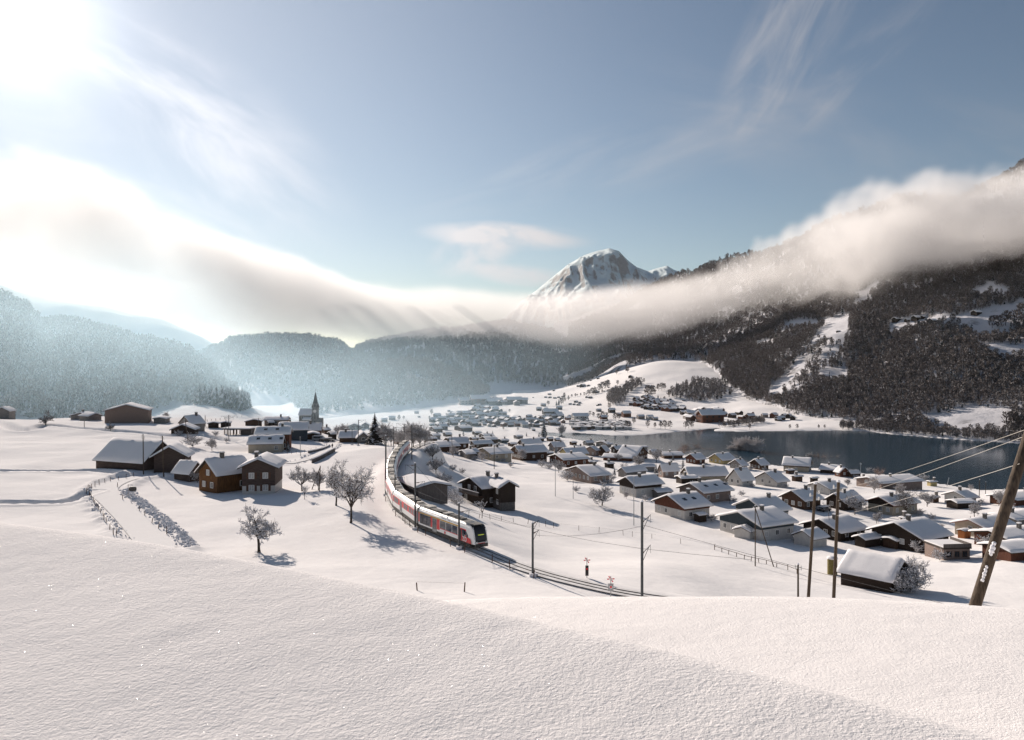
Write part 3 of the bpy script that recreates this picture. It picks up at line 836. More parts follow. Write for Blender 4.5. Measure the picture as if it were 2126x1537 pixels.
def mk_cond(h, extra=None, back=60, gmargin=3):
    def cond(u, y, z, p):
        dc = np.interp(u, h.c[:, 0], h.c[:, 1 + 1])
        k = y < dc + back
        g = G(u, np.minimum(y, 1740))
        k &= z > g + gmargin
        if extra is not None: k &= extra(u, y, z, p)
        return k
    return cond
rs0 = np.random.RandomState(5)
def wood_mix(n, w, seed):
    return np.random.RandomState(seed).choice(len(w), n, p=np.array(w) / sum(w))
# small holes in the woods (ledges, tracks)
def holes(sc, thr, seed):
    return lambda u, y, z, p: fbm(p[:, 0] / sc, p[:, 1] / sc, p[:, 2] / sc * 1.5, 3, seed) > thr
p = forest_points(H1.height, -420, 600, 560, 1260, 5.3, 1, mk_cond(H1, holes(55, -0.36, 90)))
scatter('forest', p, np.random.RandomState(2).uniform(6, 15, len(p)), wood_mix(len(p), [3, 3, 3, 3, 2, 2, 2], 3), PROTO_FROST, 'hazy frosted forest covering the left hill', 4)
p = forest_points(H2.height, 330, 905, 1080, 2060, 7.6, 5, mk_cond(H2, holes(90, -0.30, 91)))
scatter('forest', p, np.random.RandomState(6).uniform(6, 13, len(p)), wood_mix(len(p), [3, 3, 3, 3, 2, 2, 2], 7), PROTO_FROST, 'hazy forest on the rounded hill behind the church', 8)
p = forest_points(H3.height, 570, 1110, 800, 1660, 6.6, 9, mk_cond(H3, holes(70, -0.36, 92)))
scatter('forest', p, np.random.RandomState(10).uniform(5.5, 12, len(p)), wood_mix(len(p), [2, 2, 2, 2, 3, 3, 3], 11), PROTO_FROST, 'grey forest on the lower spur at the edge of the valley floor', 12)
p = forest_points(H4.height, 620, 1500, 1560, 2780, 11.0, 13, mk_cond(H4, holes(120, -0.28, 93)))
scatter('forest', p, np.random.RandomState(14).uniform(8, 16, len(p)), wood_mix(len(p), [3, 3, 2, 2, 2, 2, 2], 15), PROTO_DARK, 'dark forest closing the end of the valley below the cloud', 16)
CLIFF_GAP = [(1680, 700), (1760, 690), (1740, 740), (1700, 790), (1650, 830), (1600, 826), (1640, 770)]
def mcond(u, y, z, p):
    g = G(u, np.minimum(y, 1740)); k = z > g + 0.8
    pu, pv = project(p)
    p2 = p.copy(); p2[:, 2] += 5.5; pu2, pv2 = project(p2)
    for c in CLEAR: k &= ~(poly_in(pu, pv, c) | poly_in(pu2, pv2, c))
    k &= ~((pu < 1300) & (y < 1480))
    k &= ~(poly_in(pu, pv, CLIFF_GAP) & (np.random.RandomState(3).rand(len(pu)) < 0.6))
    k &= fbm(p[:, 0] / 60, p[:, 1] / 60, p[:, 2] / 40, 3, 94) > -0.33
    sd = sdist(p[:, 0], p[:, 1], LAKE); k &= sd > 6
    return k
p = forest_points(MT, 1180, 2450, 545, 1320, 4.6, 17, mcond)
scatter('forest', p, np.random.RandomState(18).uniform(4.5, 10.5, len(p)) * np.where(p[:, 1] < 700, 0.8, 1.0), wood_mix(len(p), [1.0, 1.0, 3, 3, 3, 3, 3], 19), PROTO_DARK, 'bare brown forest on the right mountainside above the lake', 20)
p = forest_points(MT, 1180, 2450, 1320, 2600, 8.0, 21, mcond)
scatter('forest', p, np.random.RandomState(22).uniform(7, 13, len(p)), wood_mix(len(p), [2, 2, 2, 2, 2, 2, 2], 23), PROTO_DARK, 'high forest on the right ridge poking out of the cloud', 24)
# spruce plantation above the little snow hill, and wood strips between the far meadows
def strip(name, poly, spacing, hmin, hmax, weights, coll, label, seed, d0, d1, zf=None):
    us = [q[0] for q in poly]
    def cond(u, y, z, p):
        pu, pv = project(p); return poly_in(pu, pv, poly)
    p = forest_points(zf or G, min(us), max(us), d0, d1, spacing, seed, cond)
    if len(p) == 0: print('empty strip', name); return
    scatter(name, p, np.random.RandomState(seed + 1).uniform(hmin, hmax, len(p)), wood_mix(len(p), weights, seed + 2), coll, label, seed)
strip('spruce_wood', [(380, 832), (440, 834), (500, 840), (520, 848), (500, 856), (440, 842), (385, 840)], 4.5, 10, 17, [1, 1, 1, 1, 0, 0, 0], PROTO_FROST, 'dense young spruce wood above the small snow hill on the left', 31, 560, 900)
strip('woodland', [(1258, 838), (1262, 826), (1290, 810), (1312, 797), (1328, 800), (1345, 792), (1330, 806), (1302, 822), (1295, 840), (1270, 842)], 6.0, 5, 11, [0, 0, 0, 1, 3, 3, 3], PROTO_FROST, 'strip of bare trees running down between two snowy meadows', 41, 850, 1350)
strip('woodland', [(1386, 824), (1400, 808), (1430, 800), (1452, 790), (1500, 800), (1520, 822), (1480, 834), (1440, 836), (1400, 828)], 6.0, 5, 10, [0, 0, 1, 1, 3, 3, 3], PROTO_FROST, 'bare wood above the chalets on the far meadow', 51, 800, 1250)

def top_surface(u, d): return np.maximum(G(u, d), MT(u, d))
strip('shore_scrub', [(1745, 893), (1800, 895), (1851, 900), (1915, 905), (1979, 910), (2126, 920), (2300, 930), (2300, 890), (2110, 888), (2098, 892), (1990, 897), (1937, 897), (1950, 878), (1900, 876), (1800, 880), (1745, 886)], 3.6, 2.5, 7, [0, 1, 3, 3, 3, 3, 3], PROTO_DARK, 'brown snowy scrub along the far right lake shore', 61, 540, 760, top_surface)
strip('shore_scrub', [(1488, 889), (1510, 882), (1560, 876), (1585, 874), (1590, 879), (1545, 884), (1500, 889)], 4.0, 3, 6, [0, 0, 3, 3, 3, 3, 3], PROTO_DARK, 'low brown bushes at the root of the far point of land', 71, 640, 860)
# ------------------------------------------------------------------ the cloud bank lying across the valley
_CB = np.array([(-700, 240, 640, 3400, 380), (-300, 300, 715, 3300, 380), (0, 337, 720, 3200, 380), (110, 314, 722, 3200, 380), (200, 354, 725, 3150, 370), (300, 416, 728, 3080, 360), (400, 458, 728, 3000, 350), (550, 503, 725, 2800, 330), (640, 533, 722, 2650, 320), (720, 575, 724, 2480, 300), (850, 600, 728, 2330, 280), (1000, 600, 730, 2180, 260), (1070, 606, 730, 2050, 250), (1200, 598, 728, 1980, 240), (1300, 588, 722, 1800, 230), (1400, 582, 708, 1750, 220), (1500, 553, 697, 1580, 210), (1600, 492, 672, 1390, 200), (1700, 440, 640, 1230, 190), (1760, 412, 618, 1180, 180), (1850, 391, 588, 1130, 170), (1950, 395, 568, 1100, 160), (2050, 376, 555, 1080, 150), (2126, 380, 548, 1060, 150), (2400, 350, 530, 1000, 150), (2900, 310, 500, 900, 150)], dtype=float)
CLOUD_DENS = 0.008
SEED1 = 77
MIST = 0.0012
def grid_axes(lo, hi, st):
    lo = np.array(lo, float); hi = np.array(hi, float)
    R = np.ceil((hi - lo) / st).astype(int) + 1
    hi = lo + (R - 1) * st
    X, Y, Z = np.meshgrid(*[np.linspace(lo[i], hi[i], R[i]) for i in range(3)], indexing='ij')
    return lo, hi, R, X.ravel(), Y.ravel(), Z.ravel()
def build_cloud():
    u, vt, vb, d, T = _CB.T
    cx = (u - CU) / F * d; o_ = np.argsort(cx)
    zt = (CAMZ - (vt - CV) / F * d)[o_]; zb = (CAMZ - (vb - CV) / F * d)[o_]
    cx, d, T = cx[o_], d[o_], T[o_]
    st = 11.0
    lo, hi, R, X, Y, Z = grid_axes((-2700.0, 780.0, 0.0), (1250.0, 3700.0, 960.0), st)
    dens = np.zeros(len(X), dtype=np.float32)
    yc = np.interp(X, cx, d); tt = np.interp(X, cx, T); a_t = np.interp(X, cx, zt); a_b = np.interp(X, cx, zb)
    zm, hh = 0.5 * (a_t + a_b), 0.5 * (a_t - a_b)
    a = (Z - zm) / hh; b = (Y - yc) / tt
    k = (np.abs(a) < 1.5) & (np.abs(b) < 1.4)
    x, y, z, a, b = X[k], Y[k], Z[k], a[k], b[k]
    f = yc[k] / 2500.0
    # billows, drawn out along the wind
    n1 = fbm(x / (240 * f), y / (240 * f), z / (150 * f), 3, SEED1)
    n2 = fbm(x / (75 * f) + n1, y / (75 * f), z / (46 * f), 3, 111)
    r = np.sqrt(np.where(a > 0, np.abs(a) ** 2.4, np.abs(a) ** 2.6) + np.abs(b) ** 2.6)
    e = 1.0 - r + n1 * np.interp(yc[k], [1200, 2000, 2700], [0.62, 0.2, 0.36]) + n2 * np.interp(yc[k], [1200, 2000, 2700], [0.75, 0.16, 0.24])
    q = sstep(e, 0.0, np.where(a > 0, np.interp(yc[k], [1300, 2000], [0.15, 0.46]), 0.66)) * (0.80 + 0.8 * np.clip(n1 + 0.2, 0, 1) * np.interp(yc[k], [1200, 2000], [1, 0.2])) * np.interp(yc[k], [1000, 1500, 2000, 2400, 3200], [1.8, 1.15, 0.74, 0.60, 0.55])
    dens[k] = q
    vapour_grid('cloud_bank', lo, hi, st, R, dens, CLOUD_DENS, (0.998, 0.982, 0.972), 0.27, 'long soft cloud bank drifting across the mountains above the valley')
def build_mist():
    st = 30.0
    lo, hi, R, x, y, z = grid_axes((-2200.0, 330.0, -10.0), (650.0, 2800.0, 350.0), st)
    mist = sstep(y, 380, 800) * (1 - sstep(y, 2300, 2750)) * (1 - sstep((z - 10) / (100 + 105 * (1 - sstep(x / y, -0.46, -0.26))), 0.1, 1.0)) * (1 - 0.97 * sstep(y, 750, 1100)) * (1 - sstep(x / y, -0.24, 0.17)) * (1 - sstep(-x, 1700, 2150))
    mist = mist + 0.24 * sstep(y, 1250, 1700) * (1 - sstep(y, 2400, 2750)) * sstep(x / y, -0.27, -0.12) * (1 - sstep(x / y, 0.06, 0.22)) * (1 - sstep(z, 30, 150))
    mist = mist + 0.14 * sstep(y, 1480, 1620) * (1 - sstep(y, 1800, 1950)) * (1 - sstep(x / y, -0.16, -0.06)) * (1 - sstep(z, 40, 150))
    mist = np.clip(mist * (1 + 0.9 * fbm(x / 300, y / 300, z / 120, 3, 131)), 0, 2).astype(np.float32)
    vapour_grid('valley_mist', lo, hi, st, R, mist, MIST, (0.62, 0.85, 1.0), 0.55, 'thin bright mist before the wooded hills on the sunward side')
def vapour_grid(name, lo, hi, st, R, dens, density, color, aniso, label):
    """a sheet of cloud: density sampled on a voxel grid in the world"""
    me = bpy.data.meshes.new(name)
    n = len(dens)
    me.vertices.add(n)
    at = me.attributes.new('dens', 'FLOAT', 'POINT'); at.data.foreach_set('value', dens)
    o = link(name, me)
    ng = bpy.data.node_groups.new(name, 'GeometryNodeTree')
    ng.interface.new_socket('Geometry', in_out='INPUT', socket_type='NodeSocketGeometry')
    ng.interface.new_socket('Geometry', in_out='OUTPUT', socket_type='NodeSocketGeometry')
    N, L = ng.nodes, ng.links
    gi, go = N.new('NodeGroupInput'), N.new('NodeGroupOutput')
    ps = N.new('GeometryNodeInputPosition')
    def vm(op, a_, b_):
        q_ = N.new('ShaderNodeVectorMath'); q_.operation = op
        for s_, w_ in zip(q_.inputs, (a_, b_)):
            if isinstance(w_, (tuple, list, np.ndarray)): s_.default_value = tuple(map(float, w_))
            elif w_ is not None: L.new(w_, s_)
        return q_.outputs[0]
    def mm(op, a_, b_):
        q_ = N.new('ShaderNodeMath'); q_.operation = op
        for s_, w_ in zip(q_.inputs, (a_, b_)):
            if isinstance(w_, (int, float)): s_.default_value = float(w_)
            elif w_ is not None: L.new(w_, s_)
        return q_.outputs[0]
    g = vm('MULTIPLY', vm('SUBTRACT', ps.outputs[0], lo), (1 / st,) * 3)
    g = vm('FLOOR', vm('ADD', g, (0.5, 0.5, 0.5)), None)
    sp = N.new('ShaderNodeSeparateXYZ'); L.new(g, sp.inputs[0])
    def toint(s_):
        q_ = N.new('FunctionNodeFloatToInt'); q_.rounding_mode = 'ROUND'; L.new(s_, q_.inputs[0]); return q_.outputs[0]
    def im(op, a_, b_):
        q_ = N.new('FunctionNodeIntegerMath'); q_.operation = op
        for s_, w_ in zip(q_.inputs, (a_, b_)):
            if isinstance(w_, int): s_.default_value = w_
            else: L.new(w_, s_)
        return q_.outputs[0]
    ii = im('ADD', im('MULTIPLY', im('ADD', im('MULTIPLY', toint(sp.outputs[0]), int(R[1])), toint(sp.outputs[1])), int(R[2])), toint(sp.outputs[2]))
    na = N.new('GeometryNodeInputNamedAttribute'); na.data_type = 'FLOAT'; na.inputs['Name'].default_value = 'dens'
    si = N.new('GeometryNodeSampleIndex'); si.data_type = 'FLOAT'; si.domain = 'POINT'; si.clamp = True
    L.new(gi.outputs[0], si.inputs['Geometry']); L.new(na.outputs['Attribute'], si.inputs['Value']); L.new(ii, si.inputs['Index'])
    vc = N.new('GeometryNodeVolumeCube')
    L.new(si.outputs[0], vc.inputs['Density'])
    vc.inputs['Min'].default_value = tuple(map(float, lo)); vc.inputs['Max'].default_value = tuple(map(float, hi))
    vc.inputs['Resolution X'].default_value = int(R[0]); vc.inputs['Resolution Y'].default_value = int(R[1]); vc.inputs['Resolution Z'].default_value = int(R[2])
    m, n_, l_, out = mat(name + '_vapour')
    pv = n_.new('ShaderNodeVolumePrincipled')
    pv.inputs['Color'].default_value = (*color, 1)
    pv.inputs['Density'].default_value = density
    pv.inputs['Anisotropy'].default_value = aniso
    l_.new(pv.outputs[0], out.inputs['Volume'])
    sm = N.new('GeometryNodeSetMaterial'); sm.inputs['Material'].default_value = m
    L.new(vc.outputs[0], sm.inputs[0]); L.new(sm.outputs[0], go.inputs[0])
    me.materials.append(m)
    md = o.modifiers.new('vapour', 'NODES'); md.node_group = ng
    tag(o, label, None, None, 'stuff')
    return o
build_cloud()
build_mist()

# ------------------------------------------------------------------ haze in the valley air
HAZE = 0.000007
def build_haze():
    mb = MB()
    x0, x1, y0, y1, z0, z1 = -6500, 6500, -300, 7600, -420, 1010
    mb.box(((x0 + x1) / 2, (y0 + y1) / 2, (z0 + z1) / 2), (x1 - x0, y1 - y0, z1 - z0))
    m, n_, l_, out = mat('valley_haze')
    pv = n_.new('ShaderNodeVolumePrincipled')
    pv.inputs['Color'].default_value = (0.93, 0.96, 1.0, 1)
    pv.inputs['Density'].default_value = HAZE
    pv.inputs['Anisotropy'].default_value = 0.5
    l_.new(pv.outputs[0], out.inputs['Volume'])
    o = mb.build('haze', m)
    tag(o, 'bright winter haze filling the valley air', None, None, 'stuff')
build_haze()
# ------------------------------------------------------------------ building materials
def wood(name, c0, c1, sc=1.0):
    return simple(name, c0, c1, 2.2 * sc, 0.85, bump=0.5, stretch=(5.0, 5.0, 0.5), spec=0.15)
def hwood(name, c0, c1):
    return simple(name, c0, c1, 2.2, 0.85, bump=0.5, stretch=(0.6, 0.6, 6.0), spec=0.15)
M['dark_wood'] = hwood('dark_stained_timber', (0.022, 0.016, 0.013), (0.048, 0.034, 0.027))
M['brown_wood'] = wood('brown_timber', (0.050, 0.028, 0.019), (0.105, 0.062, 0.042))
M['red_wood'] = wood('reddish_timber', (0.075, 0.028, 0.018), (0.15, 0.065, 0.042))
M['old_wood'] = hwood('weathered_timber', (0.052, 0.035, 0.030), (0.105, 0.076, 0.066))
M['grey_wood'] = wood('silvered_timber', (0.085, 0.072, 0.066), (0.17, 0.15, 0.14))
M['golden_wood'] = wood('sun_bleached_timber', (0.055, 0.026, 0.012), (0.21, 0.10, 0.04))
M['orange_wood'] = wood('orange_stained_timber', (0.30, 0.10, 0.03), (0.45, 0.17, 0.06))
M['blue_wood'] = wood('blue_grey_boarding', (0.030, 0.042, 0.052), (0.055, 0.070, 0.082))
M['white_plaster'] = simple('white_plaster', (0.44, 0.42, 0.40), (0.54, 0.52, 0.49), 1.2, 0.9)
M['cream_plaster'] = simple('cream_plaster', (0.34, 0.29, 0.225), (0.43, 0.37, 0.29), 1.2, 0.9)
M['grey_plaster'] = simple('grey_plaster', (0.17, 0.155, 0.145), (0.25, 0.23, 0.215), 1.2, 0.9)
M['brown_plaster'] = simple('brown_plaster', (0.19, 0.14, 0.12), (0.27, 0.205, 0.175), 1.2, 0.9)
M['pink_plaster'] = simple('pinkish_plaster', (0.24, 0.18, 0.155), (0.32, 0.245, 0.21), 1.2, 0.9)
M['yellow_plaster'] = simple('yellow_plaster', (0.42, 0.33, 0.15), (0.50, 0.40, 0.20), 1.2, 0.9)
M['hall_board'] = wood('hall_boarding', (0.165, 0.115, 0.095), (0.235, 0.175, 0.15))
M['concrete'] = simple('concrete', (0.24, 0.235, 0.23), (0.36, 0.35, 0.34), 1.5, 0.9)
M['stone'] = simple('dark_stone', (0.07, 0.065, 0.06), (0.17, 0.155, 0.145), 2.5, 0.95, bump=0.6)
M['church_stone'] = simple('grey_church_stone', (0.15, 0.15, 0.15), (0.24, 0.235, 0.23), 0.8, 0.95)
M['slate'] = simple('dark_slate', (0.035, 0.036, 0.040), (0.075, 0.076, 0.08), 3.0, 0.6)
M['eave'] = simple('eave_boards', (0.030, 0.022, 0.018), (0.065, 0.050, 0.042), 4.0, 0.85)
M['eave_red'] = simple('red_eave_boards', (0.16, 0.045, 0.03), (0.22, 0.07, 0.05), 4.0, 0.8)
M['eave_white'] = simple('white_eave_boards', (0.55, 0.53, 0.50), (0.66, 0.64, 0.61), 4.0, 0.8)
M['frame_white'] = simple('white_window_frame', (0.66, 0.65, 0.63), (0.74, 0.73, 0.71), 4.0, 0.6)
M['frame_brown'] = simple('brown_window_frame', (0.10, 0.06, 0.04), (0.16, 0.10, 0.07), 4.0, 0.7)
M['shutter'] = simple('painted_shutter', (0.07, 0.035, 0.022), (0.12, 0.06, 0.04), 6.0, 0.8)
M['glass'] = simple('window_glass', (0.012, 0.016, 0.020), (0.03, 0.036, 0.042), 0.8, 0.08, spec=0.6)
M['curtain_glass'] = simple('curtained_glass', (0.30, 0.30, 0.30), (0.45, 0.45, 0.44), 1.5, 0.3, spec=0.5)
M['pole_wood'] = simple('pole_timber', (0.035, 0.025, 0.018), (0.11, 0.08, 0.056), 3.0, 0.9, bump=0.6, stretch=(6, 6, 0.5))
M['steel'] = simple('painted_steel', (0.050, 0.055, 0.060), (0.095, 0.10, 0.105), 2.0, 0.55, 0.3)
M['galvanised'] = simple('galvanised_steel', (0.25, 0.26, 0.27), (0.38, 0.39, 0.40), 2.0, 0.45, 0.6)
M['wire'] = simple('overhead_wire', (0.10, 0.095, 0.09), (0.16, 0.15, 0.145), 2.0, 0.6)
M['wire_pale'] = simple('frosted_cable', (0.40, 0.37, 0.33), (0.52, 0.49, 0.45), 2.0, 0.8)
M['rail'] = simple('rail_steel', (0.045, 0.038, 0.034), (0.09, 0.075, 0.066), 2.0, 0.5, 0.4)
M['ballast'] = simple('snowy_ballast', (0.55, 0.53, 0.52), (0.80, 0.78, 0.77), 0.9, 0.95, bump=0.5, stretch=(1, 1, 1))
M['paint_red'] = simple('signal_red_paint', (0.66, 0.022, 0.032), (0.72, 0.028, 0.038), 0.6, 0.35, spec=0.5)
M['paint_white'] = simple('white_paint', (0.78, 0.775, 0.76), (0.83, 0.82, 0.81), 0.6, 0.35, spec=0.5)
M['paint_black'] = simple('black_paint', (0.012, 0.012, 0.013), (0.02, 0.02, 0.022), 1.0, 0.3, spec=0.5)
M['paint_yellow'] = simple('yellow_paint', (0.62, 0.33, 0.02), (0.68, 0.37, 0.03), 1.0, 0.4)
M['skirt'] = simple('train_underframe', (0.030, 0.029, 0.028), (0.075, 0.07, 0.066), 1.3, 0.7)
M['roof_grey'] = simple('train_roof', (0.10, 0.095, 0.09), (0.16, 0.15, 0.14), 1.5, 0.7)
M['roof_beige'] = simple('train_roof_boxes', (0.45, 0.41, 0.35), (0.60, 0.56, 0.50), 1.5, 0.6)
M['train_glass'] = simple('train_window_glass', (0.02, 0.024, 0.04), (0.035, 0.04, 0.06), 0.8, 0.04, spec=1.0)
M['tank_yellow'] = simple('mossy_yellow_boards', (0.13, 0.105, 0.03), (0.21, 0.17, 0.055), 4.0, 0.8)
M['green_paint'] = simple('green_plastic', (0.05, 0.20, 0.04), (0.08, 0.26, 0.06), 4.0, 0.5)
M['car_dark'] = simple('dark_car_paint', (0.015, 0.016, 0.02), (0.03, 0.03, 0.036), 1.0, 0.25, spec=0.6)
M['car_silver'] = simple('silver_car_paint', (0.30, 0.31, 0.32), (0.40, 0.41, 0.42), 1.0, 0.3, 0.4)
M['tyre'] = simple('tyre_rubber', (0.012, 0.012, 0.012), (0.022, 0.022, 0.022), 4.0, 0.9)
M['skin'] = simple('skin', (0.35, 0.22, 0.17), (0.40, 0.26, 0.20), 3.0, 0.6)
M['cloth_dark'] = simple('dark_winter_clothes', (0.015, 0.016, 0.022), (0.035, 0.036, 0.045), 6.0, 0.9)

# ------------------------------------------------------------------ houses
def window_mesh(name, w, h, frame, pane, cross=True):
    """faces -X, centred on its middle, 5 cm proud"""
    mb = MB(); t = 0.11
    mb.box((-0.03, -w / 2 + t / 2, 0), (0.10, t, h), 0); mb.box((-0.03, w / 2 - t / 2, 0), (0.10, t, h), 0)
    mb.box((-0.03, 0, -h / 2 + t / 2), (0.09, w - 2 * t, t), 0); mb.box((-0.03, 0, h / 2 - t / 2), (0.09, w - 2 * t, t), 0)
    if cross: mb.box((-0.028, 0, 0), (0.07, 0.07, h - 2 * t), 0)
    mb.box((-0.01, 0, 0), (0.03, w - 2 * t, h - 2 * t), 1)
    return mb.mesh(name, [frame, pane])
WIN = {'white': window_mesh('window', 1.15, 1.3, M['frame_white'], M['glass']),
       'curtain': window_mesh('window', 1.15, 1.3, M['frame_white'], M['curtain_glass']),
       'brown': window_mesh('window', 1.15, 1.3, M['frame_brown'], M['glass']),
       'wide': window_mesh('window', 2.2, 1.4, M['frame_white'], M['glass'])}
_b = MB(); _b.box((-0.03, 0, 0), (0.07, 0.5, 1.35), 0); SHUT = _b.mesh('shutter', [M['shutter']])
_b = MB(); _b.box((-0.03, 0, 1.05), (0.10, 1.05, 2.1), 0); _b.box((-0.07, 0, 1.5), (0.03, 0.6, 0.6), 1); DOOR = _b.mesh('door', [M['frame_brown'], M['glass']])

# style: lower wall, upper wall (None = one wall), eaves, window kind, balcony
STY = {
 'dark': ('dark_wood', None, 'eave', 'white', 0), 'brown': ('brown_wood', None, 'eave', 'white', 0), 'red': ('red_wood', None, 'eave', 'white', 0), 'old': ('old_wood', None, 'eave', 'brown', 0),
 'grey': ('grey_plaster', None, 'eave', 'white', 0), 'white': ('white_plaster', None, 'eave', 'white', 0), 'cream': ('cream_plaster', None, 'eave', 'white', 0), 'pink': ('pink_plaster', None, 'eave', 'white', 0),
 'brownp': ('brown_plaster', None, 'eave', 'white', 0), 'yellow': ('yellow_plaster', None, 'eave', 'white', 0), 'greyw': ('grey_wood', None, 'eave', 'brown', 0), 'hall': ('hall_board', None, 'eave', 'brown', 0),
 'blue': ('blue_wood', None, 'eave', 'white', 0), 'orange': ('orange_wood', None, 'eave', 'brown', 0), 'stone': ('stone', None, 'eave', 'white', 0),
 'w/d': ('white_plaster', 'dark_wood', 'eave', 'white', 0), 'w/b': ('white_plaster', 'brown_wood', 'eave', 'white', 1), 'w/r': ('white_plaster', 'red_wood', 'eave', 'white', 1), 'c/d': ('cream_plaster', 'dark_wood', 'eave_red', 'white', 0),
 'w/u': ('white_plaster', 'blue_wood', 'eave_white', 'white', 0), 'c/b': ('cream_plaster', 'brown_wood', 'eave', 'white', 0), 'g/d': ('grey_plaster', 'dark_wood', 'eave', 'white', 0), 'p/r': ('pink_plaster', 'red_wood', 'eave', 'white', 0),
}
hrng = random.Random(77)

def roof_snow_mesh(name, W, L, z0, rise, t, seed, lip=0.12, m=None):
    """thick rounded snow blanket lying on a pitched roof (ridge along x)"""
    rs = random.Random(seed)
    half = W / 2 + lip
    sl = rise / (W / 2)
    ys = [-half, -half + 0.10, -half * 0.82, -half * 0.5, -half * 0.2, 0, half * 0.2, half * 0.5, half * 0.82, half - 0.10, half]
    xs = [-L / 2 - lip, -L / 2 - lip + 0.14, -L / 2 + 0.5, -L * 0.36, -L / 4, -L * 0.12, 0, L * 0.12, L / 4, L * 0.36, L / 2 - 0.5, L / 2 + lip - 0.14, L / 2 + lip]
    V, Fc = [], []
    nx, ny = len(xs), len(ys)
    for i, x in enumerate(xs):
        ex = 0.0 if i in (0, nx - 1) else (0.72 if i in (1, nx - 2) else 1.0)
        for j, y in enumerate(ys):
            ey = 0.0 if j in (0, ny - 1) else (0.75 if j in (1, ny - 2) else 1.0)
            zr = z0 + rise - abs(y) * sl
            if j in (0, 1, ny - 2, ny - 1): y = y * (1 + rs.uniform(-0.022, 0.022))
            rnd = 1 + (rs.uniform(-0.24, 0.24) if 0 < i < nx - 1 and 0 < j < ny - 1 else 0)
            soft = -0.10 * t if j == 5 else 0
            V.append((x, y, zr + 0.02 + t * ex * ey * rnd + soft))
    for i in range(nx - 1):
        for j in range(ny - 1):
            a = i * ny + j
            Fc.append((a, a + ny, a + ny + 1, a + 1))
    # underside
    b = len(V)
    for x in (xs[0], xs[-1]):
        for y in (-half, 0, half): V.append((x, y, z0 + rise - abs(y) * sl + 0.015))
    Fc += [(b, b + 1, b + 4, b + 3), (b + 1, b + 2, b + 5, b + 4)]
    return new_mesh(name, V, Fc, [m or M['snow_roof']], smooth=True)

def roof_boards_mesh(name, W, L, z0, rise, th, m):
    sl = rise / (W / 2); mb = MB()
    up = [(-W / 2, z0), (0, z0 + rise), (W / 2, z0)]
    lo = [(W / 2, z0 - th), (0, z0 + rise - th * 1.1), (-W / 2, z0 - th)]
    mb.prism(up + lo, -L / 2, L / 2)
    return mb.mesh(name, [m])

def gable_wall_mesh(name, W, L, z0, ztop_eave, slope, m, zbot):
    mb = MB(); h = W / 2
    mb.prism([(-h, zbot), (h, zbot), (h, ztop_eave), (0, ztop_eave + h * slope), (-h, ztop_eave)], -L / 2, L / 2)
    return mb.mesh(name, [m])

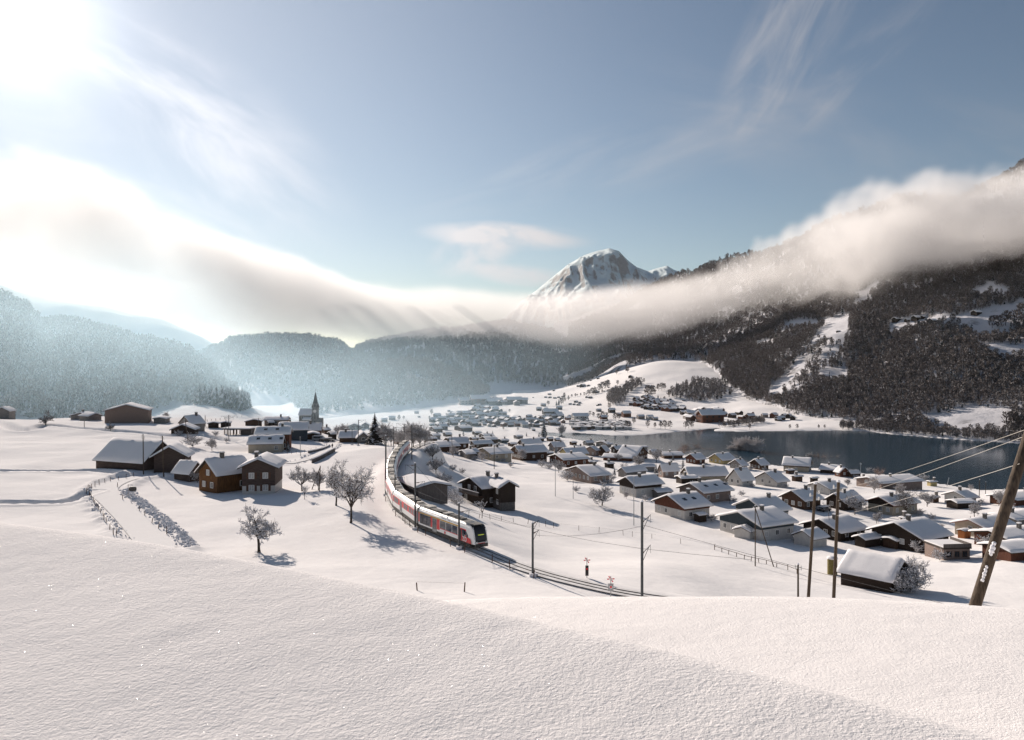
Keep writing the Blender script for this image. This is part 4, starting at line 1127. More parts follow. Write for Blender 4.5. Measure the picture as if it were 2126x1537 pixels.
def wing(root, W, L, he, rise, style, oh, seed, vis, detail, loc=(0, 0), rot=0.0, snow_t=0.42, chim=0, nofloor=False, wins=True, skyl=0, bal=None, lower=2.55, gable_win=True, door=False):
    """one gabled volume as parts of root; ridge along local x, front gable at -x, visible long side at y*vis"""
    sty = STY[style]; r = random.Random(seed)
    Wi, Li = W - 2 * oh, L - 2 * oh * 0.9
    slope = rise / (W / 2)
    we = he + slope * oh - 0.20
    top = []
    ox, oy = loc
    def put(o):
        o.location = Vector((ox, oy, 0)) + Matrix.Rotation(rot, 3, 'Z') @ o.location
        o.rotation_euler[2] += rot
        return o
    two = sty[1] is not None and he > 3.0
    if two:
        lo = min(lower, he - 0.4)
        mb = MB(); mb.box((0, 0, lo / 2 - 1.0), (Li, Wi, lo + 2.0))
        put(link('wall', mb.mesh('wall', [M[sty[0]]]), root))
        mb = MB(); h = Wi / 2 + 0.06
        mb.prism([(-h, lo), (h, lo), (h, we), (0, we + h * slope - 0.02), (-h, we)], -Li / 2 - 0.06, Li / 2 + 0.06)
        put(link('timber_wall', mb.mesh('timber_wall', [M[sty[1]]]), root))
    else:
        put(link('wall', gable_wall_mesh('wall', Wi, Li, 0, we, slope, M[sty[0]], -2.0), root))
    rf = put(link('roof', roof_boards_mesh('roof', W, L, he, rise, 0.20, M[sty[2]]), root))
    sn = link('snow_cover', roof_snow_mesh('snow_cover', W, L, he, rise, snow_t, seed), rf)
    if chim:
        for k in range(chim):
            cx = r.uniform(-0.3, 0.35) * L if chim > 1 else r.uniform(-0.25, 0.3) * L
            cy_ = vis * r.uniform(0.02, 0.12) * W
            zb_ = he + rise - abs(cy_) * slope
            mb = MB(); mb.box((cx, cy_, zb_ + 0.55), (0.75, 0.75, 1.7), 0); mb.box((cx, cy_, zb_ + 1.45), (0.95, 0.95, 0.14), 0); mb.box((cx, cy_, zb_ + 1.66), (0.8, 0.8, 0.28), 1)
            link('chimney', mb.mesh('chimney', [M['stone'], M['snow_roof']]), rf)
    for k in range(skyl):
        sx_ = (-0.25 + 0.4 * k) * L * 0.8; sy_ = vis * W * 0.25
        mb = MB(); mb.box((0, 0, 0), (1.1, 1.2, 0.2), 0)
        o = link('skylight', mb.mesh('skylight', [M['glass']]), rf)
        o.location = (sx_, sy_, he + rise - abs(sy_) * slope + snow_t + 0.0); o.rotation_euler = (-vis * math.atan(slope), 0, 0)
    if wins:
        kinds = [sty[3]] + ([sty[3], 'curtain'] if sty[3] == 'white' else [])
        offg = 0.06 if two else 0.0
        # gable end
        if gable_win:
            nf = max(1, int((we + Wi / 2 * slope - 0.6) / 2.6))
            for f in range(min(nf, 4)):
                zc = 1.55 + 2.62 * f
                if zc < we - 0.7: half = Wi / 2 - 0.5
                else: half = (we + Wi / 2 * slope - zc - 1.1) / max(slope, 0.1) * 0.8
                half = min(half, Wi / 2 - 0.5)
                if half < 0.7: 
                    if half > -0.1 and f > 0 and detail > 1: half = 0.6
                    else: continue
                n = max(1, int(2 * half / 2.35))
                for q in range(n):
                    if r.random() < 0.12 and n > 1: continue
                    yy = (q + 0.5) / n * 2 * half - half
                    off = offg if (two and zc > lower) else 0.0
                    put(link('window', WIN[r.choice(kinds)], root, (-Li / 2 - off, yy, zc)))
                    if detail > 2:
                        for s_ in (-1, 1): put(link('shutter', SHUT, root, (-Li / 2 - off, yy + s_ * 0.86, zc)))
        # long side
        nf = max(1, int((we - 0.3) / 2.6)) if he < 3.2 else max(1, int((he + 0.3) / 2.6))
        for f in range(min(nf, 3)):
            zc = 1.5 + 2.62 * f
            if zc > we - 0.75: continue
            n = max(1, int(Li / 3.4))
            for q in range(n):
                if r.random() < 0.25 and n > 1: continue
                xx = (q + 0.5) / n * Li - Li / 2 + r.uniform(-.2, .2)
                off = offg if (two and zc > lower) else 0.0
                o = link('window', WIN[r.choice(kinds)], root, (xx, vis * (Wi / 2 + off), zc)); o.rotation_euler = (0, 0, math.pi / 2 if vis < 0 else -math.pi / 2)
                put(o)
    if door:
        o = link('door', DOOR, root, (-Li * 0.32, vis * (Wi / 2), 0.0)); o.rotation_euler = (0, 0, math.pi / 2 if vis < 0 else -math.pi / 2); put(o)
    if (sty[4] if bal is None else bal) and he > 3.4:
        mb = MB(); z_ = 2.62
        mb.box((-Li / 2 - 0.65, 0, z_), (1.2, Wi - 0.4, 0.16), 0)
        o = put(link('balcony', mb.mesh('balcony', [M['brown_wood']]), root))
        mb = MB(); nb = int((Wi - 0.4) / 0.5)
        for q in range(nb): mb.box((-Li / 2 - 1.2, -Wi / 2 + 0.3 + (q + 0.5) * (Wi - 0.6) / nb, z_ + 0.5), (0.05, 0.36, 0.8), 0)
        mb.box((-Li / 2 - 1.2, 0, z_ + 0.97), (0.12, Wi - 0.4, 0.08), 0); mb.box((-Li / 2 - 1.2, 0, z_ + 1.07), (0.22, Wi - 0.4, 0.12), 1)
        link('railing', mb.mesh('railing', [M['grey_wood'], M['snow_roof']]), o)

def solve_ext(x, y, ex, ey, ut):
    if ut < 0: return -ut
    k = (ut - CU) / F
    t = (k * y - x) / (ex - k * ey)
    return t

HLOG = []
def house(label, un, vb, ve, ul, ur, va, th, gable='L', style='brown', name='chalet', cat='house', group=None, detail=1, oh=None, snow=0.45, chim=1, skyl=0, wins=True, bal=None, dd=None, wing2=None, door=False, lower=2.55):
    p = spot(un, vb) if dd is None else P(un, vb, dd)
    x, y, z = p
    t_ = rad(th); r = (math.cos(t_), math.sin(t_)); l = (-math.sin(t_), math.cos(t_))
    def both(a):
        r_ = (math.cos(a), math.sin(a)); l_ = (-math.sin(a), math.cos(a))
        return solve_ext(x, y, *l_, ul), solve_ext(x, y, *r_, ur)
    span = (abs(ur) if ur > 40 else un) - (ul if ul > 40 else un)
    lo = min(4.5, 0.5 * span / F * y); hi_ = 18.5 if 'very long' not in label else 25
    okk = lambda q, ut: ut < 0 or lo <= q <= hi_
    tl, tr = both(t_)
    if not (okk(tl, ul) and okk(tr, ur)):
        if th > 13:
            for k in range(1, 24):
                hit_ = False
                for sg in (1, -1):
                    a = rad(th + sg * 2 * k)
                    if not rad(3) < a < rad(87): continue
                    q = both(a)
                    if okk(q[0], ul) and okk(q[1], ur): t_ = a; tl, tr = q; hit_ = True; break
                if hit_: break
        if not okk(tl, ul): tl = min(max(0.75 * tr, 4.0), 10.5) if okk(tr, ur) else 8.0
        if not okk(tr, ur): tr = min(max(0.75 * tl, 4.0), 10.5)
        r = (math.cos(t_), math.sin(t_)); l = (-math.sin(t_), math.cos(t_))
    W, L = (tl, tr) if gable == 'L' else (tr, tl)
    g = l if gable == 'L' else r
    he = min(max((vb - ve) / F * y, 1.9), 9.0)
    ya = y + W / 2 * g[1]
    rise = CAMZ - (va - CV) / F * ya - (z + he) - snow * 0.9
    rise = min(max(rise, W / 2 * 0.22), W / 2 * 1.2)
    HLOG.append((label[:34], round(y), round(W, 1), round(L, 1), round(he, 1), round(rise, 1)))
    c = Vector((x + r[0] * tr / 2 + l[0] * tl / 2, y + r[1] * tr / 2 + l[1] * tl / 2, z))
    root = bpy.data.objects.new(name, None); COL.objects.link(root); root.empty_display_size = 1
    root.location = c; root.rotation_euler = (0, 0, t_ if gable == 'L' else t_ + math.pi / 2)
    tag(root, label, cat, group)
    if oh is None: oh = min(0.85, W * 0.09)
    sd = int(un * 7 + vb * 13) % 9999
    wing(root, W, L, he, rise, style, oh, sd, -1 if gable == 'L' else 1, detail, snow_t=snow, chim=chim, skyl=skyl, wins=wins, bal=bal, door=door, lower=lower)
    return root, W, L, he, rise
# ------------------------------------------------------------------ the houses, left to right
VG = 'snow covered houses of the lakeside village'
# farm group on the left
house('old barn with one huge snowy roof slope beside the zigzag topped pole', 296, 979, 966, 192, -12.5, 914, 66, 'R', 'old', 'barn', 'barn', None, 1, 0.6, 0.4, 0, wins=False)
_r = house('weathered wooden house with broad gable between the big roofed barn and the farmhouse', 310, 982, 951, -10, 391, 925, 12, 'R', 'old', 'wooden_house', 'house', None, 1, 0.9, 0.45, 0, wins=False, door=True)
_r = house('small low shed with blue shaded snow roof behind the farmhouse', 392, 1002, 987, 355, -5, 957, 62, 'R', 'old', 'shed', 'shed', None, 1, 0.5, 0.4, 0, wins=False)
# farmhouse: two gabled wings
def farmhouse():
    root, W, L, he, rise = house('large dark timber farmhouse with two gabled wings and white framed windows', 449, 1026, 989, 403, 528, 951, 52, 'L', 'golden', 'farmhouse', 'farmhouse', None, 3, 0.8, 0.45, 1) 
    a = spot(492, 1028); t_ = rad(7)
    W2 = 11.6; L2 = 11.5
    he2 = (1027 - 970) / F * a.y; rise2 = CAMZ - (947 - CV) / F * (a.y + 1) - (a.z + he2) - 0.4
    r = Vector((math.cos(t_), math.sin(t_), 0)); l = Vector((-math.sin(t_), math.cos(t_), 0))
    W2 = solve_ext(a.x, a.y, r.x, r.y, 578)
    c = Vector((a.x, a.y, a.z)) + r * W2 / 2 + l * L2 / 2
    inv = root.matrix_basis.inverted(); root.rotation_mode = 'XYZ'
    Mx = Matrix.Translation(root.location) @ Matrix.Rotation(root.rotation_euler[2], 4, 'Z')
    lc = Mx.inverted() @ c
    wing(root, W2, L2, he2, rise2, 'farm', 0.9, 515, 1, 3, loc=(lc.x, lc.y), rot=(t_ + math.pi / 2) - root.rotation_euler[2], chim=1, lower=2.0, bal=0)
STY['golden'] = ('golden_wood', None, 'eave', 'white', 0)
STY['farm'] = ('white_plaster', 'old_wood', 'eave', 'curtain', 0)
farmhouse()
house('big brown hall barn with wide gable on the far left plateau', 213, 879, 854, -16, 310, 839, 14, 'R', 'hall', 'hall_barn', 'barn', None, 1, 0.7, 0.4, 0, wins=False, door=True)
house('low chalet peeping over the snow ridge left of the brown hall barn', 143, 872, 866, -9, 189, 856, 4, 'R', 'grey', 'chalet', 'house', None, 1, 0.6, 0.4, 1, wins=False)
house('small snow roofed cottage tucked against the left wall of the hall barn', 184, 874, 866, -8, 214, 857, 60, 'R', 'grey', 'cottage', 'house', None, 1, 0.5, 0.4, 0, wins=False)
house('snowy roof cut off by the left edge of the photo', -14, 867, 855, -9, 20, 845, 12, 'R', 'grey', 'cottage', 'house', None, 1, 0.5, 0.4, 0, wins=False, dd=392)
house('low house behind the right corner of the hall barn', 316, 879, 873, -8, 345, 867, 8, 'R', 'grey', 'cottage', 'house', None, 1, 0.5, 0.4, 0, wins=False)
house('tall pale house with steep blue shaded roof and dark gable', 396, 897, 881, 369, 428, 862, 54, 'L', 'grey', 'tall_house', 'house', None, 2, 0.4, 0.3, 1)
house('dark shed with pitched snow roof in front of the tall pale house', 351, 905, 896, -8, 405, 880, 8, 'R', 'dark', 'shed', 'shed', None, 1, 0.6, 0.4, 0, wins=False)
# station cluster
house('long brown chalet with thick rippled snow roof and dormer windows above the farmhouse', 512, 941, 923, 502, 587, 904, 10, 'L', 'c/b', 'chalet', 'house', None, 2, 0.5, 0.6, 0, skyl=3, lower=2.2)
house('taller red brown chalet rising behind the rippled snow roof', 527, 936, 903, 519, 603, 885, 10, 'L', 'red', 'chalet', 'house', None, 2, 0.5, 0.6, 1, skyl=2)
house('blue grey boarded house with wide snow roof right of the red brown chalet', 577, 914, 894, 566, 640, 876, 12, 'L', 'blue', 'boarded_house', 'house', None, 1, 0.6, 0.5, 0)
house('red brown station building with blue shaded roof below the church', 634, 905, 894, 622, 668, 878, 10, 'L', 'red', 'station_building', 'house', None, 1, 0.5, 0.4, 1)
house('small carport roof thick with snow beside the parked van', 635, 913, 909, -6, 664, 903, 15, 'R', 'brown', 'carport', 'shed', None, 1, 0.5, 0.45, 0, wins=False)
house('small chalet with two gables in front of the long hipped house', 507, 884, 880, -6, 546, 874, 18, 'R', 'brown', 'chalet', 'house', None, 1, 0.5, 0.35, 0)
house('long house with brown walls and grey hipped roof before the snowy mound', 546, 884, 873, -10, 598, 865, 8, 'L', 'brownp', 'long_house', 'house', None, 1, 0.6, 0.35, 1)
house('low dark shed on the white plain left of the open sided shelter', 430, 889, 884, -6, 456, 879, 20, 'R', 'dark', 'shed', 'shed', None, 1, 0.4, 0.35, 0, wins=False)
house('second low dark shed left of the open sided shelter, nearer to it', 456, 888, 884, -6, 478, 878, 12, 'R', 'dark', 'shed', 'shed', None, 1, 0.4, 0.35, 0, wins=False)
house('beige house with steep gable beside the tall dark conifer', 740, 921, 913, -11, 769, 897, 16, 'R', 'grey', 'gabled_house', 'house', None, 2, 0.6, 0.4, 0)
house('house with long blue shaded roof left of the steep beige gable', 702, 920, 911, -9, 742, 894, 8, 'L', 'brown', 'long_house', 'house', None, 1, 0.5, 0.4, 1)
house('pale house with two low gables on the plain behind the conifer', 718, 893, 887, -9, 752, 879, 12, 'R', 'grey', 'pale_house', 'house', None, 1, 0.6, 0.4, 0)
house('grey farm building with a flat gable on the plain behind the conifer', 748, 890, 884, -9, 768, 877, 10, 'R', 'grey', 'pale_house', 'house', None, 1, 0.6, 0.4, 0)
house('brown cottage half hidden among trees where the train rounds the bend', 822, 923, 917, -8, 843, 910, 20, 'R', 'old', 'cottage', 'house', None, 1, 0.5, 0.4, 0)
# by the railway
house('grey wooden shed with sunlit roof right beside the train', 864, 1033, 1022, -13, 938, 999, 27, 'R', 'greyw', 'railway_shed', 'shed', None, 1, 0.7, 0.4, 0, wins=False, door=True)
def dark_house():
    root, W, L, he, rise = house('dark brown timber house with two gables and two chimneys right of the train', 1001, 1055, 1016, 950, 1050, 989, 34, 'L', 'dark', 'timber_house', 'house', None, 2, 0.9, 0.45, 1, bal=1)
    a = spot(1036, 1062); t_ = rad(24)
    r = Vector((math.cos(t_), math.sin(t_), 0)); l = Vector((-math.sin(t_), math.cos(t_), 0))
    W2 = solve_ext(a.x, a.y, r.x, r.y, 1078); L2 = 9.5
    he2 = (1062 - 1017) / F * a.y; rise2 = CAMZ - (998 - CV) / F * (a.y + 2) - (a.z + he2) - 0.4
    c = Vector((a.x, a.y, a.z)) + r * W2 / 2 + l * L2 / 2
    Mx = Matrix.Translation(root.location) @ Matrix.Rotation(root.rotation_euler[2], 4, 'Z')
    lc = Mx.inverted() @ c
    wing(root, W2, L2, he2, rise2, 'stonedark', 0.8, 516, 1, 2, loc=(lc.x, lc.y), rot=(t_ + math.pi / 2) - root.rotation_euler[2], chim=1, lower=1.6, bal=0, gable_win=False)
STY['stonedark'] = ('stone', 'dark_wood', 'eave', 'white', 0)
dark_house()
# upper rows behind the dark house
T = [
 ('brown chalet with shaded gable left of the pole top bush', 914, 938, 929, 889, 957, 916, 30, 'L', 'brown'),
 ('broad chalet with blue shaded roof behind the brown chalet left of the pole', 935, 934, 922, 918, 977, 907, 22, 'L', 'brown'),
 ('small chalet with pale roof at the left end of the upper row', 884, 919, 912, 879, 902, 907, 20, 'L', 'brown'),
 ('chalet with white roof and red brown gable right of the broad blue shaded roof', 985, 931, 923, 972, 1026, 914, 26, 'L', 'brown'),
 ('cream fronted house with open gable and balcony behind the thin pole', 1020, 957, 944, 985, 1067, 929, 30, 'L', 'cream'),
 ('large brown house with long snow roof right of the cream fronted house', 1079, 957, 941, 1058, 1140, 924, 22, 'L', 'brown'),
 ('wide chalet with dark gable behind the long snow roofed brown house', 1087, 935, 924, 1044, 1128, 911, 24, 'L', 'brown'),
 ('tiny lean to cottage between the brown chalets and the cream fronted house', 975, 949, 941, 962, 996, 931, 28, 'L', 'greyw'),
 ('low white roofed shed in front of the small lean to cottage', 968, 953, 947, 950, 990, 938, 24, 'L', 'grey'),
 ('chestnut brown house with long double roof above the thin lamp post', 1170, 970, 956, 1136, 1226, 942, 26, 'L', 'red'),
 ('yellow gabled house with blue shaded roof behind the chestnut brown house', 1178, 953, 944, 1159, 1223, 929, 22, 'L', 'yellow'),
 ('pale beige house with dark windows at the edge of the upper row', 1150, 938, 929, 1137, 1176, 917, 24, 'L', 'pink'),
 ('pale modern house with strong shaded roof beside the domed tree', 1226, 1005, 990, 1168, 1271, 966, 28, 'L', 'pink'),
 ('white two storey house with dark recesses and blue shaded roof', 1319, 1034, 1010, 1279, 1381, 988, 28, 'L', 'w/d'),
 ('white roofed garage just behind the white two storey house', 1300, 992, 984, 1280, 1345, 969, 35, 'L', 'grey'),
 ('grey house with hipped roof left of the snowy spruce', 1376, 992, 980, 1364, 1412, 960, 18, 'L', 'pink'),
 ('low flat roofed garage left of the hipped grey house', 1333, 978, 973, 1326, 1362, 963, 12, 'L', 'grey'),
 ('long cream bungalow with broad roof slope right of the snowy spruce', 1431, 1000, 991, 1425, 1516, 968, 8, 'L', 'cream'),
 ('brown gabled house with roof sloping down right behind the long bungalow', 1541, 1011, 1000, 1506, 1569, 972, 32, 'L', 'white'),
 ('white chalet with dark gable and wood balcony near the lakeside row', 1614, 1013, 1003, 1562, 1641, 978, 30, 'L', 'w/b'),
 ('brown plastered house with three roof windows behind the flowery balcony chalet', 1462, 1046, 1025, 1403, 1525, 1001, 30, 'L', 'brownp'),
 ('chalet with flower railing balcony and white lower walls', 1421, 1083, 1057, 1351, 1482, 1025, 30, 'L', 'w/r'),
 ('low garage with rounded snow roof left of the flower balcony chalet', 1365, 1036, 1028, 1350, 1398, 1014, 22, 'L', 'grey'),
 ('snow capped car shelter between the long bungalow and the brown plastered house', 1414, 1005, 999, 1400, 1452, 990, 14, 'L', 'dark'),
 ('large white house with blue grey gable and terrace near the double pole', 1581, 1126, 1095, 1485, 1658, 1059, 29, 'L', 'w/u'),
 ('white house with dark gable and roof vent just behind the blue grey gabled house', 1592, 1092, 1065, 1519, 1646, 1033, 29, 'L', 'w/u'),
 ('dark brown house with small porch roof left of the right hand pole', 1672, 1061, 1042, 1615, 1712, 1016, 32, 'L', 'brown'),
 ('brown chalet whose roof meets the top of the right hand pole', 1724, 1030, 1017, 1670, 1760, 999, 28, 'L', 'w/b'),
 ('dark house with carport half behind the right hand pole', 1755, 1062, 1046, 1709, 1797, 1022, 32, 'L', 'dark'),
 ('black brown house with wide snow roof behind the two wooden poles', 1746, 1127, 1108, 1658, 1806, 1075, 29, 'L', 'dark'),
 ('brown white house with long window band left of the wispy birch', 1856, 1073, 1051, 1794, 1913, 1029, 28, 'L', 'c/d'),
 ('long black brown house with three gables of snow above the barn', 1918, 1150, 1123, 1799, 1981, 1082, 31, 'L', 'dark'),
 ('white based chalet with red eaves right of the long black brown house', 2050, 1119, 1100, 1972, 2114, 1076, 27, 'L', 'c/d'),
 ('lakeside chalet with dark gable and small square windows near the right shore', 2009, 1049, 1036, 1953, 2035, 1018, 26, 'L', 'w/d'),
 ('very long flat house with blue shaded roof at the water side', 1830, 1015, 1005, 1772, 1921, 990, 20, 'L', 'brownp'),
 ('dark lakeside villa with chimney and balcony standing apart at the water', 1682, 982, 969, 1623, 1688, 950, 72, 'R', 'c/b'),
 ('low white roofed boathouse right of the lakeside villa', 1738, 985, 978, 1699, 1747, 965, 70, 'R', 'dark'),
 ('small red brown gabled cabin by the water', 1743, 991, 982, -5, 1766, 969, 14, 'R', 'red'),
 ('low shed with white roof right of the red brown cabin', 1767, 992, 984, 1763, 1788, 976, 10, 'L', 'brown'),
 ('little yellow brown chalet at the shore behind the long bungalow', 1500, 965, 957, 1468, 1530, 941, 30, 'L', 'yellow'),
 ('red brown house with pyramid like snow roof near the shore larches', 1446, 965, 955, 1420, 1468, 941, 30, 'L', 'red'),
 ('long low house with flat snow roof right of the snow laden lime tree', 1377, 953, 946, 1374, 1421, 938, 6, 'L', 'brown'),
 ('big roofed house with steep dark gable turned to the right near the lake', 1322, 958, 948, 1279, 1348, 926, 66, 'R', 'brown'),
 ('low red brown outbuilding in front of the big steep dark gable', 1312, 959, 953, 1249, 1320, 943, 70, 'R', 'red'),
 ('grey gabled chalet with pale balcony near the shore birches', 1541, 976, 968, 1511, 1556, 953, 30, 'L', 'grey'),
 ('brown chalet with white gable windows right of the grey chalet', 1580, 977, 967, 1553, 1600, 952, 24, 'L', 'brown'),
 ('pale modern house with slatted roof windows above the lake', 1238, 948, 936, 1212, 1247, 926, 30, 'L', 'pink'),
 ('dark flat house with shed roof right of the pale slatted house', 1258, 948, 938, 1238, 1268, 925, 26, 'L', 'brown'),
 ('stepped roof house at the water edge above the pale slatted house', 1262, 930, 923, 1234, 1273, 917, 26, 'L', 'grey'),
 ('dark brown gable with arched snow roof left of the big steep gable', 1280, 942, 934, 1266, 1300, 925, 30, 'L', 'dark'),
 ('brick red house cut by the right edge behind the leaning pole', 2096, 1140, 1128, 2078, 2190, 1104, 20, 'L', 'red'),
 ('low brick shed with flat snow roof at the lower right edge', 2100, 1168, 1157, 2086, 2190, 1148, 16, 'L', 'red'),
 ('grey white house with dark balcony behind the leaning pole', 2112, 1096, 1082, 2094, 2170, 1068, 26, 'L', 'grey'),
 ('red eaved house at the right edge above the leaning pole bushes', 2112, 1052, 1046, 2102, 2180, 1034, 24, 'L', 'red'),
]
HOUSE_ROOTS = {}
for row in T:
    lab, un, vb, ve, ul, ur, va, th, gb, st = row
    nm = next((w for w in ('bungalow', 'garage', 'shed', 'barn', 'villa', 'cabin', 'cottage', 'boathouse', 'outbuilding', 'shelter', 'chalet', 'house') if w in lab.split(' ')), 'house')
    cat = 'shed' if nm in ('shed', 'garage', 'outbuilding', 'shelter', 'boathouse') else 'house'
    if nm == 'garage' or nm == 'shelter' or nm == 'shed': wn = False
    else: wn = True
    far = vb < 962
    HOUSE_ROOTS[lab] = house(lab, un, vb, ve, ul, ur, va, th, gb, st, nm, cat, VG, 1 if far else 2, chim=0 if cat == 'shed' else 1, skyl=3 if 'three roof windows' in lab else (2 if 'flower railing' in lab else 0), wins=wn, snow=0.35 if far else 0.42)

# smaller filler houses of the upper rows: (u, base v, roof width in px, roof ridge v, style, label)
FILL = [
 (900, 918, 19, 907, 'brown', 'tiny roof left in the upper row beside the train bend trees'),
 (903, 911, 26, 903, 'grey', 'narrow white roof behind the pole top bush'),
 (929, 908, 21, 897, 'brown', 'dark gabled cottage far back behind the blue shaded roof'),
 (985, 917, 24, 909, 'brown', 'white roofed cottage between two upper row chalets'),
 (1015, 921, 40, 906, 'brown', 'dark gabled double house behind the red brown gable'),
 (1045, 921, 26, 912, 'blue', 'blue shaded little roof left of the wide dark gable chalet'),
 (1076, 912, 22, 904, 'grey', 'snow capped cottage at the lake inlet'),
 (1010, 911, 34, 903, 'brown', 'long dark roofed chalet at the inlet behind the double house'),
 (1142, 917, 17, 907, 'brown', 'gabled cabin with white roof edges left of the tall conifer'),
 (1157, 919, 15, 909, 'brown', 'gabled cabin with white roof edges right of the tall conifer'),
 (1190, 925, 18, 916, 'brown', 'small roof before the lake inlet right of the pale beige house'),
 (1222, 926, 26, 914, 'grey', 'snow mounded house at the water left of the stepped roof house'),
 (1205, 938, 24, 926, 'brown', 'dark cottage behind the yellow gabled house'),
 (1356, 945, 20, 933, 'grey', 'white roof end showing behind the big steep gable'),
 (1335, 935, 22, 926, 'grey', 'blue roof top peeping over the big steep gable'),
 (905, 897, 30, 885, 'brown', 'long low house at the near end of the far village'),
 (918, 893, 26, 879, 'brown', 'barn with white roof at the near end of the far village'),
 (962, 896, 40, 883, 'old', 'long brown shed hidden among shore trees'),
 (1790, 1003, 24, 990, 'brown', 'little gabled house left end of the very long flat house'),
 (1935, 1010, 26, 1003, 'yellow', 'small yellowish annex at the right end of the very long flat house'),
 (948, 927, 30, 916, 'brown', 'brown chalet filling the gap behind the pole top bush'),
 (963, 917, 24, 908, 'dark', 'dark cottage right of the broad blue shaded roof'),
 (990, 904, 22, 896, 'brown', 'cottage at the edge of the white inlet meadow'),
 (1035, 934, 24, 924, 'dark', 'dark roof squeezed between the cream house and the wide dark gable'),
 (1064, 928, 22, 918, 'brown', 'little brown chalet tucked behind the large brown house'),
 (1120, 917, 22, 908, 'brown', 'chalet left of the tall inlet conifer'),
 (1140, 948, 22, 938, 'dark', 'dark chalet between large brown and chestnut brown house'),
 (1192, 950, 26, 939, 'brown', 'chalet peeping over the chestnut brown double roof'),
 (1228, 968, 26, 957, 'brown', 'brown cottage at the village path above the pale modern house'),
 (1265, 972, 24, 961, 'dark', 'dark cottage on the white lane left of the round snowy tree'),
 (1308, 926, 20, 917, 'brown', 'cabin at the water left of the blue roof top'),
 (1395, 972, 26, 962, 'dark', 'dark chalet behind the grey house with hipped roof'),
 (1360, 1008, 24, 998, 'brown', 'brown hut right of the white two storey house roof'),
 (1480, 982, 24, 971, 'brown', 'brown cottage behind the long cream bungalow'),
 (1655, 1000, 28, 988, 'brown', 'brown chalet beside the white chalet with wood balcony'),
 (1690, 1003, 22, 994, 'dark', 'dark hut below the dark lakeside villa'),
 (1640, 985, 22, 975, 'brown', 'shore cottage left of the dark lakeside villa'),
 (1880, 1092, 30, 1078, 'brown', 'brown cottage behind the ridge of the long black house'),
 (1940, 1045, 26, 1034, 'brown', 'brown cottage left of the lakeside chalet'),
 (600, 893, 26, 883, 'brown', 'brown house right of the long hipped house'),
 (676, 901, 24, 890, 'brown', 'brown house right of the station building'),
 (690, 912, 22, 902, 'dark', 'dark house left of the long blue shaded roof'),
 (560, 886, 22, 877, 'dark', 'dark little house before the long hipped house'),
]
for u_, v_, w_, vr_, st_, lab in FILL:
    house(lab, u_ - w_ * 0.12, v_, v_ - (v_ - vr_) * 0.5, u_ - w_ / 2, u_ + w_ / 2, vr_, 26, 'L', st_, 'cottage', 'house', VG, 1, 0.4, 0.35, 1 if w_ > 23 else 0, wins=(w_ > 22))

# small outbuildings
house('dark storage shed under a snowy lean to beside the flower balcony chalet', 1452, 1086, 1074, 1438, 1470, 1064, 30, 'L', 'dark', 'shed', 'shed', None, 1, 0.3, 0.3, 0, wins=False)
house('white annex with rounded snow roof before the blue grey gabled house', 1558, 1122, 1108, 1520, 1572, 1091, 30, 'L', 'white', 'annex', 'shed', None, 1, 0.4, 0.4, 0, wins=False)
house('pale garage with wide flat snow roof between the two wooden poles', 1690, 1139, 1121, 1642, 1723, 1099, 32, 'L', 'white', 'garage', 'shed', None, 1, 0.5, 0.35, 0, wins=False)
house('low flat roofed black annex of the house behind the poles', 1797, 1139, 1128, 1768, 1834, 1109, 28, 'L', 'dark', 'annex', 'shed', None, 1, 0.5, 0.35, 0, wins=False)
house('small wooden shed with bulging snow roof between barn and long black house', 1862, 1142, 1130, 1828, 1880, 1114, 28, 'L', 'brown', 'shed', 'shed', None, 1, 0.4, 0.45, 0, wins=False)
house('bright orange garden shed before the red eaved white chalet', 2003, 1119, 1110, 1986, 2018, 1104, 30, 'L', 'orange', 'garden_shed', 'shed', None, 1, 0.2, 0.15, 0, wins=False)
house('low brown garage with flat snow roof below the lakeside chalet', 1988, 1058, 1053, 1981, 2030, 1047, 12, 'L', 'dark', 'garage', 'shed', None, 1, 0.4, 0.35, 0, wins=False)
_b = house('dark wooden barn with heavy smooth snow roof at the foreground edge', 1853, 1234, 1217, 1736, 1899, 1160, 42, 'R', 'dark', 'barn', 'barn', None, 1, 0.6, 0.5, 0, wins=False)
# terrace block right of the long black house
def terrace():
    p = spot(1985, 1162); root = link('terrace_block', None, None, p); root.rotation_euler[2] = rad(6)
    tag(root, 'flat snow topped terrace block with brown plaster base right of the black house', 'annex')
    w = 58 / F * p.y
    mb = MB(); mb.box((0, 3, 0.6), (w, 6.5, 3.4)); link('wall', mb.mesh('wall', [M['brown_plaster']]), root)
    mb = MB(); mb.box((0, 3, 2.45), (w + 0.5, 7.0, 0.3)); link('slab', mb.mesh('slab', [M['eave']]), root)
    mb = MB(); mb.box((0, -0.45, 3.0), (w + 0.4, 0.1, 0.8)); mb.box((w / 2 + 0.15, 3, 3.0), (0.1, 6.8, 0.8)); link('railing', mb.mesh('railing', [M['grey_wood']]), root)
    mb = MB(); mb.box((0, 3, 2.72), (w + 0.2, 6.6, 0.22)); link('snow_cover', mb.mesh('snow_cover', [M['snow_roof']]), root)
    for k in (-1, 0, 1):
        o = link('window', WIN['brown'], root, (k * w * 0.3, -0.26, 1.2)); o.rotation_euler = (0, 0, math.pi / 2)
terrace()
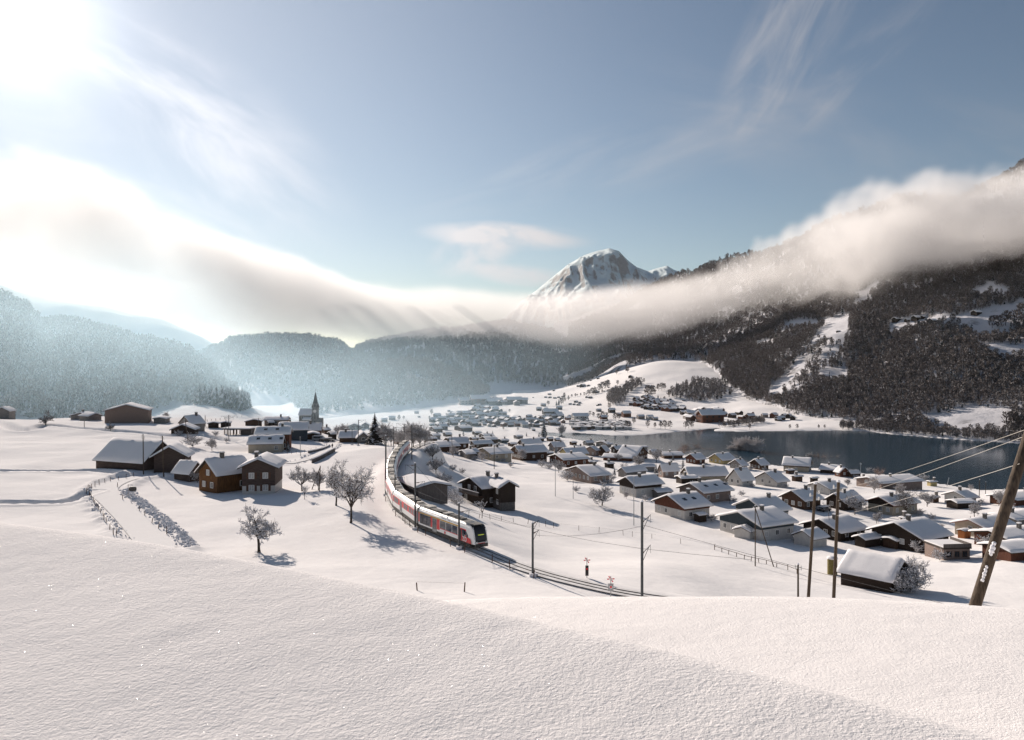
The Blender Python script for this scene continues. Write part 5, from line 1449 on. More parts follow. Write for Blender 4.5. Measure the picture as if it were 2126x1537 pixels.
# open sided shelter of the station (long, low)
def shelter():
    a, b = spot(466, 902), spot(520, 904)
    d = (b - a); L = d.length * 0.95; root = link('open_shelter', None, None, (a + b) / 2); root.rotation_euler[2] = math.atan2(d.y, d.x)
    tag(root, 'long low open sided shelter with snow roof on posts', 'shelter')
    h = 12 / F * a.y
    mb = MB(); mb.box((0, 2, h), (L + 1, 7, 0.3)); link('roof', mb.mesh('roof', [M['eave']]), root)
    mb = MB(); mb.box((0, 2, h + 0.36), (L + 0.8, 6.8, 0.4)); link('snow_cover', mb.mesh('snow_cover', [M['snow_roof']]), root)
    mb = MB(); mb.box((L * 0.28, 3, h / 2 - 0.3), (L * 0.42, 4, h + 0.3)); link('wall', mb.mesh('wall', [M['grey_wood']]), root)
    pm = MB(); pm.box((0, 0, h / 2 - 0.4), (0.25, 0.25, h + 0.8)); pm = pm.mesh('post', [M['brown_wood']])
    for k in range(9):
        link('post', pm, root, (-L / 2 + 0.3 + k * L * 0.06, -1.0 if k % 2 == 0 else 5.0, 0))
shelter()

# ------------------------------------------------------------------ church
def church():
    d = 560.0
    p = P(655, 897, d); p.z = gz(p.x, d)
    root = link('church', None, None, p); root.rotation_euler[2] = rad(-2)
    tag(root, 'grey stone church with slender pointed spire in the hazy valley', 'church')
    s = d / F
    base = p.z
    def zv(v): return CAMZ - (v - CV) / F * d - base
    # tower
    tw = 11.5 * s
    mb = MB(); z1 = zv(846)
    mb.box((0, 0, z1 / 2 - 1), (tw, tw, z1 + 2)); 
    link('tower', mb.mesh('tower', [M['church_stone']]), root)
    mb = MB(); z2 = zv(838); mb.box((0, 0, (z1 + z2) / 2), (tw * 0.8, tw * 0.8, z2 - z1)); link('belfry', mb.mesh('belfry', [M['church_stone']]), root)
    mb = MB()
    for k in range(4):
        a = k * math.pi / 2
        mb.box((math.cos(a) * tw * 0.41, math.sin(a) * tw * 0.41, (z1 + z2) / 2), (0.3 if k % 2 == 0 else 1.2, 1.2 if k % 2 == 0 else 0.3, (z2 - z1) * 0.7))
    link('louvre', mb.mesh('louvre', [M['slate']]), root)
    z3 = zv(812)
    mb = MB(); n = 8; v = [(tw * 0.46 * math.cos(rad(22.5 + 45 * k)), tw * 0.46 * math.sin(rad(22.5 + 45 * k)), z2) for k in range(n)] + [(0, 0, z3)]
    mb.add(v, [(k, (k + 1) % n, n) for k in range(n)]); sp = link('spire', mb.mesh('spire', [M['slate']]), root)
    mb = MB(); mb.box((0, 0, z3 + 0.7), (0.12, 0.12, 1.8)); mb.box((0, 0, z3 + 1.0), (0.8, 0.12, 0.12)); link('cross', mb.mesh('cross', [M['slate']]), sp)
    for k in range(4):
        a = k * math.pi / 2 + math.pi / 4
        mb = MB(); cx, cy_ = math.cos(a) * tw * 0.62, math.sin(a) * tw * 0.62
        mb.add([(cx - .5, cy_ - .5, z1), (cx + .5, cy_ - .5, z1), (cx + .5, cy_ + .5, z1), (cx - .5, cy_ + .5, z1), (cx, cy_, z1 + 2.6)], [(0, 1, 4), (1, 2, 4), (2, 3, 4), (3, 0, 4)])
        link('pinnacle', mb.mesh('pinnacle', [M['slate']]), root)
    mb = MB(); n = 16; mb.add([(1.1 * math.cos(2 * math.pi * k / n), -tw / 2 - 0.06, z1 - 2.6 + 1.1 * math.sin(2 * math.pi * k / n)) for k in range(n)], [tuple(range(n))]); link('clock_face', mb.mesh('clock_face', [M['frame_white']]), root)
    # nave: long roof to the left
    Ln = 26 * s; he, hr = zv(862), zv(851.5); Wn = 9.5
    mb = MB(); mb.box((-tw / 2 - Ln / 2, 1.5, he / 2 - 1), (Ln, Wn, he + 2)); link('nave', mb.mesh('nave', [M['church_stone']]), root)
    mb = MB(); x0, x1 = -tw / 2 - Ln - 0.4, -tw / 2
    hw = Wn / 2 + 0.5
    mb.prism([(1.5 - hw, he), (1.5 + hw, he), (1.5, hr + 0.4)], x0, x1); rf = link('roof', mb.mesh('roof', [M['slate']]), root)
    mb = MB(); mb.prism([(1.5 - hw - .1, he + 0.06), (1.5, hr + 0.5), (1.5 + hw + .1, he + 0.06), (1.5 + hw, he + 0.4), (1.5, hr + 0.9), (1.5 - hw, he + 0.4)], x0 - 0.1, x1); link('snow_cover', mb.mesh('snow_cover', [M['snow_roof']]), rf)
    mb = MB(); ha = zv(871); mb.box((-tw / 2 - Ln * 0.32, -4.4, ha / 2 - 1), (Ln * 0.6, 3.5, ha + 2)); link('aisle', mb.mesh('aisle', [M['church_stone']]), root)
    mb = MB(); mb.prism([(-6.4, ha), (-2.6, ha + 1.7), (-2.6, ha + 2.1), (-6.4, ha + 0.4)], -tw / 2 - Ln * 0.64, -tw / 2); link('aisle_roof', mb.mesh('aisle_roof', [M['snow_roof']]), root)
    mb = MB(); hb = zv(868); mb.box((tw * 0.85, 0.5, hb / 2 - 1), (tw * 0.9, tw * 0.9, hb + 2)); link('stair_turret', mb.mesh('stair_turret', [M['church_stone']]), root)
    wm = MB(); wm.box((0, 0, 0), (0.9, 0.12, 3.2)); wm = wm.mesh('window', [M['glass']])
    for k in range(5): link('window', wm, root, (-tw / 2 - 1.5 - k * Ln / 5.5, 1.5 - Wn / 2 - 0.03, he - 2.3))
    for z_ in (z1 * 0.35, z1 * 0.62): link('window', wm, root, (0, -tw / 2 - 0.03, z_))
church()
# ------------------------------------------------------------------ railway
def ribbon(line, off, half, z, name, m, parent=None, thick=None):
    """strip along a plan polyline"""
    ln = line[:, :2]; t = np.gradient(ln, axis=0); t /= np.linalg.norm(t, axis=1)[:, None]
    n = np.stack([-t[:, 1], t[:, 0]], -1)
    V, Fc = [], []
    k = len(line)
    for side in (-half, half):
        for i in range(k):
            q = ln[i] + n[i] * (off + side); V.append((q[0], q[1], line[i, 2] + CAMZ + z))
    Fc = [(i, i + 1, k + i + 1, k + i) for i in range(k - 1)]
    if thick:
        b = len(V)
        for side in (-half, half):
            for i in range(k):
                q = ln[i] + n[i] * (off + side); V.append((q[0], q[1], line[i, 2] + CAMZ + z - thick))
        Fc += [(i, b + i, b + i + 1, i + 1) for i in range(k - 1)] + [(k + i, k + i + 1, b + k + i + 1, b + k + i) for i in range(k - 1)]
    return link(name, new_mesh(name, V, [tuple(reversed(f)) for f in Fc], [m]), parent)
def railway():
    root = link('railway_track', None); tag(root, 'single railway track running out from under the train', None, None, 'structure')
    sub = TRACK[:, :3]
    ribbon(sub, 0, 1.35, -0.11, 'track_bed', M['ballast'], root)
    for s_ in (-0.5, 0.5): ribbon(sub, s_, 0.035, -0.03, 'rail', M['rail'], root, 0.2)
railway()
def track_at(s):
    seg = np.linalg.norm(np.diff(TRACK[:, :2], axis=0), axis=1); cum = np.concatenate([[0], np.cumsum(seg)])
    p = np.array([np.interp(s, cum, TRACK[:, 0]), np.interp(s, cum, TRACK[:, 1])]); return p, cum[-1]
# arc length where the nose of the train stands (depth 118.5)
_seg = np.linalg.norm(np.diff(TRACK[:, :2], axis=0), axis=1); _cum = np.concatenate([[0], np.cumsum(_seg)])
S_NOSE = float(np.interp(118.0, TRACK[:, 1][:int(len(TRACK) * 0.9)], _cum[:int(len(TRACK) * 0.9)]))

def text_mesh(name, body, size, m, extrude=0.006):
    c = bpy.data.curves.new(name, 'FONT'); c.body = body; c.size = size; c.extrude = extrude; c.align_x = 'LEFT'
    o = bpy.data.objects.new(name, c); COL.objects.link(o)
    dg = bpy.context.evaluated_depsgraph_get()
    me = bpy.data.meshes.new_from_object(o.evaluated_get(dg)); me.name = name
    bpy.data.objects.remove(o); bpy.data.curves.remove(c)
    me.materials.clear(); me.materials.append(m)
    return me
PROF = [(-1.30, 0.75), (-1.33, 1.3), (-1.33, 2.55), (-1.27, 2.95), (-1.08, 3.30), (-0.78, 3.48), (0.78, 3.48), (1.08, 3.30), (1.27, 2.95), (1.33, 2.55), (1.33, 1.3), (1.30, 0.75)]
def car_body(mb, x0, x1, m=0): mb.prism(PROF, x0, x1, m)
def side_panel(mb, x0, x1, z0, z1, sgn, m=0, pr=0.015, th=0.03):
    mb.box(((x0 + x1) / 2, sgn * (1.33 + pr - th / 2 + 0.0), (z0 + z1) / 2), (x1 - x0, th, z1 - z0), m)
def part(mb, name, mats, root, smooth=False): return link(name, mb.mesh(name, mats, smooth), root)
def roof_kit(root, L, r, front=False):
    mb = MB(); mb.box((L / 2 - 0.1, 0, 3.50), (L - 1.2, 1.5, 0.08)); part(mb, 'roof_deck', [M['roof_grey']], root)
    x = 0.8
    end = L - (5.0 if front else 1.0)
    while x < end - 1.2:
        ln = r.uniform(0.9, 2.6); ln = min(ln, end - x)
        w = r.uniform(0.9, 1.5); h = r.uniform(0.12, 0.34)
        mb = MB(); mb.box((x + ln / 2, r.uniform(-.15, .15), 3.54 + h / 2), (ln, w, h)); part(mb, 'roof_box', [r.choice([M['roof_beige'], M['skirt'], M['roof_grey'], M['roof_beige']])], root)
        x += ln + r.uniform(0.15, 0.6)
def sloped(mb, x0, x1, sgn, f0, f1, pr, m):
    """panel on the sloping roof shoulder between (1.27,2.95) and (0.78,3.48)"""
    a = Vector((0, 1.25, 3.0)); b = Vector((0, 0.86, 3.44)); n = Vector((0, 0.62, 0.78)) * pr
    p0, p1 = a.lerp(b, f0) + n, a.lerp(b, f1) + n
    vs = [(x0, sgn * p0.y, p0.z), (x1, sgn * p0.y, p0.z), (x1, sgn * p1.y, p1.z), (x0, sgn * p1.y, p1.z)]
    mb.add(vs, [(0, 1, 2, 3) if sgn > 0 else (3, 2, 1, 0)], m)

def middle_car(L, seed):
    root = bpy.data.objects.new('train_car', None)
    r = random.Random(seed)
    mb = MB(); car_body(mb, 0.3, L - 0.3); part(mb, 'body', [M['paint_white']], root)
    mb = MB(); mb.box((L / 2, 0, 0.53), (L - 0.7, 2.5, 0.62)); part(mb, 'skirt', [M['skirt']], root)
    for bx in (2.4, L - 2.4):
        mb = MB()
        for dx in (-0.9, 0.9):
            for s_ in (-1, 1): mb.tube((bx + dx, s_ * 0.62, 0.36), (bx + dx, s_ * 0.5, 0.36), 0.36, None, 10, 0)
        part(mb, 'bogie', [M['skirt']], root)
    for s_ in (-1, 1):
        mb = MB(); side_panel(mb, 0.4, L - 0.4, 1.62, 2.72, s_); part(mb, 'red_band', [M['paint_red']], root)
        for x0 in (1.2, 2.45, 3.7, 9.0, 10.4, 12.6, 14.0, 15.4):
            if x0 + 1.2 > L - 0.8: continue
            mb = MB(); side_panel(mb, x0, x0 + 1.12, 1.72, 2.60, s_, 0, 0.03, 0.04); part(mb, 'window', [M['train_glass']], root)
        for x0 in (6.0,):
            mb = MB(); side_panel(mb, x0, x0 + 1.5, 0.55, 2.62, s_, 0, 0.032, 0.05); side_panel(mb, x0 + 0.15, x0 + 0.68, 1.0, 2.45, s_, 1, 0.04, 0.04); side_panel(mb, x0 + 0.82, x0 + 1.35, 1.0, 2.45, s_, 1, 0.04, 0.04)
            part(mb, 'door', [M['galvanised'], M['train_glass']], root)
        mb = MB()
        for k in range(6): sloped(mb, 9.2 + k * 1.35, 10.35 + k * 1.35, s_, 0.1, 0.9, 0.02, 0)
        if L > 17: part(mb, 'roof_panel', [M['roof_beige']], root)
    mb = MB(); mb.box((0.0, 0, 1.9), (0.62, 2.35, 2.7)); part(mb, 'gangway', [M['paint_black']], root)
    roof_kit(root, L, r)
    return root

def front_car(L):
    root = bpy.data.objects.new('train_front_car', None)
    r = random.Random(5); XN = L - 2.2
    mb = MB(); car_body(mb, 0.3, XN); part(mb, 'body', [M['paint_white']], root)
    mb = MB(); mb.box((L / 2 - 0.5, 0, 0.53), (L - 1.6, 2.5, 0.62)); part(mb, 'skirt', [M['skirt']], root)
    for bx in (2.4, L - 3.4):
        mb = MB()
        for dx in (-0.9, 0.9):
            for s_ in (-1, 1): mb.tube((bx + dx, s_ * 0.62, 0.36), (bx + dx, s_ * 0.5, 0.36), 0.36, None, 10, 0)
        part(mb, 'bogie', [M['skirt']], root)
    # nose: lofted from the body outline, leaning back and rounding in
    st_ = []
    for k in range(15):
        f = (0, .12, .25, .38, .5, .6, .68, .75, .81, .86, .9, .94, .97, .99, 1)[k]; x = XN + (L - XN) * f
        cut = 3.48 - 2.35 * f ** 4.6
        yk = 1 - 0.16 * f ** 2.2
        ring = []
        for (y, z) in PROF:
            zz = min(z, cut) if z > 0.8 else z
            ring.append((x + (0.10 if z < 1.2 and f > 0.9 else 0), y * yk * (1 if z < cut else (0.97 - 0.06 * f)), zz))
        st_.append(ring)
    n = len(PROF)
    V = [q for ring in st_ for q in ring]; Fc = []
    for k in range(len(st_) - 1):
        for j in range(n): Fc.append((k * n + j, k * n + (j + 1) % n, (k + 1) * n + (j + 1) % n, (k + 1) * n + j))
    Fc.append(tuple(range((len(st_) - 1) * n, len(st_) * n)))
    Fc = [tuple(reversed(f)) for f in Fc]
    link('nose', new_mesh('nose', V, Fc, [M['paint_white']], smooth=False), root)
    # black windscreen wrapped over the nose
    V, Fc = [], []
    xs = [0.0, 0.25, 0.45, 0.6, 0.72, 0.81, 0.87, 0.92, 0.96, 0.985, 1.0]
    path = []
    for f in xs: path.append((XN + (L - XN) * f, 3.48 - 2.35 * f ** 4.6))
    path = [(XN - 0.9, 3.50)] + path + [(L + 0.04, 1.12), (L + 0.07, 1.02)]
    cols = [-1.0, -0.7, 0, 0.7, 1.0]
    for (x, z) in path:
        for c in cols:
            hw = 1.10; V.append((x + 0.05 - 0.10 * abs(c) ** 3 + 0.03, c * hw, z + 0.06 - 0.10 * abs(c) ** 4))
    m_ = len(cols)
    for k in range(len(path) - 1):
        for j in range(m_ - 1): Fc.append((k * m_ + j, (k + 1) * m_ + j, (k + 1) * m_ + j + 1, k * m_ + j + 1))
    me = new_mesh('windscreen', V, Fc, [M['paint_black']], smooth=True)
    link('windscreen', me, root)
    mb = MB(); mb.box((L + 0.06, 0, 0.62), (0.25, 2.1, 0.5)); mb.box((L + 0.2, 0, 0.60), (0.35, 0.35, 0.25)); part(mb, 'bumper', [M['paint_black']], root)
    mb = MB(); mb.box((L - 0.02, 0, 0.90), (0.22, 1.2, 0.10)); part(mb, 'red_valance', [M['paint_red']], root)
    for s_ in (-1, 1):
        mb = MB(); mb.box((L + 0.06, s_ * 0.82, 1.10), (0.10, 0.34, 0.12)); part(mb, 'headlight', [M['frame_white']], root)
    m, n_, l_, out = mat('destination_display'); e_ = n_.new('ShaderNodeEmission'); e_.inputs[0].default_value = (0.75, 0.85, 0.12, 1); e_.inputs[1].default_value = 0.3; l_.new(e_.outputs[0], out.inputs[0])
    mb = MB(); xq = XN + (L - XN) * 0.90; zq = 3.48 - 2.35 * 0.90 ** 4.6
    mb.add([(xq + 0.17, -0.5, zq + 0.02), (xq + 0.17, 0.5, zq + 0.02), (xq + 0.09, 0.5, zq + 0.13), (xq + 0.09, -0.5, zq + 0.13)], [(0, 1, 2, 3)]); part(mb, 'destination_display', [m], root)
    for s_ in (-1, 1):
        # white lower wall stays; colour panels above
        mb = MB(); side_panel(mb, 0.4, 13.7, 2.68, 2.82, s_, 0, 0.02, 0.04); part(mb, 'yellow_stripe', [M['paint_yellow']], root)
        mb = MB(); side_panel(mb, 0.4, 0.75, 1.2, 2.66, s_); part(mb, 'red_panel', [M['paint_red']], root)
        mb = MB(); side_panel(mb, 0.85, 4.75, 1.02, 2.62, s_, 0, 0.012); part(mb, 'window_surround', [M['paint_black']], root)
        for x0, x1 in ((0.95, 1.6), (2.2, 3.35), (3.55, 4.65)):
            mb = MB(); side_panel(mb, x0, x1, 1.1, 2.52, s_, 0, 0.03, 0.04); part(mb, 'window', [M['train_glass']], root)
        mb = MB(); side_panel(mb, 4.8, 5.35, 1.05, 2.66, s_); side_panel(mb, 6.85, 7.8, 1.05, 2.66, s_); part(mb, 'red_panel', [M['paint_red']], root)
        mb = MB(); side_panel(mb, 5.4, 6.8, 0.5, 2.64, s_, 0, 0.03, 0.05); side_panel(mb, 5.5, 6.05, 0.95, 2.5, s_, 1, 0.04, 0.04); side_panel(mb, 6.15, 6.7, 0.95, 2.5, s_, 1, 0.04, 0.04); part(mb, 'door', [M['galvanised'], M['train_glass']], root)
        for x0, x1 in ((7.95, 9.75), (9.95, 11.75), (11.95, 13.55)):
            mb = MB(); side_panel(mb, x0, x1, 1.42, 2.60, s_, 0, 0.03, 0.04); part(mb, 'window', [M['train_glass']], root)
        mb = MB(); side_panel(mb, 7.85, 13.65, 1.32, 1.41, s_, 0, 0.02, 0.04); part(mb, 'red_stripe', [M['paint_red']], root)
        mb = MB(); side_panel(mb, 13.75, XN + 0.0, 0.78, 2.62, s_, 0, 0.015); side_panel(mb, 14.15, 14.75, 0.85, 2.45, s_, 1, 0.03, 0.04); part(mb, 'cab_door_panel', [M['paint_red'], M['skirt']], root)
        mb = MB()
        y = s_ * 1.352
        pts = [(14.95, 2.5), (14.95, 1.55), (16.5, 1.45), (16.9, 1.5), (16.75, 1.9), (16.35, 2.3), (15.9, 2.52)]
        pts = [(x_ + (L - 18.4), z_) for x_, z_ in pts]
        mb.add([(x_, y * (1 if x_ < XN + 0.2 else 0.985), z_) for x_, z_ in pts], [tuple(range(len(pts))) if s_ < 0 else tuple(reversed(range(len(pts))))]); part(mb, 'cab_window', [M['train_glass']], root)
        mb = MB(); pts = [(XN, 0.78), (XN + 1.55, 0.78), (XN + 1.35, 1.35), (XN + 1.05, 1.52), (XN, 1.52)]
        mb.add([(x_, s_ * 1.345, z_) for x_, z_ in pts], [tuple(range(len(pts))) if s_ < 0 else tuple(reversed(range(len(pts))))]); part(mb, 'red_nose_panel', [M['paint_red']], root)
        o = link('lettering', text_mesh('lettering', 'zb', 1.45, M['paint_white']), root)
        if s_ < 0: o.location = (XN - 1.05, -1.375, 0.86); o.rotation_euler = (rad(90), 0, 0)
        else: o.location = (XN + 0.75, 1.375, 0.86); o.rotation_euler = (rad(90), 0, rad(180))
        # emblem and small line of writing
        mb = MB(); nn = 10; mb.add([(9.6 + 0.24 * math.cos(2 * math.pi * k / nn), s_ * 1.345, 1.0 + 0.24 * math.sin(2 * math.pi * k / nn)) for k in range(nn)], [tuple(range(nn)) if s_ < 0 else tuple(reversed(range(nn)))]); part(mb, 'emblem', [M['paint_red']], root)
        mb = MB()
        for k in range(3): sloped(mb, 8.2 + k * 1.9, 9.9 + k * 1.9, s_, 0.06, 0.9, 0.02, 0)
        part(mb, 'roof_window', [M['train_glass']], root)
        mb = MB()
        for k in range(3): sloped(mb, 1.0 + k * 2.2, 2.9 + k * 2.2, s_, 0.1, 0.9, 0.02, 0)
        part(mb, 'roof_panel', [M['galvanised']], root)
    mb = MB(); mb.box((0.0, 0, 1.9), (0.62, 2.35, 2.7)); part(mb, 'gangway', [M['paint_black']], root)
    roof_kit(root, L, r, True)
    return root

def copy_tree(o, parent=None, depth=0):
    c = o.copy(); COL.objects.link(c); c.parent = parent
    for ch in [q for q in o.children]: copy_tree(ch, c, depth + 1)
    return c
def link_root(root, label, cat, group=None):
    COL.objects.link(root); tag(root, label, cat, group)
def place_car(root, s0, L):
    """car whose front (x = L) is at arc length s0"""
    a, _ = track_at(s0 + L); b, _ = track_at(s0)
    d = b - a
    root.location = (a[0], a[1], CAMZ + RAILZ + 0.02); root.rotation_euler = (0, 0, math.atan2(d[1], d[0]))
def train():
    Lf, Lm = 18.4, 18.0
    fc = front_car(Lf); link_root(fc, 'front car of the red and white train with black rounded nose and zb lettering', 'train car', 'cars of the red and white train')
    place_car(fc, S_NOSE, Lf)
    s = S_NOSE + Lf
    names = ['second car of the red and white train with red window band behind the front car', 'third car of the train where the curve begins', 'fourth car of the train seen mostly from its roof', 'fifth car of the train on the far bend', 'sixth car of the train vanishing among the trees', 'last car of the train half hidden behind the masts']
    m0 = None
    for k in range(6):
        if m0 is None:
            m0 = middle_car(Lm, 3); link_root(m0, names[k], 'train car', 'cars of the red and white train'); c = m0
        else:
            c = copy_tree(m0); c['label'] = names[k]
        place_car(c, s, Lm); s += Lm
train()

# ------------------------------------------------------------------ masts, poles and wires
def mast_wire_pts(p, side): return None
def catenary_mast(u, vt, vb, label, arm=1, d=None, armlen=3.0, thick=0.15, arms=((0.93, 1), )):
    p = spot(u, vb) if d is None else Vector(((u - CU) / F * d, d, gz((u - CU) / F * d, d)))
    H = CAMZ - (vt - CV) / F * p.y - p.z
    root = link('catenary_mast', None, None, p); tag(root, label, 'mast', 'catenary masts along the railway')
    mb = MB(); mb.tube((0, 0, -0.6), (0, 0, H), thick, thick * 0.9, 8); part(mb, 'mast', [M['steel']], root)
    mb = MB(); mb.box((0, 0, 0.12), (0.9, 0.9, 0.5)); part(mb, 'base_block', [M['snow_bank']], root)
    mb = MB(); mb.tube((0, 0, H), (0, 0, H + 0.18), thick * 1.3, thick * 0.6, 8); part(mb, 'snow_cap', [M['snow_tree']], root)
    # arm towards the track
    dt = np.hypot(TRACK[:, 0] - p.x, TRACK[:, 1] - p.y); k = int(dt.argmin()); t = Vector((TRACK[k, 0] - p.x, TRACK[k, 1] - p.y, 0))
    if t.length < 0.5 or t.length > 9: t = Vector((arm * 2.6, 1.0, 0))
    ang = math.atan2(t.y, t.x); ln = max(1.8, min(t.length, 4.0))
    for fz, s_ in arms:
        z = H * fz
        mb = MB(); dx, dy = math.cos(ang) * s_, math.sin(ang) * s_
        mb.tube((0, 0, z), (dx * ln, dy * ln, z + 0.15), 0.045, 0.035, 5); mb.tube((0, 0, z - 1.0), (dx * ln * 0.8, dy * ln * 0.8, z + 0.1), 0.035, 0.03, 5)
        mb.tube((dx * ln * 0.95, dy * ln * 0.95, z + 0.1), (dx * ln, dy * ln, z - 0.8), 0.03, 0.02, 4)
        part(mb, 'cantilever_arm', [M['steel']], root)
        mb = MB(); mb.tube((dx * 0.3, dy * 0.3, z), (dx * 0.7, dy * 0.7, z + 0.03), 0.08, 0.08, 6); part(mb, 'insulator', [M['frame_brown']], root)
    return p, H
MAST = [
 (1333, 1042, 1262, 'thick catenary mast with two side arms rising from behind the foreground snow', 88.0, 0.16, ((0.80, 1), (0.50, 1))),
 (1106, 1086, 1196, 'catenary mast with snowy foot standing alone by the track ahead of the train', None, 0.15, ((0.985, 1), (0.80, 1))),
 (953, 1045, 1139, 'catenary mast in front of the first train car', None, 0.15, ((0.80, 1),)),
 (862, 962, 1099, 'tall catenary mast in front of the second train car', None, 0.16, ((0.97, -1), (0.70, 1))),
 (820, 985, 1060, 'short catenary mast left of the third train car', None, 0.12, ((0.9, 1),)),
 (801, 905, 1029, 'tall catenary mast with many wires left of the train bend', None, 0.17, ((0.98, 1), (0.62, 1), (0.45, 1))),
 (855, 882, 957, 'catenary mast standing behind the train on the far bend', None, 0.15, ((0.97, -1), (0.8, 1))),
 (839, 880, 932, 'slim catenary mast with cross arm beside the far end of the train', None, 0.13, ((0.98, 1), (0.98, -1))),
 (817, 886, 933, 'catenary mast left of the slim cross armed one among the trees', None, 0.12, ((0.95, 1),)),
 (744, 872, 926, 'catenary mast in front of the steep beige gable', None, 0.15, ((0.98, 1),)),
 (731, 885, 924, 'short mast left of the steep beige gable', None, 0.10, ((0.95, 1),)),
 (475, 862, 914, 'station mast with cross arm left of the rippled snow roof', None, 0.15, ((0.95, 1), (0.95, -1))),
 (469, 866, 903, 'slim station mast beside the thicker cross armed one', None, 0.10, ((0.95, 1),)),
 (537, 868, 893, 'distant station mast above the two gabled chalet', None, 0.12, ((0.95, 1), (0.95, -1))),
 (668, 887, 912, 'station mast near the parked van', None, 0.10, ((0.95, 1),)),
 (698, 882, 905, 'distant mast at the left of the far blue roof', None, 0.10, ((0.95, 1),)),
]
WP = {}
for u_, vt_, vb_, lab, d_, th_, arms_ in MAST:
    WP[u_] = catenary_mast(u_, vt_, vb_, lab, 1, d_, 3.0, th_, arms_)

def wire(name, pts, r, m, label, cat='wire', sag=0.0, group=None, n=14):
    mb = MB(); all_ = []
    for a, b in zip(pts[:-1], pts[1:]):
        a, b = Vector(a), Vector(b)
        for k in range(n + 1):
            t = k / n; q = a.lerp(b, t); q.z -= sag * 4 * t * (1 - t); all_.append(q)
    mb.path(all_, r, 4)
    o = mb.build(name, m); tag(o, label, cat, group); return o
# contact wire and messenger above the track
_ct = [Vector((q[0], q[1], CAMZ + RAILZ + 5.4)) for q in TRACK[:int(len(TRACK) * 0.97):6]]
mb = MB(); mb.path(_ct, 0.022, 4); tag(mb.build('contact_wire', M['wire']), 'thin contact wire hanging over the railway track', 'wire')
_mk = [1333, 1106, 953, 862, 801]
def top_of(u): p, H = WP[u]; return Vector((p.x, p.y, p.z + H))
wire('messenger_wire', [top_of(k) + Vector((0.3, 0, -0.5)) for k in (1106, 953, 862, 820, 801)], 0.02, M['wire'], 'feeder wire slung from mast to mast along the train', sag=0.5)
wire('feeder_wire', [Vector((60, 62, CAMZ - 25)), top_of(1333) + Vector((0.3, 0, -2.6)), top_of(1106) + Vector((0.5, 0, -1.6))], 0.022, M['wire'], 'feeder wire sloping down right from the mast at the snow edge', sag=0.5)

def wooden_pole(u, vt, vb, label, d=None, r=0.13, u_top=None, cross=0, group=None, snow=True, m='pole_wood', strut=None):
    p = spot(u, vb) if d is None else Vector(((u - CU) / F * d, d, gz((u - CU) / F * d, d)))
    zt = CAMZ - (vt - CV) / F * p.y
    top = Vector((((u_top or u) - CU) / F * p.y - p.x, 0, zt - p.z))
    if d is not None:   # continue the visible lean down to the ground
        vis = Vector(((u - CU) / F * d, d, CAMZ - (vb - CV) / F * d)); dirv = (Vector((p.x + top.x, p.y, zt)) - vis); k = (p.z - 0.5 - vis.z) / dirv.z
        foot = vis + dirv * k; p = Vector((foot.x, foot.y, foot.z + 0.5)); top = Vector((((u_top or u) - CU) / F * d, d, zt)) - p
    root = link('utility_pole', None, None, p); tag(root, label, 'pole', group)
    mb = MB(); mb.tube(-top.normalized() * 0.6, top, r * 1.12, r * 0.85, 10); part(mb, 'pole', [M[m]], root)
    if snow:
        mb = MB(); mb.tube(top, top + Vector((0, 0, 0.16)), r * 1.35, r * 0.8, 8); part(mb, 'snow_cap', [M['snow_tree']], root)
    for c in range(cross):
        for s_ in (-1, 1):
            z = top * (1 - 0.03 - 0.035 * c - (0.02 if s_ > 0 else 0))
            mb = MB(); mb.tube(z, z + Vector((s_ * 0.35, 0, 0.05)), 0.03, 0.03, 5); mb.tube(z + Vector((s_ * 0.35, 0, -0.05)), z + Vector((s_ * 0.35, 0, 0.22)), 0.07, 0.05, 6); part(mb, 'insulator', [M['frame_white']], root)
    if strut:
        q = spot(*strut) - p
        mb = MB(); mb.tube(q - Vector((0, 0, 0.5)), top * 0.97, r, r * 0.85, 8); part(mb, 'strut', [M[m]], root)
    return p, top
wooden_pole(1680, 1005, 1221, 'dark wooden utility pole left of two standing at the foreground edge by the barn', 66.0, 0.13, 1693, 2)
wooden_pole(1732, 1001, 1223, 'dark wooden utility pole right of two standing just left of the barn', 62.0, 0.13, 1741, 1)
wooden_pole(1657, 1172, 1245, 'short pole with clamps at the foreground snow edge left of the two wooden poles', 92.0, 0.11, 1657, 2)
wooden_pole(1568, 1051, 1176, 'slim double pole with a slanting strut before the blue grey gabled house', None, 0.10, 1568, 1, strut=(1608, 1177))
wooden_pole(298, 902, 984, 'pole with zigzag steps and bare twigs in front of the huge roofed barn', None, 0.13, 297, 3)
wooden_pole(340, 905, 990, 'half sunlit wooden pole in front of the weathered wooden house', None, 0.14, 337, 2)
wooden_pole(391, 868, 922, 'leaning grey pole left of the snowy brambles', None, 0.13, 384, 0)
wooden_pole(624, 908, 947, 'pale lamp post standing on the bank below the lane', None, 0.10, 623, 0, m='galvanised')
wooden_pole(663, 968, 1020, 'pair of crossed poles between the two big pear trees and the farmhouse', None, 0.10, 665, 0, strut=(646, 1016))
wooden_pole(1153, 950, 1031, 'thin pale pole on the open snow right of the dark house', None, 0.09, 1153, 0, m='galvanised')
wooden_pole(1316, 990, 1091, 'thin grey pole with round snow cap before the white two storey house', None, 0.10, 1316, 0, m='galvanised')
wooden_pole(1026, 925, 974, 'slender power pole in front of the cream fronted house', None, 0.12, 1026, 2)
wooden_pole(939, 903, 946, 'power pole sticking out of the frosted round bush', None, 0.11, 938, 1)
wooden_pole(10, 824, 868, 'lone pole at the left edge of the plateau', None, 0.16, 9, 0)
wooden_pole(175, 873, 888, 'short post on the left plateau', None, 0.12, 175, 0)
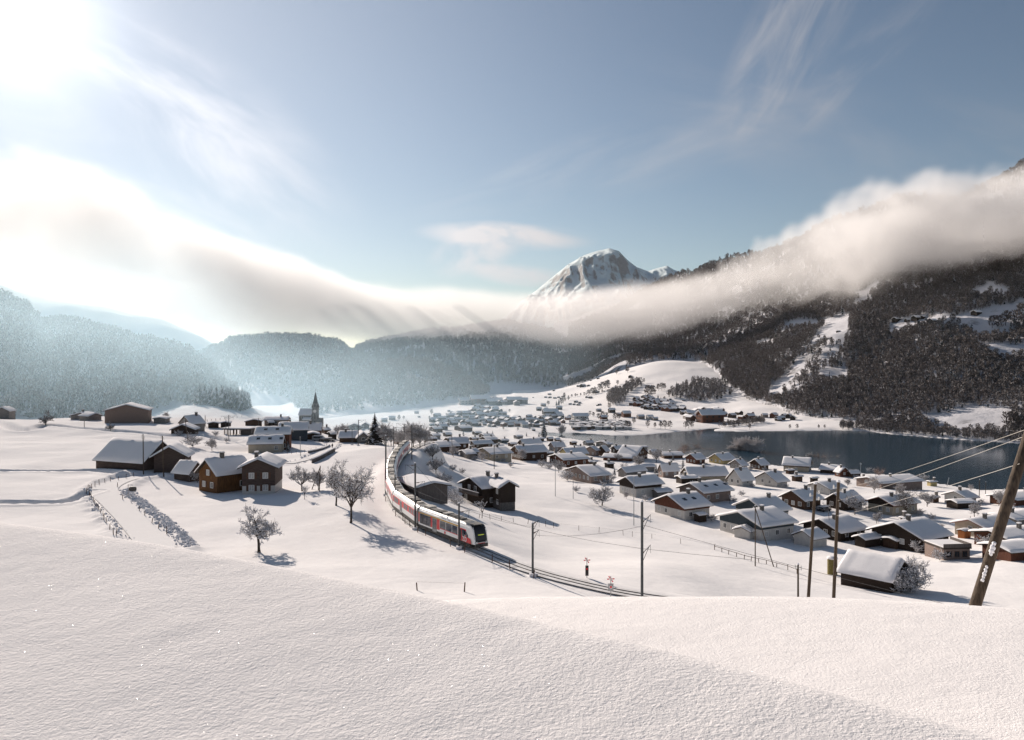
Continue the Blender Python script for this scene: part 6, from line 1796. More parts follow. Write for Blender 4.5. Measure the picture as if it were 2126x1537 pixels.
wooden_pole(229, 848, 878, 'pole before the left wall of the brown hall barn', None, 0.13, 229, 0)
wooden_pole(426, 863, 886, 'pole behind the tall pale house', None, 0.14, 426, 0)
wooden_pole(1786, 962, 992, 'light pole with crossbar at the water by the red brown cabin', None, 0.13, 1787, 2, m='galvanised')
wooden_pole(1966, 993, 1010, 'short slanting stake by the lakeside chalet', None, 0.13, 1970, 0, m='galvanised')
wooden_pole(2033, 996, 1030, 'bare pole right of the lakeside chalet, the taller one', None, 0.12, 2034, 0)
wooden_pole(2046, 1001, 1026, 'bare pole right of the lakeside chalet, the shorter one', None, 0.11, 2047, 0)
wooden_pole(2084, 1015, 1034, 'thin lamp post near the leaning pole on the shore', None, 0.09, 2085, 0, m='galvanised')
wooden_pole(1898, 976, 988, 'tiny pole at the shore above the long flat house', None, 0.10, 1898, 0)
wooden_pole(1725, 1064, 1118, 'thin reddish garden pole with blue sign between the wooden poles', None, 0.06, 1720, 0, m='red_wood')
# street lamp on the village path
def street_lamp():
    p = spot(1190, 1036); root = link('street_lamp', None, None, p); tag(root, 'thin street lamp with bent bluish head beside the village path', 'street lamp')
    H = 40 / F * p.y
    mb = MB(); mb.tube((0, 0, -0.4), (0, 0, H), 0.09, 0.06, 8); part(mb, 'post', [M['galvanised']], root)
    mb = MB(); mb.tube((0, 0, H), (-0.9, 0, H + 0.15), 0.05, 0.05, 6); mb.box((-1.1, 0, H + 0.15), (0.7, 0.3, 0.12)); part(mb, 'lamp_head', [M['galvanised']], root)
street_lamp()
# big leaning pole close by on the right with three frosted cables
def near_pole():
    d = 19.5
    a = P(2030, 1240, d); b = P(2126, 935, d + 0.6)
    dirv = (b - a).normalized()
    g = gz(a.x, d)
    foot = a + dirv * ((g - 0.8 - a.z) / dirv.z); top = foot + dirv * 12.5
    root = link('leaning_pole', None, None, foot + dirv * 0.8); tag(root, 'thick leaning wooden pole with snow clumps at the right edge', 'pole')
    o0 = root.location
    mb = MB(); mb.tube(foot - o0, top - o0, 0.14, 0.118, 14); part(mb, 'pole', [M['pole_wood']], root, True)
    r = random.Random(4)
    for (u, v, s) in [(2063, 1132, 0.10), (2058, 1140, 0.13), (2053, 1146, 0.12), (2049, 1152, 0.08), (2047, 1178, 0.07), (2045, 1185, 0.08), (2043, 1192, 0.09), (2040, 1198, 0.07), (2037, 1204, 0.08), (2039, 1188, 0.06)]:
        vq = P(u, v, d).z; k = (vq - a.z) / dirv.z; c = a + dirv * k + Vector((-0.08, -0.10, 0))
        bm = bmesh.new(); bmesh.ops.create_icosphere(bm, subdivisions=2, radius=s * 0.5)
        for q in bm.verts: q.co *= r.uniform(0.8, 1.15); q.co.z *= 1.3
        me = bpy.data.meshes.new('snow_clump'); bm.to_mesh(me); bm.free(); me.materials.append(M['snow_tree'])
        me.polygons.foreach_set('use_smooth', [True] * len(me.polygons))
        link('snow_clump', me, root, c - o0)
    labs = ['upper frosted cable running from the leaning pole over the lake', 'middle frosted cable running from the leaning pole over the lake', 'lower frosted cable running from the leaning pole across the shore']
    for (lab, p0, p1) in zip(labs, [(2180, 874), (2180, 886), (2117, 963)], [(1741, 1018), (1739, 1040), (1737, 1071)]):
        A = P(*p0, 20.0) if p0[0] > 2150 else P(*p0, d + 0.3); B = P(*p1, 62.0)
        wire('cable', [A, B], 0.006, M['wire_pale'], lab, 'cable', 0.12, 'frosted cables of the leaning pole', 24)
near_pole()

# ------------------------------------------------------------------ fences, signs, small things
def post_fence(label, pts, h=1.15, r=0.06, wires=1, m='brown_wood', rails=0, zoom=None, lean=0.08):
    sp_ = [spot(u, v) for u, v in pts]
    root = link('fence', None, None, sp_[0]); tag(root, label, 'fence')
    mb = MB(); mb.tube((0, 0, -0.3), (0, 0, h), r, r * 0.9, 6); pm = mb.mesh('post', [M[m]])
    rr = random.Random(len(pts)); o0 = sp_[0]
    for p in sp_:
        o = link('post', pm, root, p - o0); o.rotation_euler = (rr.gauss(0, lean), rr.gauss(0, lean), 0); o.scale = (1, 1, rr.uniform(0.85, 1.1))
    for k in range(wires):
        mb = MB(); mb.path([p - o0 + Vector((0, 0, h * (0.9 - 0.4 * k))) for p in sp_], 0.012, 3); part(mb, 'fence_wire', [M['wire']], root)
    for k in range(rails):
        for a, b in zip(sp_[:-1], sp_[1:]):
            mb = MB(); z = h * (0.85 - 0.42 * k); mb.tube(a - o0 + Vector((0, 0, z)), b - o0 + Vector((0, 0, z)), 0.05, 0.05, 5); part(mb, 'rail', [M[m]], root)
def z1(X, Y): return (X / 4.044, 780 + Y / 4.044)
def z3(X, Y): return (680 + X / 3.574, 820 + Y / 3.574)
def z4(X, Y): return (940 + X / 3.575, 820 + Y / 3.575)
def z5(X, Y): return (1280 + X / 4.153, 880 + Y / 4.153)
post_fence('line of thin fence posts along the left side of the country road', [z1(*q) for q in [(975, 1342), (952, 1335), (922, 1295), (891, 1240), (871, 1210), (866, 1180), (845, 1155), (830, 1128), (815, 1112), (800, 1090), (785, 1065), (768, 1038), (755, 1015)]], 1.1, 0.07)
post_fence('line of fence posts along the upper bend of the country road', [z1(*q) for q in [(725, 990), (738, 965), (752, 955), (768, 945), (797, 930), (833, 912), (880, 900), (927, 890), (993, 882), (1058, 866), (1120, 850)]], 1.1, 0.07)
post_fence('fence posts in the ploughed bank right of the country road', [z1(*q) for q in [(985, 940), (1030, 1045), (1170, 1140), (1215, 1180), (1275, 1245), (1330, 1290), (1400, 1330)]], 1.1, 0.07)
post_fence('low fence along the near side of the track before the train', [z3(*q) for q in [(430, 790), (505, 900), (560, 935), (575, 955), (612, 980), (668, 1020), (728, 1045), (912, 1125), (1017, 1170)]], 1.1, 0.07)
post_fence('fence posts along the track ahead of the train', [z4(*q) for q in [(88, 1170), (292, 1245), (424, 1295), (600, 1360)]], 1.2, 0.07)
post_fence('thin fence with widely spaced posts crossing the snowfield below the dark house', [z4(*q) for q in [(115, 908), (195, 918), (277, 926), (361, 936), (450, 946), (557, 960), (690, 978), (748, 986), (935, 1008), (1085, 1022), (1265, 1044)]] + [z5(*q) for q in [(136, 975), (304, 990), (553, 1035), (845, 1085)]], 1.15, 0.05)
post_fence('wooden rail fence running down to the double pole', [z5(*q) for q in [(845, 1088), (908, 1108), (965, 1128), (1035, 1148), (1100, 1170), (1160, 1185), (1227, 1198), (1292, 1212), (1380, 1236), (1477, 1262)]] + [(1655, 1192)], 0.95, 0.07, 0, rails=1)
post_fence('two dark fence posts just above the foreground crest', [(866, 1226), (964, 1229)], 1.1, 0.08, 1)
post_fence('low fence of posts along the edge of the far plateau road', [(430 + 9 * k, 876 - 1.2 * k) for k in range(9)], 1.2, 0.12, 0)
post_fence('garden fence beside the lane below the station', [(596, 943), (605, 943), (615, 942), (632, 940), (645, 937), (656, 934), (668, 932), (678, 929)], 1.0, 0.06)

def cross_sign(u, vt, vb, label, d, lamp):
    p = Vector(((u - CU) / F * d, d, gz((u - CU) / F * d, d))); root = link('crossing_sign', None, None, p); tag(root, label, 'sign', 'railway crossing signs')
    zc = CAMZ - (vt - CV) / F * d - p.z
    mb = MB(); mb.tube((0, 0, -0.4), (0, 0, zc + 0.3), 0.05, 0.05, 8); part(mb, 'post', [M['galvanised']], root)
    for a in (rad(28), rad(-28)):
        mb = MB(); c, s = math.cos(a), math.sin(a)
        mb.box((0, 0, 0), (0.85, 0.03, 0.12), 0); mb.box((0, -0.02, 0), (0.42, 0.02, 0.09), 1)
        o = part(mb, 'cross_arm', [M['paint_red'], M['frame_white']], root); o.location = (0, -0.08 - 0.035 * (a > 0), zc); o.rotation_euler = (0, a + rad(25), 0)
    if lamp == 'box':
        mb = MB(); mb.box((0, -0.08, zc - 1.35), (0.42, 0.14, 1.3)); part(mb, 'signal_box', [M['paint_black']], root)
        mb = MB(); mb.tube((0, -0.16, zc - 1.1), (0, -0.22, zc - 1.1), 0.13, 0.13, 10); part(mb, 'signal_lamp', [M['paint_red']], root)
    else:
        mb = MB(); mb.box((0, -0.06, zc - 0.95), (0.62, 0.06, 0.85)); part(mb, 'signal_board', [M['galvanised']], root)
        mb = MB(); mb.tube((0, -0.09, zc - 0.9), (0, -0.16, zc - 0.9), 0.2, 0.2, 12, 0); mb.tube((0, -0.16, zc - 0.9), (0, -0.17, zc - 0.9), 0.13, 0.13, 12, 1); part(mb, 'signal_lamp', [M['frame_white'], M['paint_red']], root)
cross_sign(1218.5, 1163, 1197, 'red railway crossing cross above a tall black signal box on the snowfield', 104, 'box')
cross_sign(1268, 1202, 1225, 'red railway crossing cross over a round signal lamp at the snow edge', 92, 'board')
def farm_sign():
    p = spot(266, 1031); root = link('hanging_sign', None, None, p); tag(root, 'dark rounded sign hanging from a bracket post beside the country road', 'sign')
    H = 25 / F * p.y
    mb = MB(); mb.tube((0, 0, -0.3), (0, 0, H), 0.06, 0.05, 6); mb.tube((0, 0, H - 0.1), (0.9, 0, H - 0.1), 0.04, 0.04, 5); part(mb, 'post', [M['grey_wood']], root)
    mb = MB(); n = 16
    vs = [(0.95 + 0.75 * math.copysign(abs(math.cos(2 * math.pi * k / n)) ** 0.6, math.cos(2 * math.pi * k / n)), y, H - 0.95 + 0.48 * math.copysign(abs(math.sin(2 * math.pi * k / n)) ** 0.6, math.sin(2 * math.pi * k / n))) for y in (-0.12, 0.12) for k in range(n)]
    mb.add(vs, [tuple(range(n)), tuple(range(2 * n - 1, n - 1, -1))] + [(k, n + k, n + (k + 1) % n, (k + 1) % n) for k in range(n)]); part(mb, 'sign_board', [M['paint_black']], root)
    mb = MB(); mb.tube((0.6, 0, H - 0.5), (0.6, 0, H - 0.1), 0.02, 0.02, 4); mb.tube((1.0, 0, H - 0.5), (0.85, 0, H - 0.1), 0.02, 0.02, 4); part(mb, 'hanger', [M['steel']], root)
farm_sign()
def tank():
    p = spot(1728, 1193); d = p.y; root = link('silo', None, None, p); tag(root, 'mossy yellow round silo with snow cap left of the dark barn', 'silo')
    H = CAMZ - (1160 - CV) / F * d - p.z; R_ = 0.9
    mb = MB(); mb.tube((0, 0, -0.3), (0, 0, H), R_, R_, 14); part(mb, 'wall', [M['tank_yellow']], root)
    mb = MB(); mb.tube((0, 0, H), (0, 0, H + 0.22), R_ * 1.12, R_ * 1.1, 14); mb.tube((0, 0, H + 0.22), (0, 0, H + 0.5), R_ * 1.1, R_ * 0.5, 14); part(mb, 'snow_cover', [M['snow_roof']], root)
    mb = MB(); mb.box((0.1, -R_ - 0.02, H - 1.3), (0.5, 0.1, 0.9)); part(mb, 'hatch', [M['glass']], root)
tank()
def car(label, u, v, rot, kind, mname, group='vehicles parked near the station'):
    p = spot(u, v); root = link('parked_' + kind, None, None, p); root.rotation_euler[2] = rot; tag(root, label, kind, group)
    L, W, H = (5.4, 2.1, 2.3) if kind == 'van' else (4.3, 1.8, 1.45)
    mb = MB()
    if kind == 'van': prof = [(-2.7, 0.4), (2.7, 0.4), (2.75, 1.1), (2.0, 1.35), (1.4, 2.2), (-2.6, 2.3), (-2.7, 1.2)]
    else: prof = [(-2.1, 0.35), (2.15, 0.35), (2.15, 0.8), (1.2, 0.95), (0.5, 1.42), (-1.2, 1.45), (-2.0, 0.95), (-2.15, 0.7)]
    mb.prism([(x, z) for x, z in prof], -W / 2, W / 2)
    mb.v = [(y, x, z) for (x, y, z) in mb.v]; mb.f = [tuple(reversed(f)) for f in mb.f]
    part(mb, 'body', [M[mname]], root)
    mb = MB()
    if kind == 'van': mb.box((-0.4, 0, 1.75), (3.4, W + 0.03, 0.6))
    else: mb.box((-0.4, 0, 1.18), (1.7, W + 0.03, 0.36))
    part(mb, 'side_window', [M['glass']], root)
    mb = MB(); mb.box((-0.3, 0, H + 0.1), (L * 0.62, W * 0.9, 0.22)); part(mb, 'snow_cover', [M['snow_roof']], root)
    wm = MB(); wm.tube((0, -0.1, 0), (0, 0.1, 0), 0.34, 0.34, 10); wm = wm.mesh('wheel', [M['tyre']])
    for sx in (-1, 1):
        for sy in (-1, 1): link('wheel', wm, root, (sx * L * 0.3, sy * (W / 2 - 0.05), 0.34))
car('grey delivery van with snow on its roof parked below the station', 663, 917, rad(4), 'van', 'car_silver')
car('dark car parked just right of the grey van', 674, 918, rad(20), 'car', 'car_dark')
car('silver car parked second right of the grey van', 683, 917, rad(25), 'car', 'car_silver')
car('dark car sheltering under the carport between the poles', 1711, 1062, rad(30), 'car', 'car_dark', None)
# walking person on the lane
def person():
    p = spot(690, 932)
    root = link('person', None, None, p); tag(root, 'person in dark winter clothes walking along the ploughed lane', 'person')
    me = bpy.data.meshes.new('body')
    V = [(0, 0, 0.95), (0, 0, 1.2), (0, 0, 1.45), (0, 0, 1.58), (0, 0.02, 1.72), (0.11, 0.12, 0.5), (0.12, 0.0, 0.06), (0.12, 0.14, 0.04), (-0.11, -0.1, 0.5), (-0.12, -0.28, 0.1), (-0.12, -0.16, 0.04), (0.2, 0, 1.42), (0.27, -0.08, 1.15), (0.27, 0.06, 0.92), (-0.2, 0, 1.42), (-0.27, 0.08, 1.15), (-0.27, 0.24, 0.98)]
    E = [(0, 1), (1, 2), (2, 3), (3, 4), (0, 5), (5, 6), (6, 7), (0, 8), (8, 9), (9, 10), (2, 11), (11, 12), (12, 13), (2, 14), (14, 15), (15, 16)]
    R_ = [0.15, 0.16, 0.17, 0.065, 0.11, 0.085, 0.055, 0.05, 0.085, 0.055, 0.05, 0.075, 0.055, 0.045, 0.075, 0.055, 0.045]
    me.from_pydata(V, E, []); o = link('body', me, root)
    md = o.modifiers.new('skin', 'SKIN'); sv = me.skin_vertices[0].data
    for k, q in enumerate(R_): sv[k].radius = (q, q)
    sv[0].use_root = True
    o.modifiers.new('sub', 'SUBSURF').levels = 1
    me.materials.append(M['cloth_dark'])
    bm = bmesh.new(); bmesh.ops.create_uvsphere(bm, u_segments=10, v_segments=8, radius=0.115); h = bpy.data.meshes.new('hat'); bm.to_mesh(h); bm.free(); h.materials.append(M['paint_black']); link('hat', h, root, (0, 0.0, 1.79))
    bm = bmesh.new(); bmesh.ops.create_uvsphere(bm, u_segments=10, v_segments=8, radius=0.09); h = bpy.data.meshes.new('face'); bm.to_mesh(h); bm.free(); h.materials.append(M['skin']); link('face', h, root, (0, -0.05, 1.70))
    root.rotation_euler[2] = rad(20)
person()
# lane walls
def low_wall(label, pts, h=0.9):
    sp_ = [spot(u, v) for u, v in pts]; o0 = sp_[0]
    root = link('retaining_wall', None, None, o0); tag(root, label, 'wall')
    for k, (a, b) in enumerate(zip(sp_[:-1], sp_[1:])):
        d = b - a; mb = MB(); mb.box((0, 0, h / 2 - 0.4), (d.length + 0.05, 0.3, h + 0.8), 0); o = part(mb, 'wall_block', [M['stone']], root); o.location = (a + b) / 2 - o0; o.rotation_euler = (0, -math.atan2(d.z, math.hypot(d.x, d.y)), math.atan2(d.y, d.x))
        mb = MB(); mb.box((0, 0, h + 0.12), (d.length + 0.1, 0.5, 0.3), 0); o2 = part(mb, 'snow_cap', [M['snow_roof']], o)
low_wall('snow capped retaining wall of the lane, dark on its right face', [(648, 962), (660, 957), (672, 951), (684, 944), (695, 938)], 1.2)
low_wall('snow capped garden wall curving along the bank below the lane', [(640, 941), (655, 938), (670, 934), (680, 930), (684, 926)], 0.6)
# ploughed snow heaps beside the road
def clods(name, label, line, offs, n, smin, smax, seed, rag=1.3):
    r = random.Random(seed); mb = MB()
    ln = line; t = np.gradient(ln[:, :2], axis=0); t /= np.linalg.norm(t, axis=1)[:, None]; nn = np.stack([-t[:, 1], t[:, 0]], -1)
    bm = bmesh.new(); bmesh.ops.create_icosphere(bm, subdivisions=1, radius=1.0); iv = [q.co.copy() for q in bm.verts]; fi = [tuple(q.index for q in f.verts) for f in bm.faces]; bm.free()
    for k in range(n):
        i = r.randrange(len(ln)); s_ = r.choice(offs) + r.gauss(0, 0.35) * rag
        x, y = ln[i, 0] + nn[i, 0] * s_, ln[i, 1] + nn[i, 1] * s_
        sc = r.uniform(smin, smax) * (0.6 + 0.8 * r.random() ** 2); z = gz(x, y) + sc * r.uniform(0.0, 0.5)
        a = r.random() * 6.28; c, s = math.cos(a), math.sin(a); e = (r.uniform(0.7, 1.5), r.uniform(0.6, 1.1), r.uniform(0.5, 0.9))
        vs = []
        for q in iv:
            j = r.uniform(0.75, 1.2); X, Y, Z_ = q.x * e[0] * sc * j, q.y * e[1] * sc * j, q.z * e[2] * sc * j
            vs.append((x + X * c - Y * s, y + X * s + Y * c, z + Z_))
        mb.add(vs, fi)
    tag(mb.build(name, M['snow_bank'], smooth=False), label, None, None, 'stuff')
clods('snow_heaps', 'lumpy ploughed snow bank along the right edge of the country road', ROAD[:int(len(ROAD) * 0.68)], (-3.6, -4.3, -5.0), 950, 0.09, 0.34, 3)
clods('snow_heaps', 'small snow lumps along the left edge of the country road', ROAD[:int(len(ROAD) * 0.75)], (3.2, 3.7), 170, 0.10, 0.26, 4)
clods('snow_heaps', 'ploughed snow lumps along the lane and wall', LANE, (-2.6, 2.6), 160, 0.15, 0.4, 5)
ribbon(ROAD, 0, 2.5, 0.02, 'country_road', M['snow_road']); tag(bpy.data.objects['country_road'], 'packed snow country road curving up to the farm', None, None, 'structure')
ribbon(LANE, 0, 1.5, 0.02, 'village_lane', M['snow_road']); tag(bpy.data.objects['village_lane'], 'narrow cleared lane below the station', None, None, 'structure')
# ------------------------------------------------------------------ trees, one by one
M['twigs_near'] = simple('bare_branches', (0.034, 0.025, 0.020), (0.085, 0.064, 0.052), 8.0, 0.95)
M['twigs_pale'] = simple('hoar_frosted_branches', (0.22, 0.19, 0.175), (0.42, 0.385, 0.37), 6.0, 0.95)

def tubes_np(segs, sides):
    """segs: (n, 8) rows p0, p1, r0, r1 -> vertices and quads"""
    s = np.asarray(segs, dtype=np.float64)
    p0, p1, r0, r1 = s[:, 0:3], s[:, 3:6], s[:, 6:7], s[:, 7:8]
    d = p1 - p0; d /= np.linalg.norm(d, axis=1)[:, None] + 1e-9
    ref = np.where(np.abs(d[:, 2:3]) > 0.9, np.array([[1.0, 0, 0]]), np.array([[0, 0, 1.0]]))
    x = np.cross(d, ref); x /= np.linalg.norm(x, axis=1)[:, None] + 1e-9; y = np.cross(d, x)
    V = []
    for k in range(sides):
        a = 2 * math.pi * k / sides; V.append(p0 + (x * math.cos(a) + y * math.sin(a)) * r0)
    for k in range(sides):
        a = 2 * math.pi * k / sides; V.append(p1 + (x * math.cos(a) + y * math.sin(a)) * r1)
    V = np.stack(V, 1).reshape(-1, 3)
    n = len(s); base = (np.arange(n) * 2 * sides)[:, None]
    fc = []
    for k in range(sides):
        q = np.array([k, (k + 1) % sides, sides + (k + 1) % sides, sides + k])
        fc.append(base + q[None])
    return V, np.concatenate(fc, 0)

def grow(seed, trunk=0.28, limbs=6, levels=4, up=0.35, droop=0.0, spread=0.5, twig=0.35, sprouts=0.0, r0=0.035, wig=0.25):
    """unit-height tree skeleton: (trunk segments, branch segments)"""
    r = random.Random(seed); tr, br = [], []
    def seg(lst, a, b, ra, rb): lst.append((*a, *b, ra, rb))
    p = Vector((0, 0, -0.05)); lean = Vector((r.uniform(-.06, .06), r.uniform(-.06, .06), 1)).normalized()
    n = 4
    for k in range(n):
        q = p + (lean + Vector((r.uniform(-.1, .1), r.uniform(-.1, .1), 0))) * ((trunk + 0.05) / n)
        seg(tr, p, q, r0 * (1.35 if k == 0 else 1.0) * (1 - 0.08 * k), r0 * (1 - 0.08 * (k + 1))); p = q
    def branch(p, d, ln, rad_, lev):
        steps = 3
        for k in range(steps):
            d2 = (d + Vector((r.uniform(-wig, wig), r.uniform(-wig, wig), r.uniform(-wig, wig) + up * 0.25 - droop * (0.3 + 0.4 * k)))).normalized()
            q = p + d2 * (ln / steps); ra = rad_ * (1 - 0.22 * k); rb = rad_ * (1 - 0.22 * (k + 1))
            seg(br, p, q, ra, max(rb, 0.0012))
            if lev > 0 and (k > 0 or lev < levels - 1 or r.random() < 0.5):
                for c in range(2 if lev > 1 else r.choice((2, 3))):
                    ax = Vector((r.uniform(-1, 1), r.uniform(-1, 1), r.uniform(-.5, 1))).normalized()
                    d3 = (d2 * 0.55 + ax * 0.85).normalized()
                    branch(q, d3, ln * r.uniform(0.45, 0.68), max(rb * 0.62, 0.0014), lev - 1)
            p, d = q, d2
        if sprouts and lev <= 1 and r.random() < sprouts:
            q = p + Vector((r.uniform(-.02, .02), r.uniform(-.02, .02), r.uniform(0.06, 0.15))); seg(br, p, q, 0.0022, 0.001)
    top = p
    a0 = r.random() * 6.28
    for k in range(limbs):
        a = a0 + 2 * math.pi * k / limbs + r.uniform(-.3, .3); f = k / max(1, limbs - 1)
        d = Vector((math.cos(a) * spread, math.sin(a) * spread, up + 0.5 * r.random())).normalized()
        st = top - lean * (0.10 * (k % 3) * trunk)
        branch(st, d, 0.40 * r.uniform(0.8, 1.15), r0 * 0.62, levels - 1)
    branch(top, Vector((r.uniform(-.15, .15), r.uniform(-.15, .15), 1)).normalized(), 0.46, r0 * 0.7, levels - 1)
    br = np.array(br); 
    zmax = np.percentile(br[:, 5], 99.3); sc = 1.0 / zmax
    br[:, :6] *= sc; br[:, 6:] *= 1.0; tr = np.array(tr); tr[:, :6] *= sc
    return tr, br

def snowy_tree_meshes(seed, h, thin=1.0, snow=0.8, minr=0.012, **kw):
    tr, br = grow(seed, **kw)
    tr = tr * h; br = br * h
    br[:, 6:] = np.maximum(br[:, 6:], minr)
    tv, tf = tubes_np(tr, 8)
    thick = br[:, 6] > minr * 2.2
    v1, f1 = tubes_np(br[thick], 5); v2, f2 = tubes_np(br[~thick], 3)
    cv = np.concatenate([v1, v2]); cf = np.concatenate([f1, f2 + len(v1)]) if True else None
    rs = np.random.RandomState(seed)
    d = br[:, 3:6] - br[:, :3]; ln = np.linalg.norm(d, axis=1); flat = np.abs(d[:, 2]) / (ln + 1e-9)
    k = (rs.rand(len(br)) < snow * (1.1 - flat ** 2)) & (flat < 0.93)
    s = br[k].copy()
    rr = s[:, 6:7] * 0.9 + rs.uniform(0.012, 0.042, (len(s), 1)) * thin
    s[:, 2] += (s[:, 6] + rr[:, 0] * 0.45); s[:, 5] += (s[:, 7] + rr[:, 0] * 0.45)
    s[:, 6:7] = rr; s[:, 7:8] = rr * 0.8
    sv, sf = tubes_np(s, 4)
    return (tv, tf), (cv, cf), (sv, sf)

def tree_thing(meshes, label, p, scale, rot, group=None, name='bare_tree', cat='tree', mats=None):
    root = link(name, None, None, p, rot); root.scale = (scale,) * 3
    tag(root, label, cat, group)
    for nm, me in meshes: link(nm, me, root)
    return root
def tree_kit(seed, h, mats=('bark', 'twigs_near', 'snow_tree'), **kw):
    t, c, s = snowy_tree_meshes(seed, h, **kw)
    return [('trunk', new_mesh('trunk', t[0], t[1], [M[mats[0]]])), ('crown', new_mesh('crown', c[0], c[1], [M[mats[1]]])), ('snow_cover', new_mesh('snow_cover', s[0], s[1], [M[mats[2]]]))]

def spruce_kit(seed, h, w=0.20, snow=0.45, whorls=22):
    r = random.Random(seed); g, s = MB(), MB(); t = MB()
    t.tube((0, 0, -0.4), (0, 0, h), 0.02 * h, 0.004 * h, 7)
    for k in range(whorls):
        f = k / (whorls - 1); z = h * (0.07 + 0.90 * f); L = h * w * (1 - f) ** 0.8 + 0.12
        n = max(5, int(11 * (1 - 0.5 * f))); a0 = r.random() * 6.28
        for q in range(n):
            a = a0 + 2 * math.pi * q / n + r.uniform(-.2, .2); ln = L * r.uniform(0.7, 1.15); dz = -ln * r.uniform(0.25, 0.5)
            c, sn = math.cos(a), math.sin(a); px, py = -sn, c; wd = ln * 0.30
            m1 = (c * ln * 0.55, sn * ln * 0.55, z + dz * 0.35); e1 = (c * ln, sn * ln, z + dz)
            vs = [(0, 0, z + 0.03 * h), (m1[0] + px * wd, m1[1] + py * wd, m1[2] - 0.12 * ln), (e1[0], e1[1], e1[2]), (m1[0] - px * wd, m1[1] - py * wd, m1[2] - 0.12 * ln), (m1[0], m1[1], m1[2] + 0.05 * ln)]
            g.add(vs, [(0, 1, 4), (1, 2, 4), (2, 3, 4), (3, 0, 4)])
            # hanging side twigs
            for e in range(3):
                b = r.uniform(0.35, 1.0); x, y, zz = c * ln * b, sn * ln * b, z + dz * b
                sd = r.choice((-1, 1)) * wd * r.uniform(0.4, 1.0)
                g.add([(x, y, zz), (x + px * sd, y + py * sd, zz - ln * 0.22), (x + c * ln * 0.12, y + sn * ln * 0.12, zz - ln * 0.05)], [(0, 1, 2)])
            if r.random() < snow:
                o = 0.03 * ln + 0.025
                s.add([(vs[0][0] + c * ln * 0.3, vs[0][1] + sn * ln * 0.3, z + dz * 0.18 + o + 0.01), (m1[0] + px * wd * 0.7, m1[1] + py * wd * 0.7, m1[2] - 0.05 * ln + o), (e1[0] * 0.98, e1[1] * 0.98, e1[2] + o), (m1[0] - px * wd * 0.7, m1[1] - py * wd * 0.7, m1[2] - 0.05 * ln + o), (m1[0], m1[1], m1[2] + 0.06 * ln + o)], [(0, 1, 4), (1, 2, 4), (2, 3, 4), (3, 0, 4)])
    return [('trunk', t.mesh('trunk', [M['bark']])), ('crown', g.mesh('crown', [M['needles_near']])), ('snow_cover', s.mesh('snow_cover', [M['snow_tree']]))]
M['needles_near'] = simple('dark_needles', (0.022, 0.020, 0.016), (0.055, 0.046, 0.038), 5.0, 0.9)

def tree_at(kit, h0, u, vb, hpx, label, group=None, name='bare_tree', cat='tree', rot=None, d=None, sx=1.0):
    p = spot(u, vb) if d is None else P(u, vb, d)
    H = hpx / F * p.y
    o = tree_thing(kit, label, p, H / h0, rot if rot is not None else (u * 1.37 + vb) % 6.28, group, name, cat)
    o.scale = (H / h0 * sx, H / h0 * sx, H / h0)
    return o

# large single trees
k_apple = tree_kit(3, 6.5, trunk=0.55, limbs=6, levels=4, up=0.10, spread=1.25, sprouts=0.1, r0=0.034, snow=0.6, thin=2.0, minr=0.014, droop=0.1)
tree_at(k_apple, 6.5, 538, 1147, 92, 'snow laden apple tree alone on the open slope left of the train', None, 'apple_tree')
k_pear = tree_kit(8, 8.5, trunk=0.34, limbs=7, levels=4, up=0.45, spread=0.4, r0=0.032, snow=0.36, thin=1.5, droop=0.3, minr=0.016)
tree_at(k_pear, 8.5, 728, 1086, 112, 'tall gnarled pear tree nearest the train, the front one of two', None, 'pear_tree', sx=0.72)
k_pear2 = tree_kit(12, 8.0, trunk=0.34, limbs=7, levels=4, up=0.45, spread=0.4, r0=0.032, snow=0.36, thin=1.5, droop=0.3, minr=0.016)
tree_at(k_pear2, 8.0, 698, 1050, 92, 'gnarled pear tree behind and left of the front one', None, 'pear_tree', sx=0.7)
k_small = tree_kit(21, 4.5, trunk=0.32, limbs=5, levels=4, up=0.4, spread=0.7, r0=0.03, snow=0.5, thin=0.9, minr=0.014)
tree_at(k_small, 4.5, 627, 1020, 52, 'young fruit tree with round crown right of the farmhouse', None, 'fruit_tree')
k_sap = tree_kit(27, 3.0, trunk=0.35, limbs=4, levels=3, up=0.5, spread=0.6, r0=0.022, snow=0.7, thin=0.9, minr=0.012)
tree_at(k_sap, 3.0, 632, 1037, 30, 'thin sapling below the round crowned fruit tree', None, 'sapling')
tree_at(k_sap, 3.0, 1001, 1076, 38, 'snow tipped sapling by the garden wall of the dark timber house', None, 'sapling')
k_dome = tree_kit(33, 6.0, trunk=0.22, limbs=8, levels=4, up=0.25, spread=0.9, r0=0.03, snow=0.55, thin=1.3, minr=0.016)
tree_at(k_dome, 6.0, 1250, 1050, 50, 'wide snowy apple tree left of the white two storey house', None, 'apple_tree')
k_umb = tree_kit(35, 6.0, trunk=0.26, limbs=7, levels=4, up=0.12, spread=1.2, r0=0.04, snow=0.25, thin=0.9, minr=0.03, droop=0.05)
tree_at(k_umb, 6.0, 95, 885, 28, 'broad umbrella shaped bare tree on the left plateau', None, 'bare_tree')
tree_at(k_umb, 6.0, 230, 893, 17, 'little broad bare tree below the brown hall barn', None, 'bare_tree')
k_birch = tree_kit(38, 9.0, trunk=0.22, limbs=8, levels=4, up=0.5, spread=0.55, r0=0.018, snow=0.2, thin=0.8, minr=0.012)
tree_at(k_birch, 9.0, 1882, 1074, 62, 'wispy leafless birch before the brown white house', None, 'birch_tree')
k_brush = tree_kit(41, 5.0, trunk=0.05, limbs=11, levels=4, up=0.5, spread=0.9, r0=0.018, snow=0.65, thin=1.2, minr=0.012)
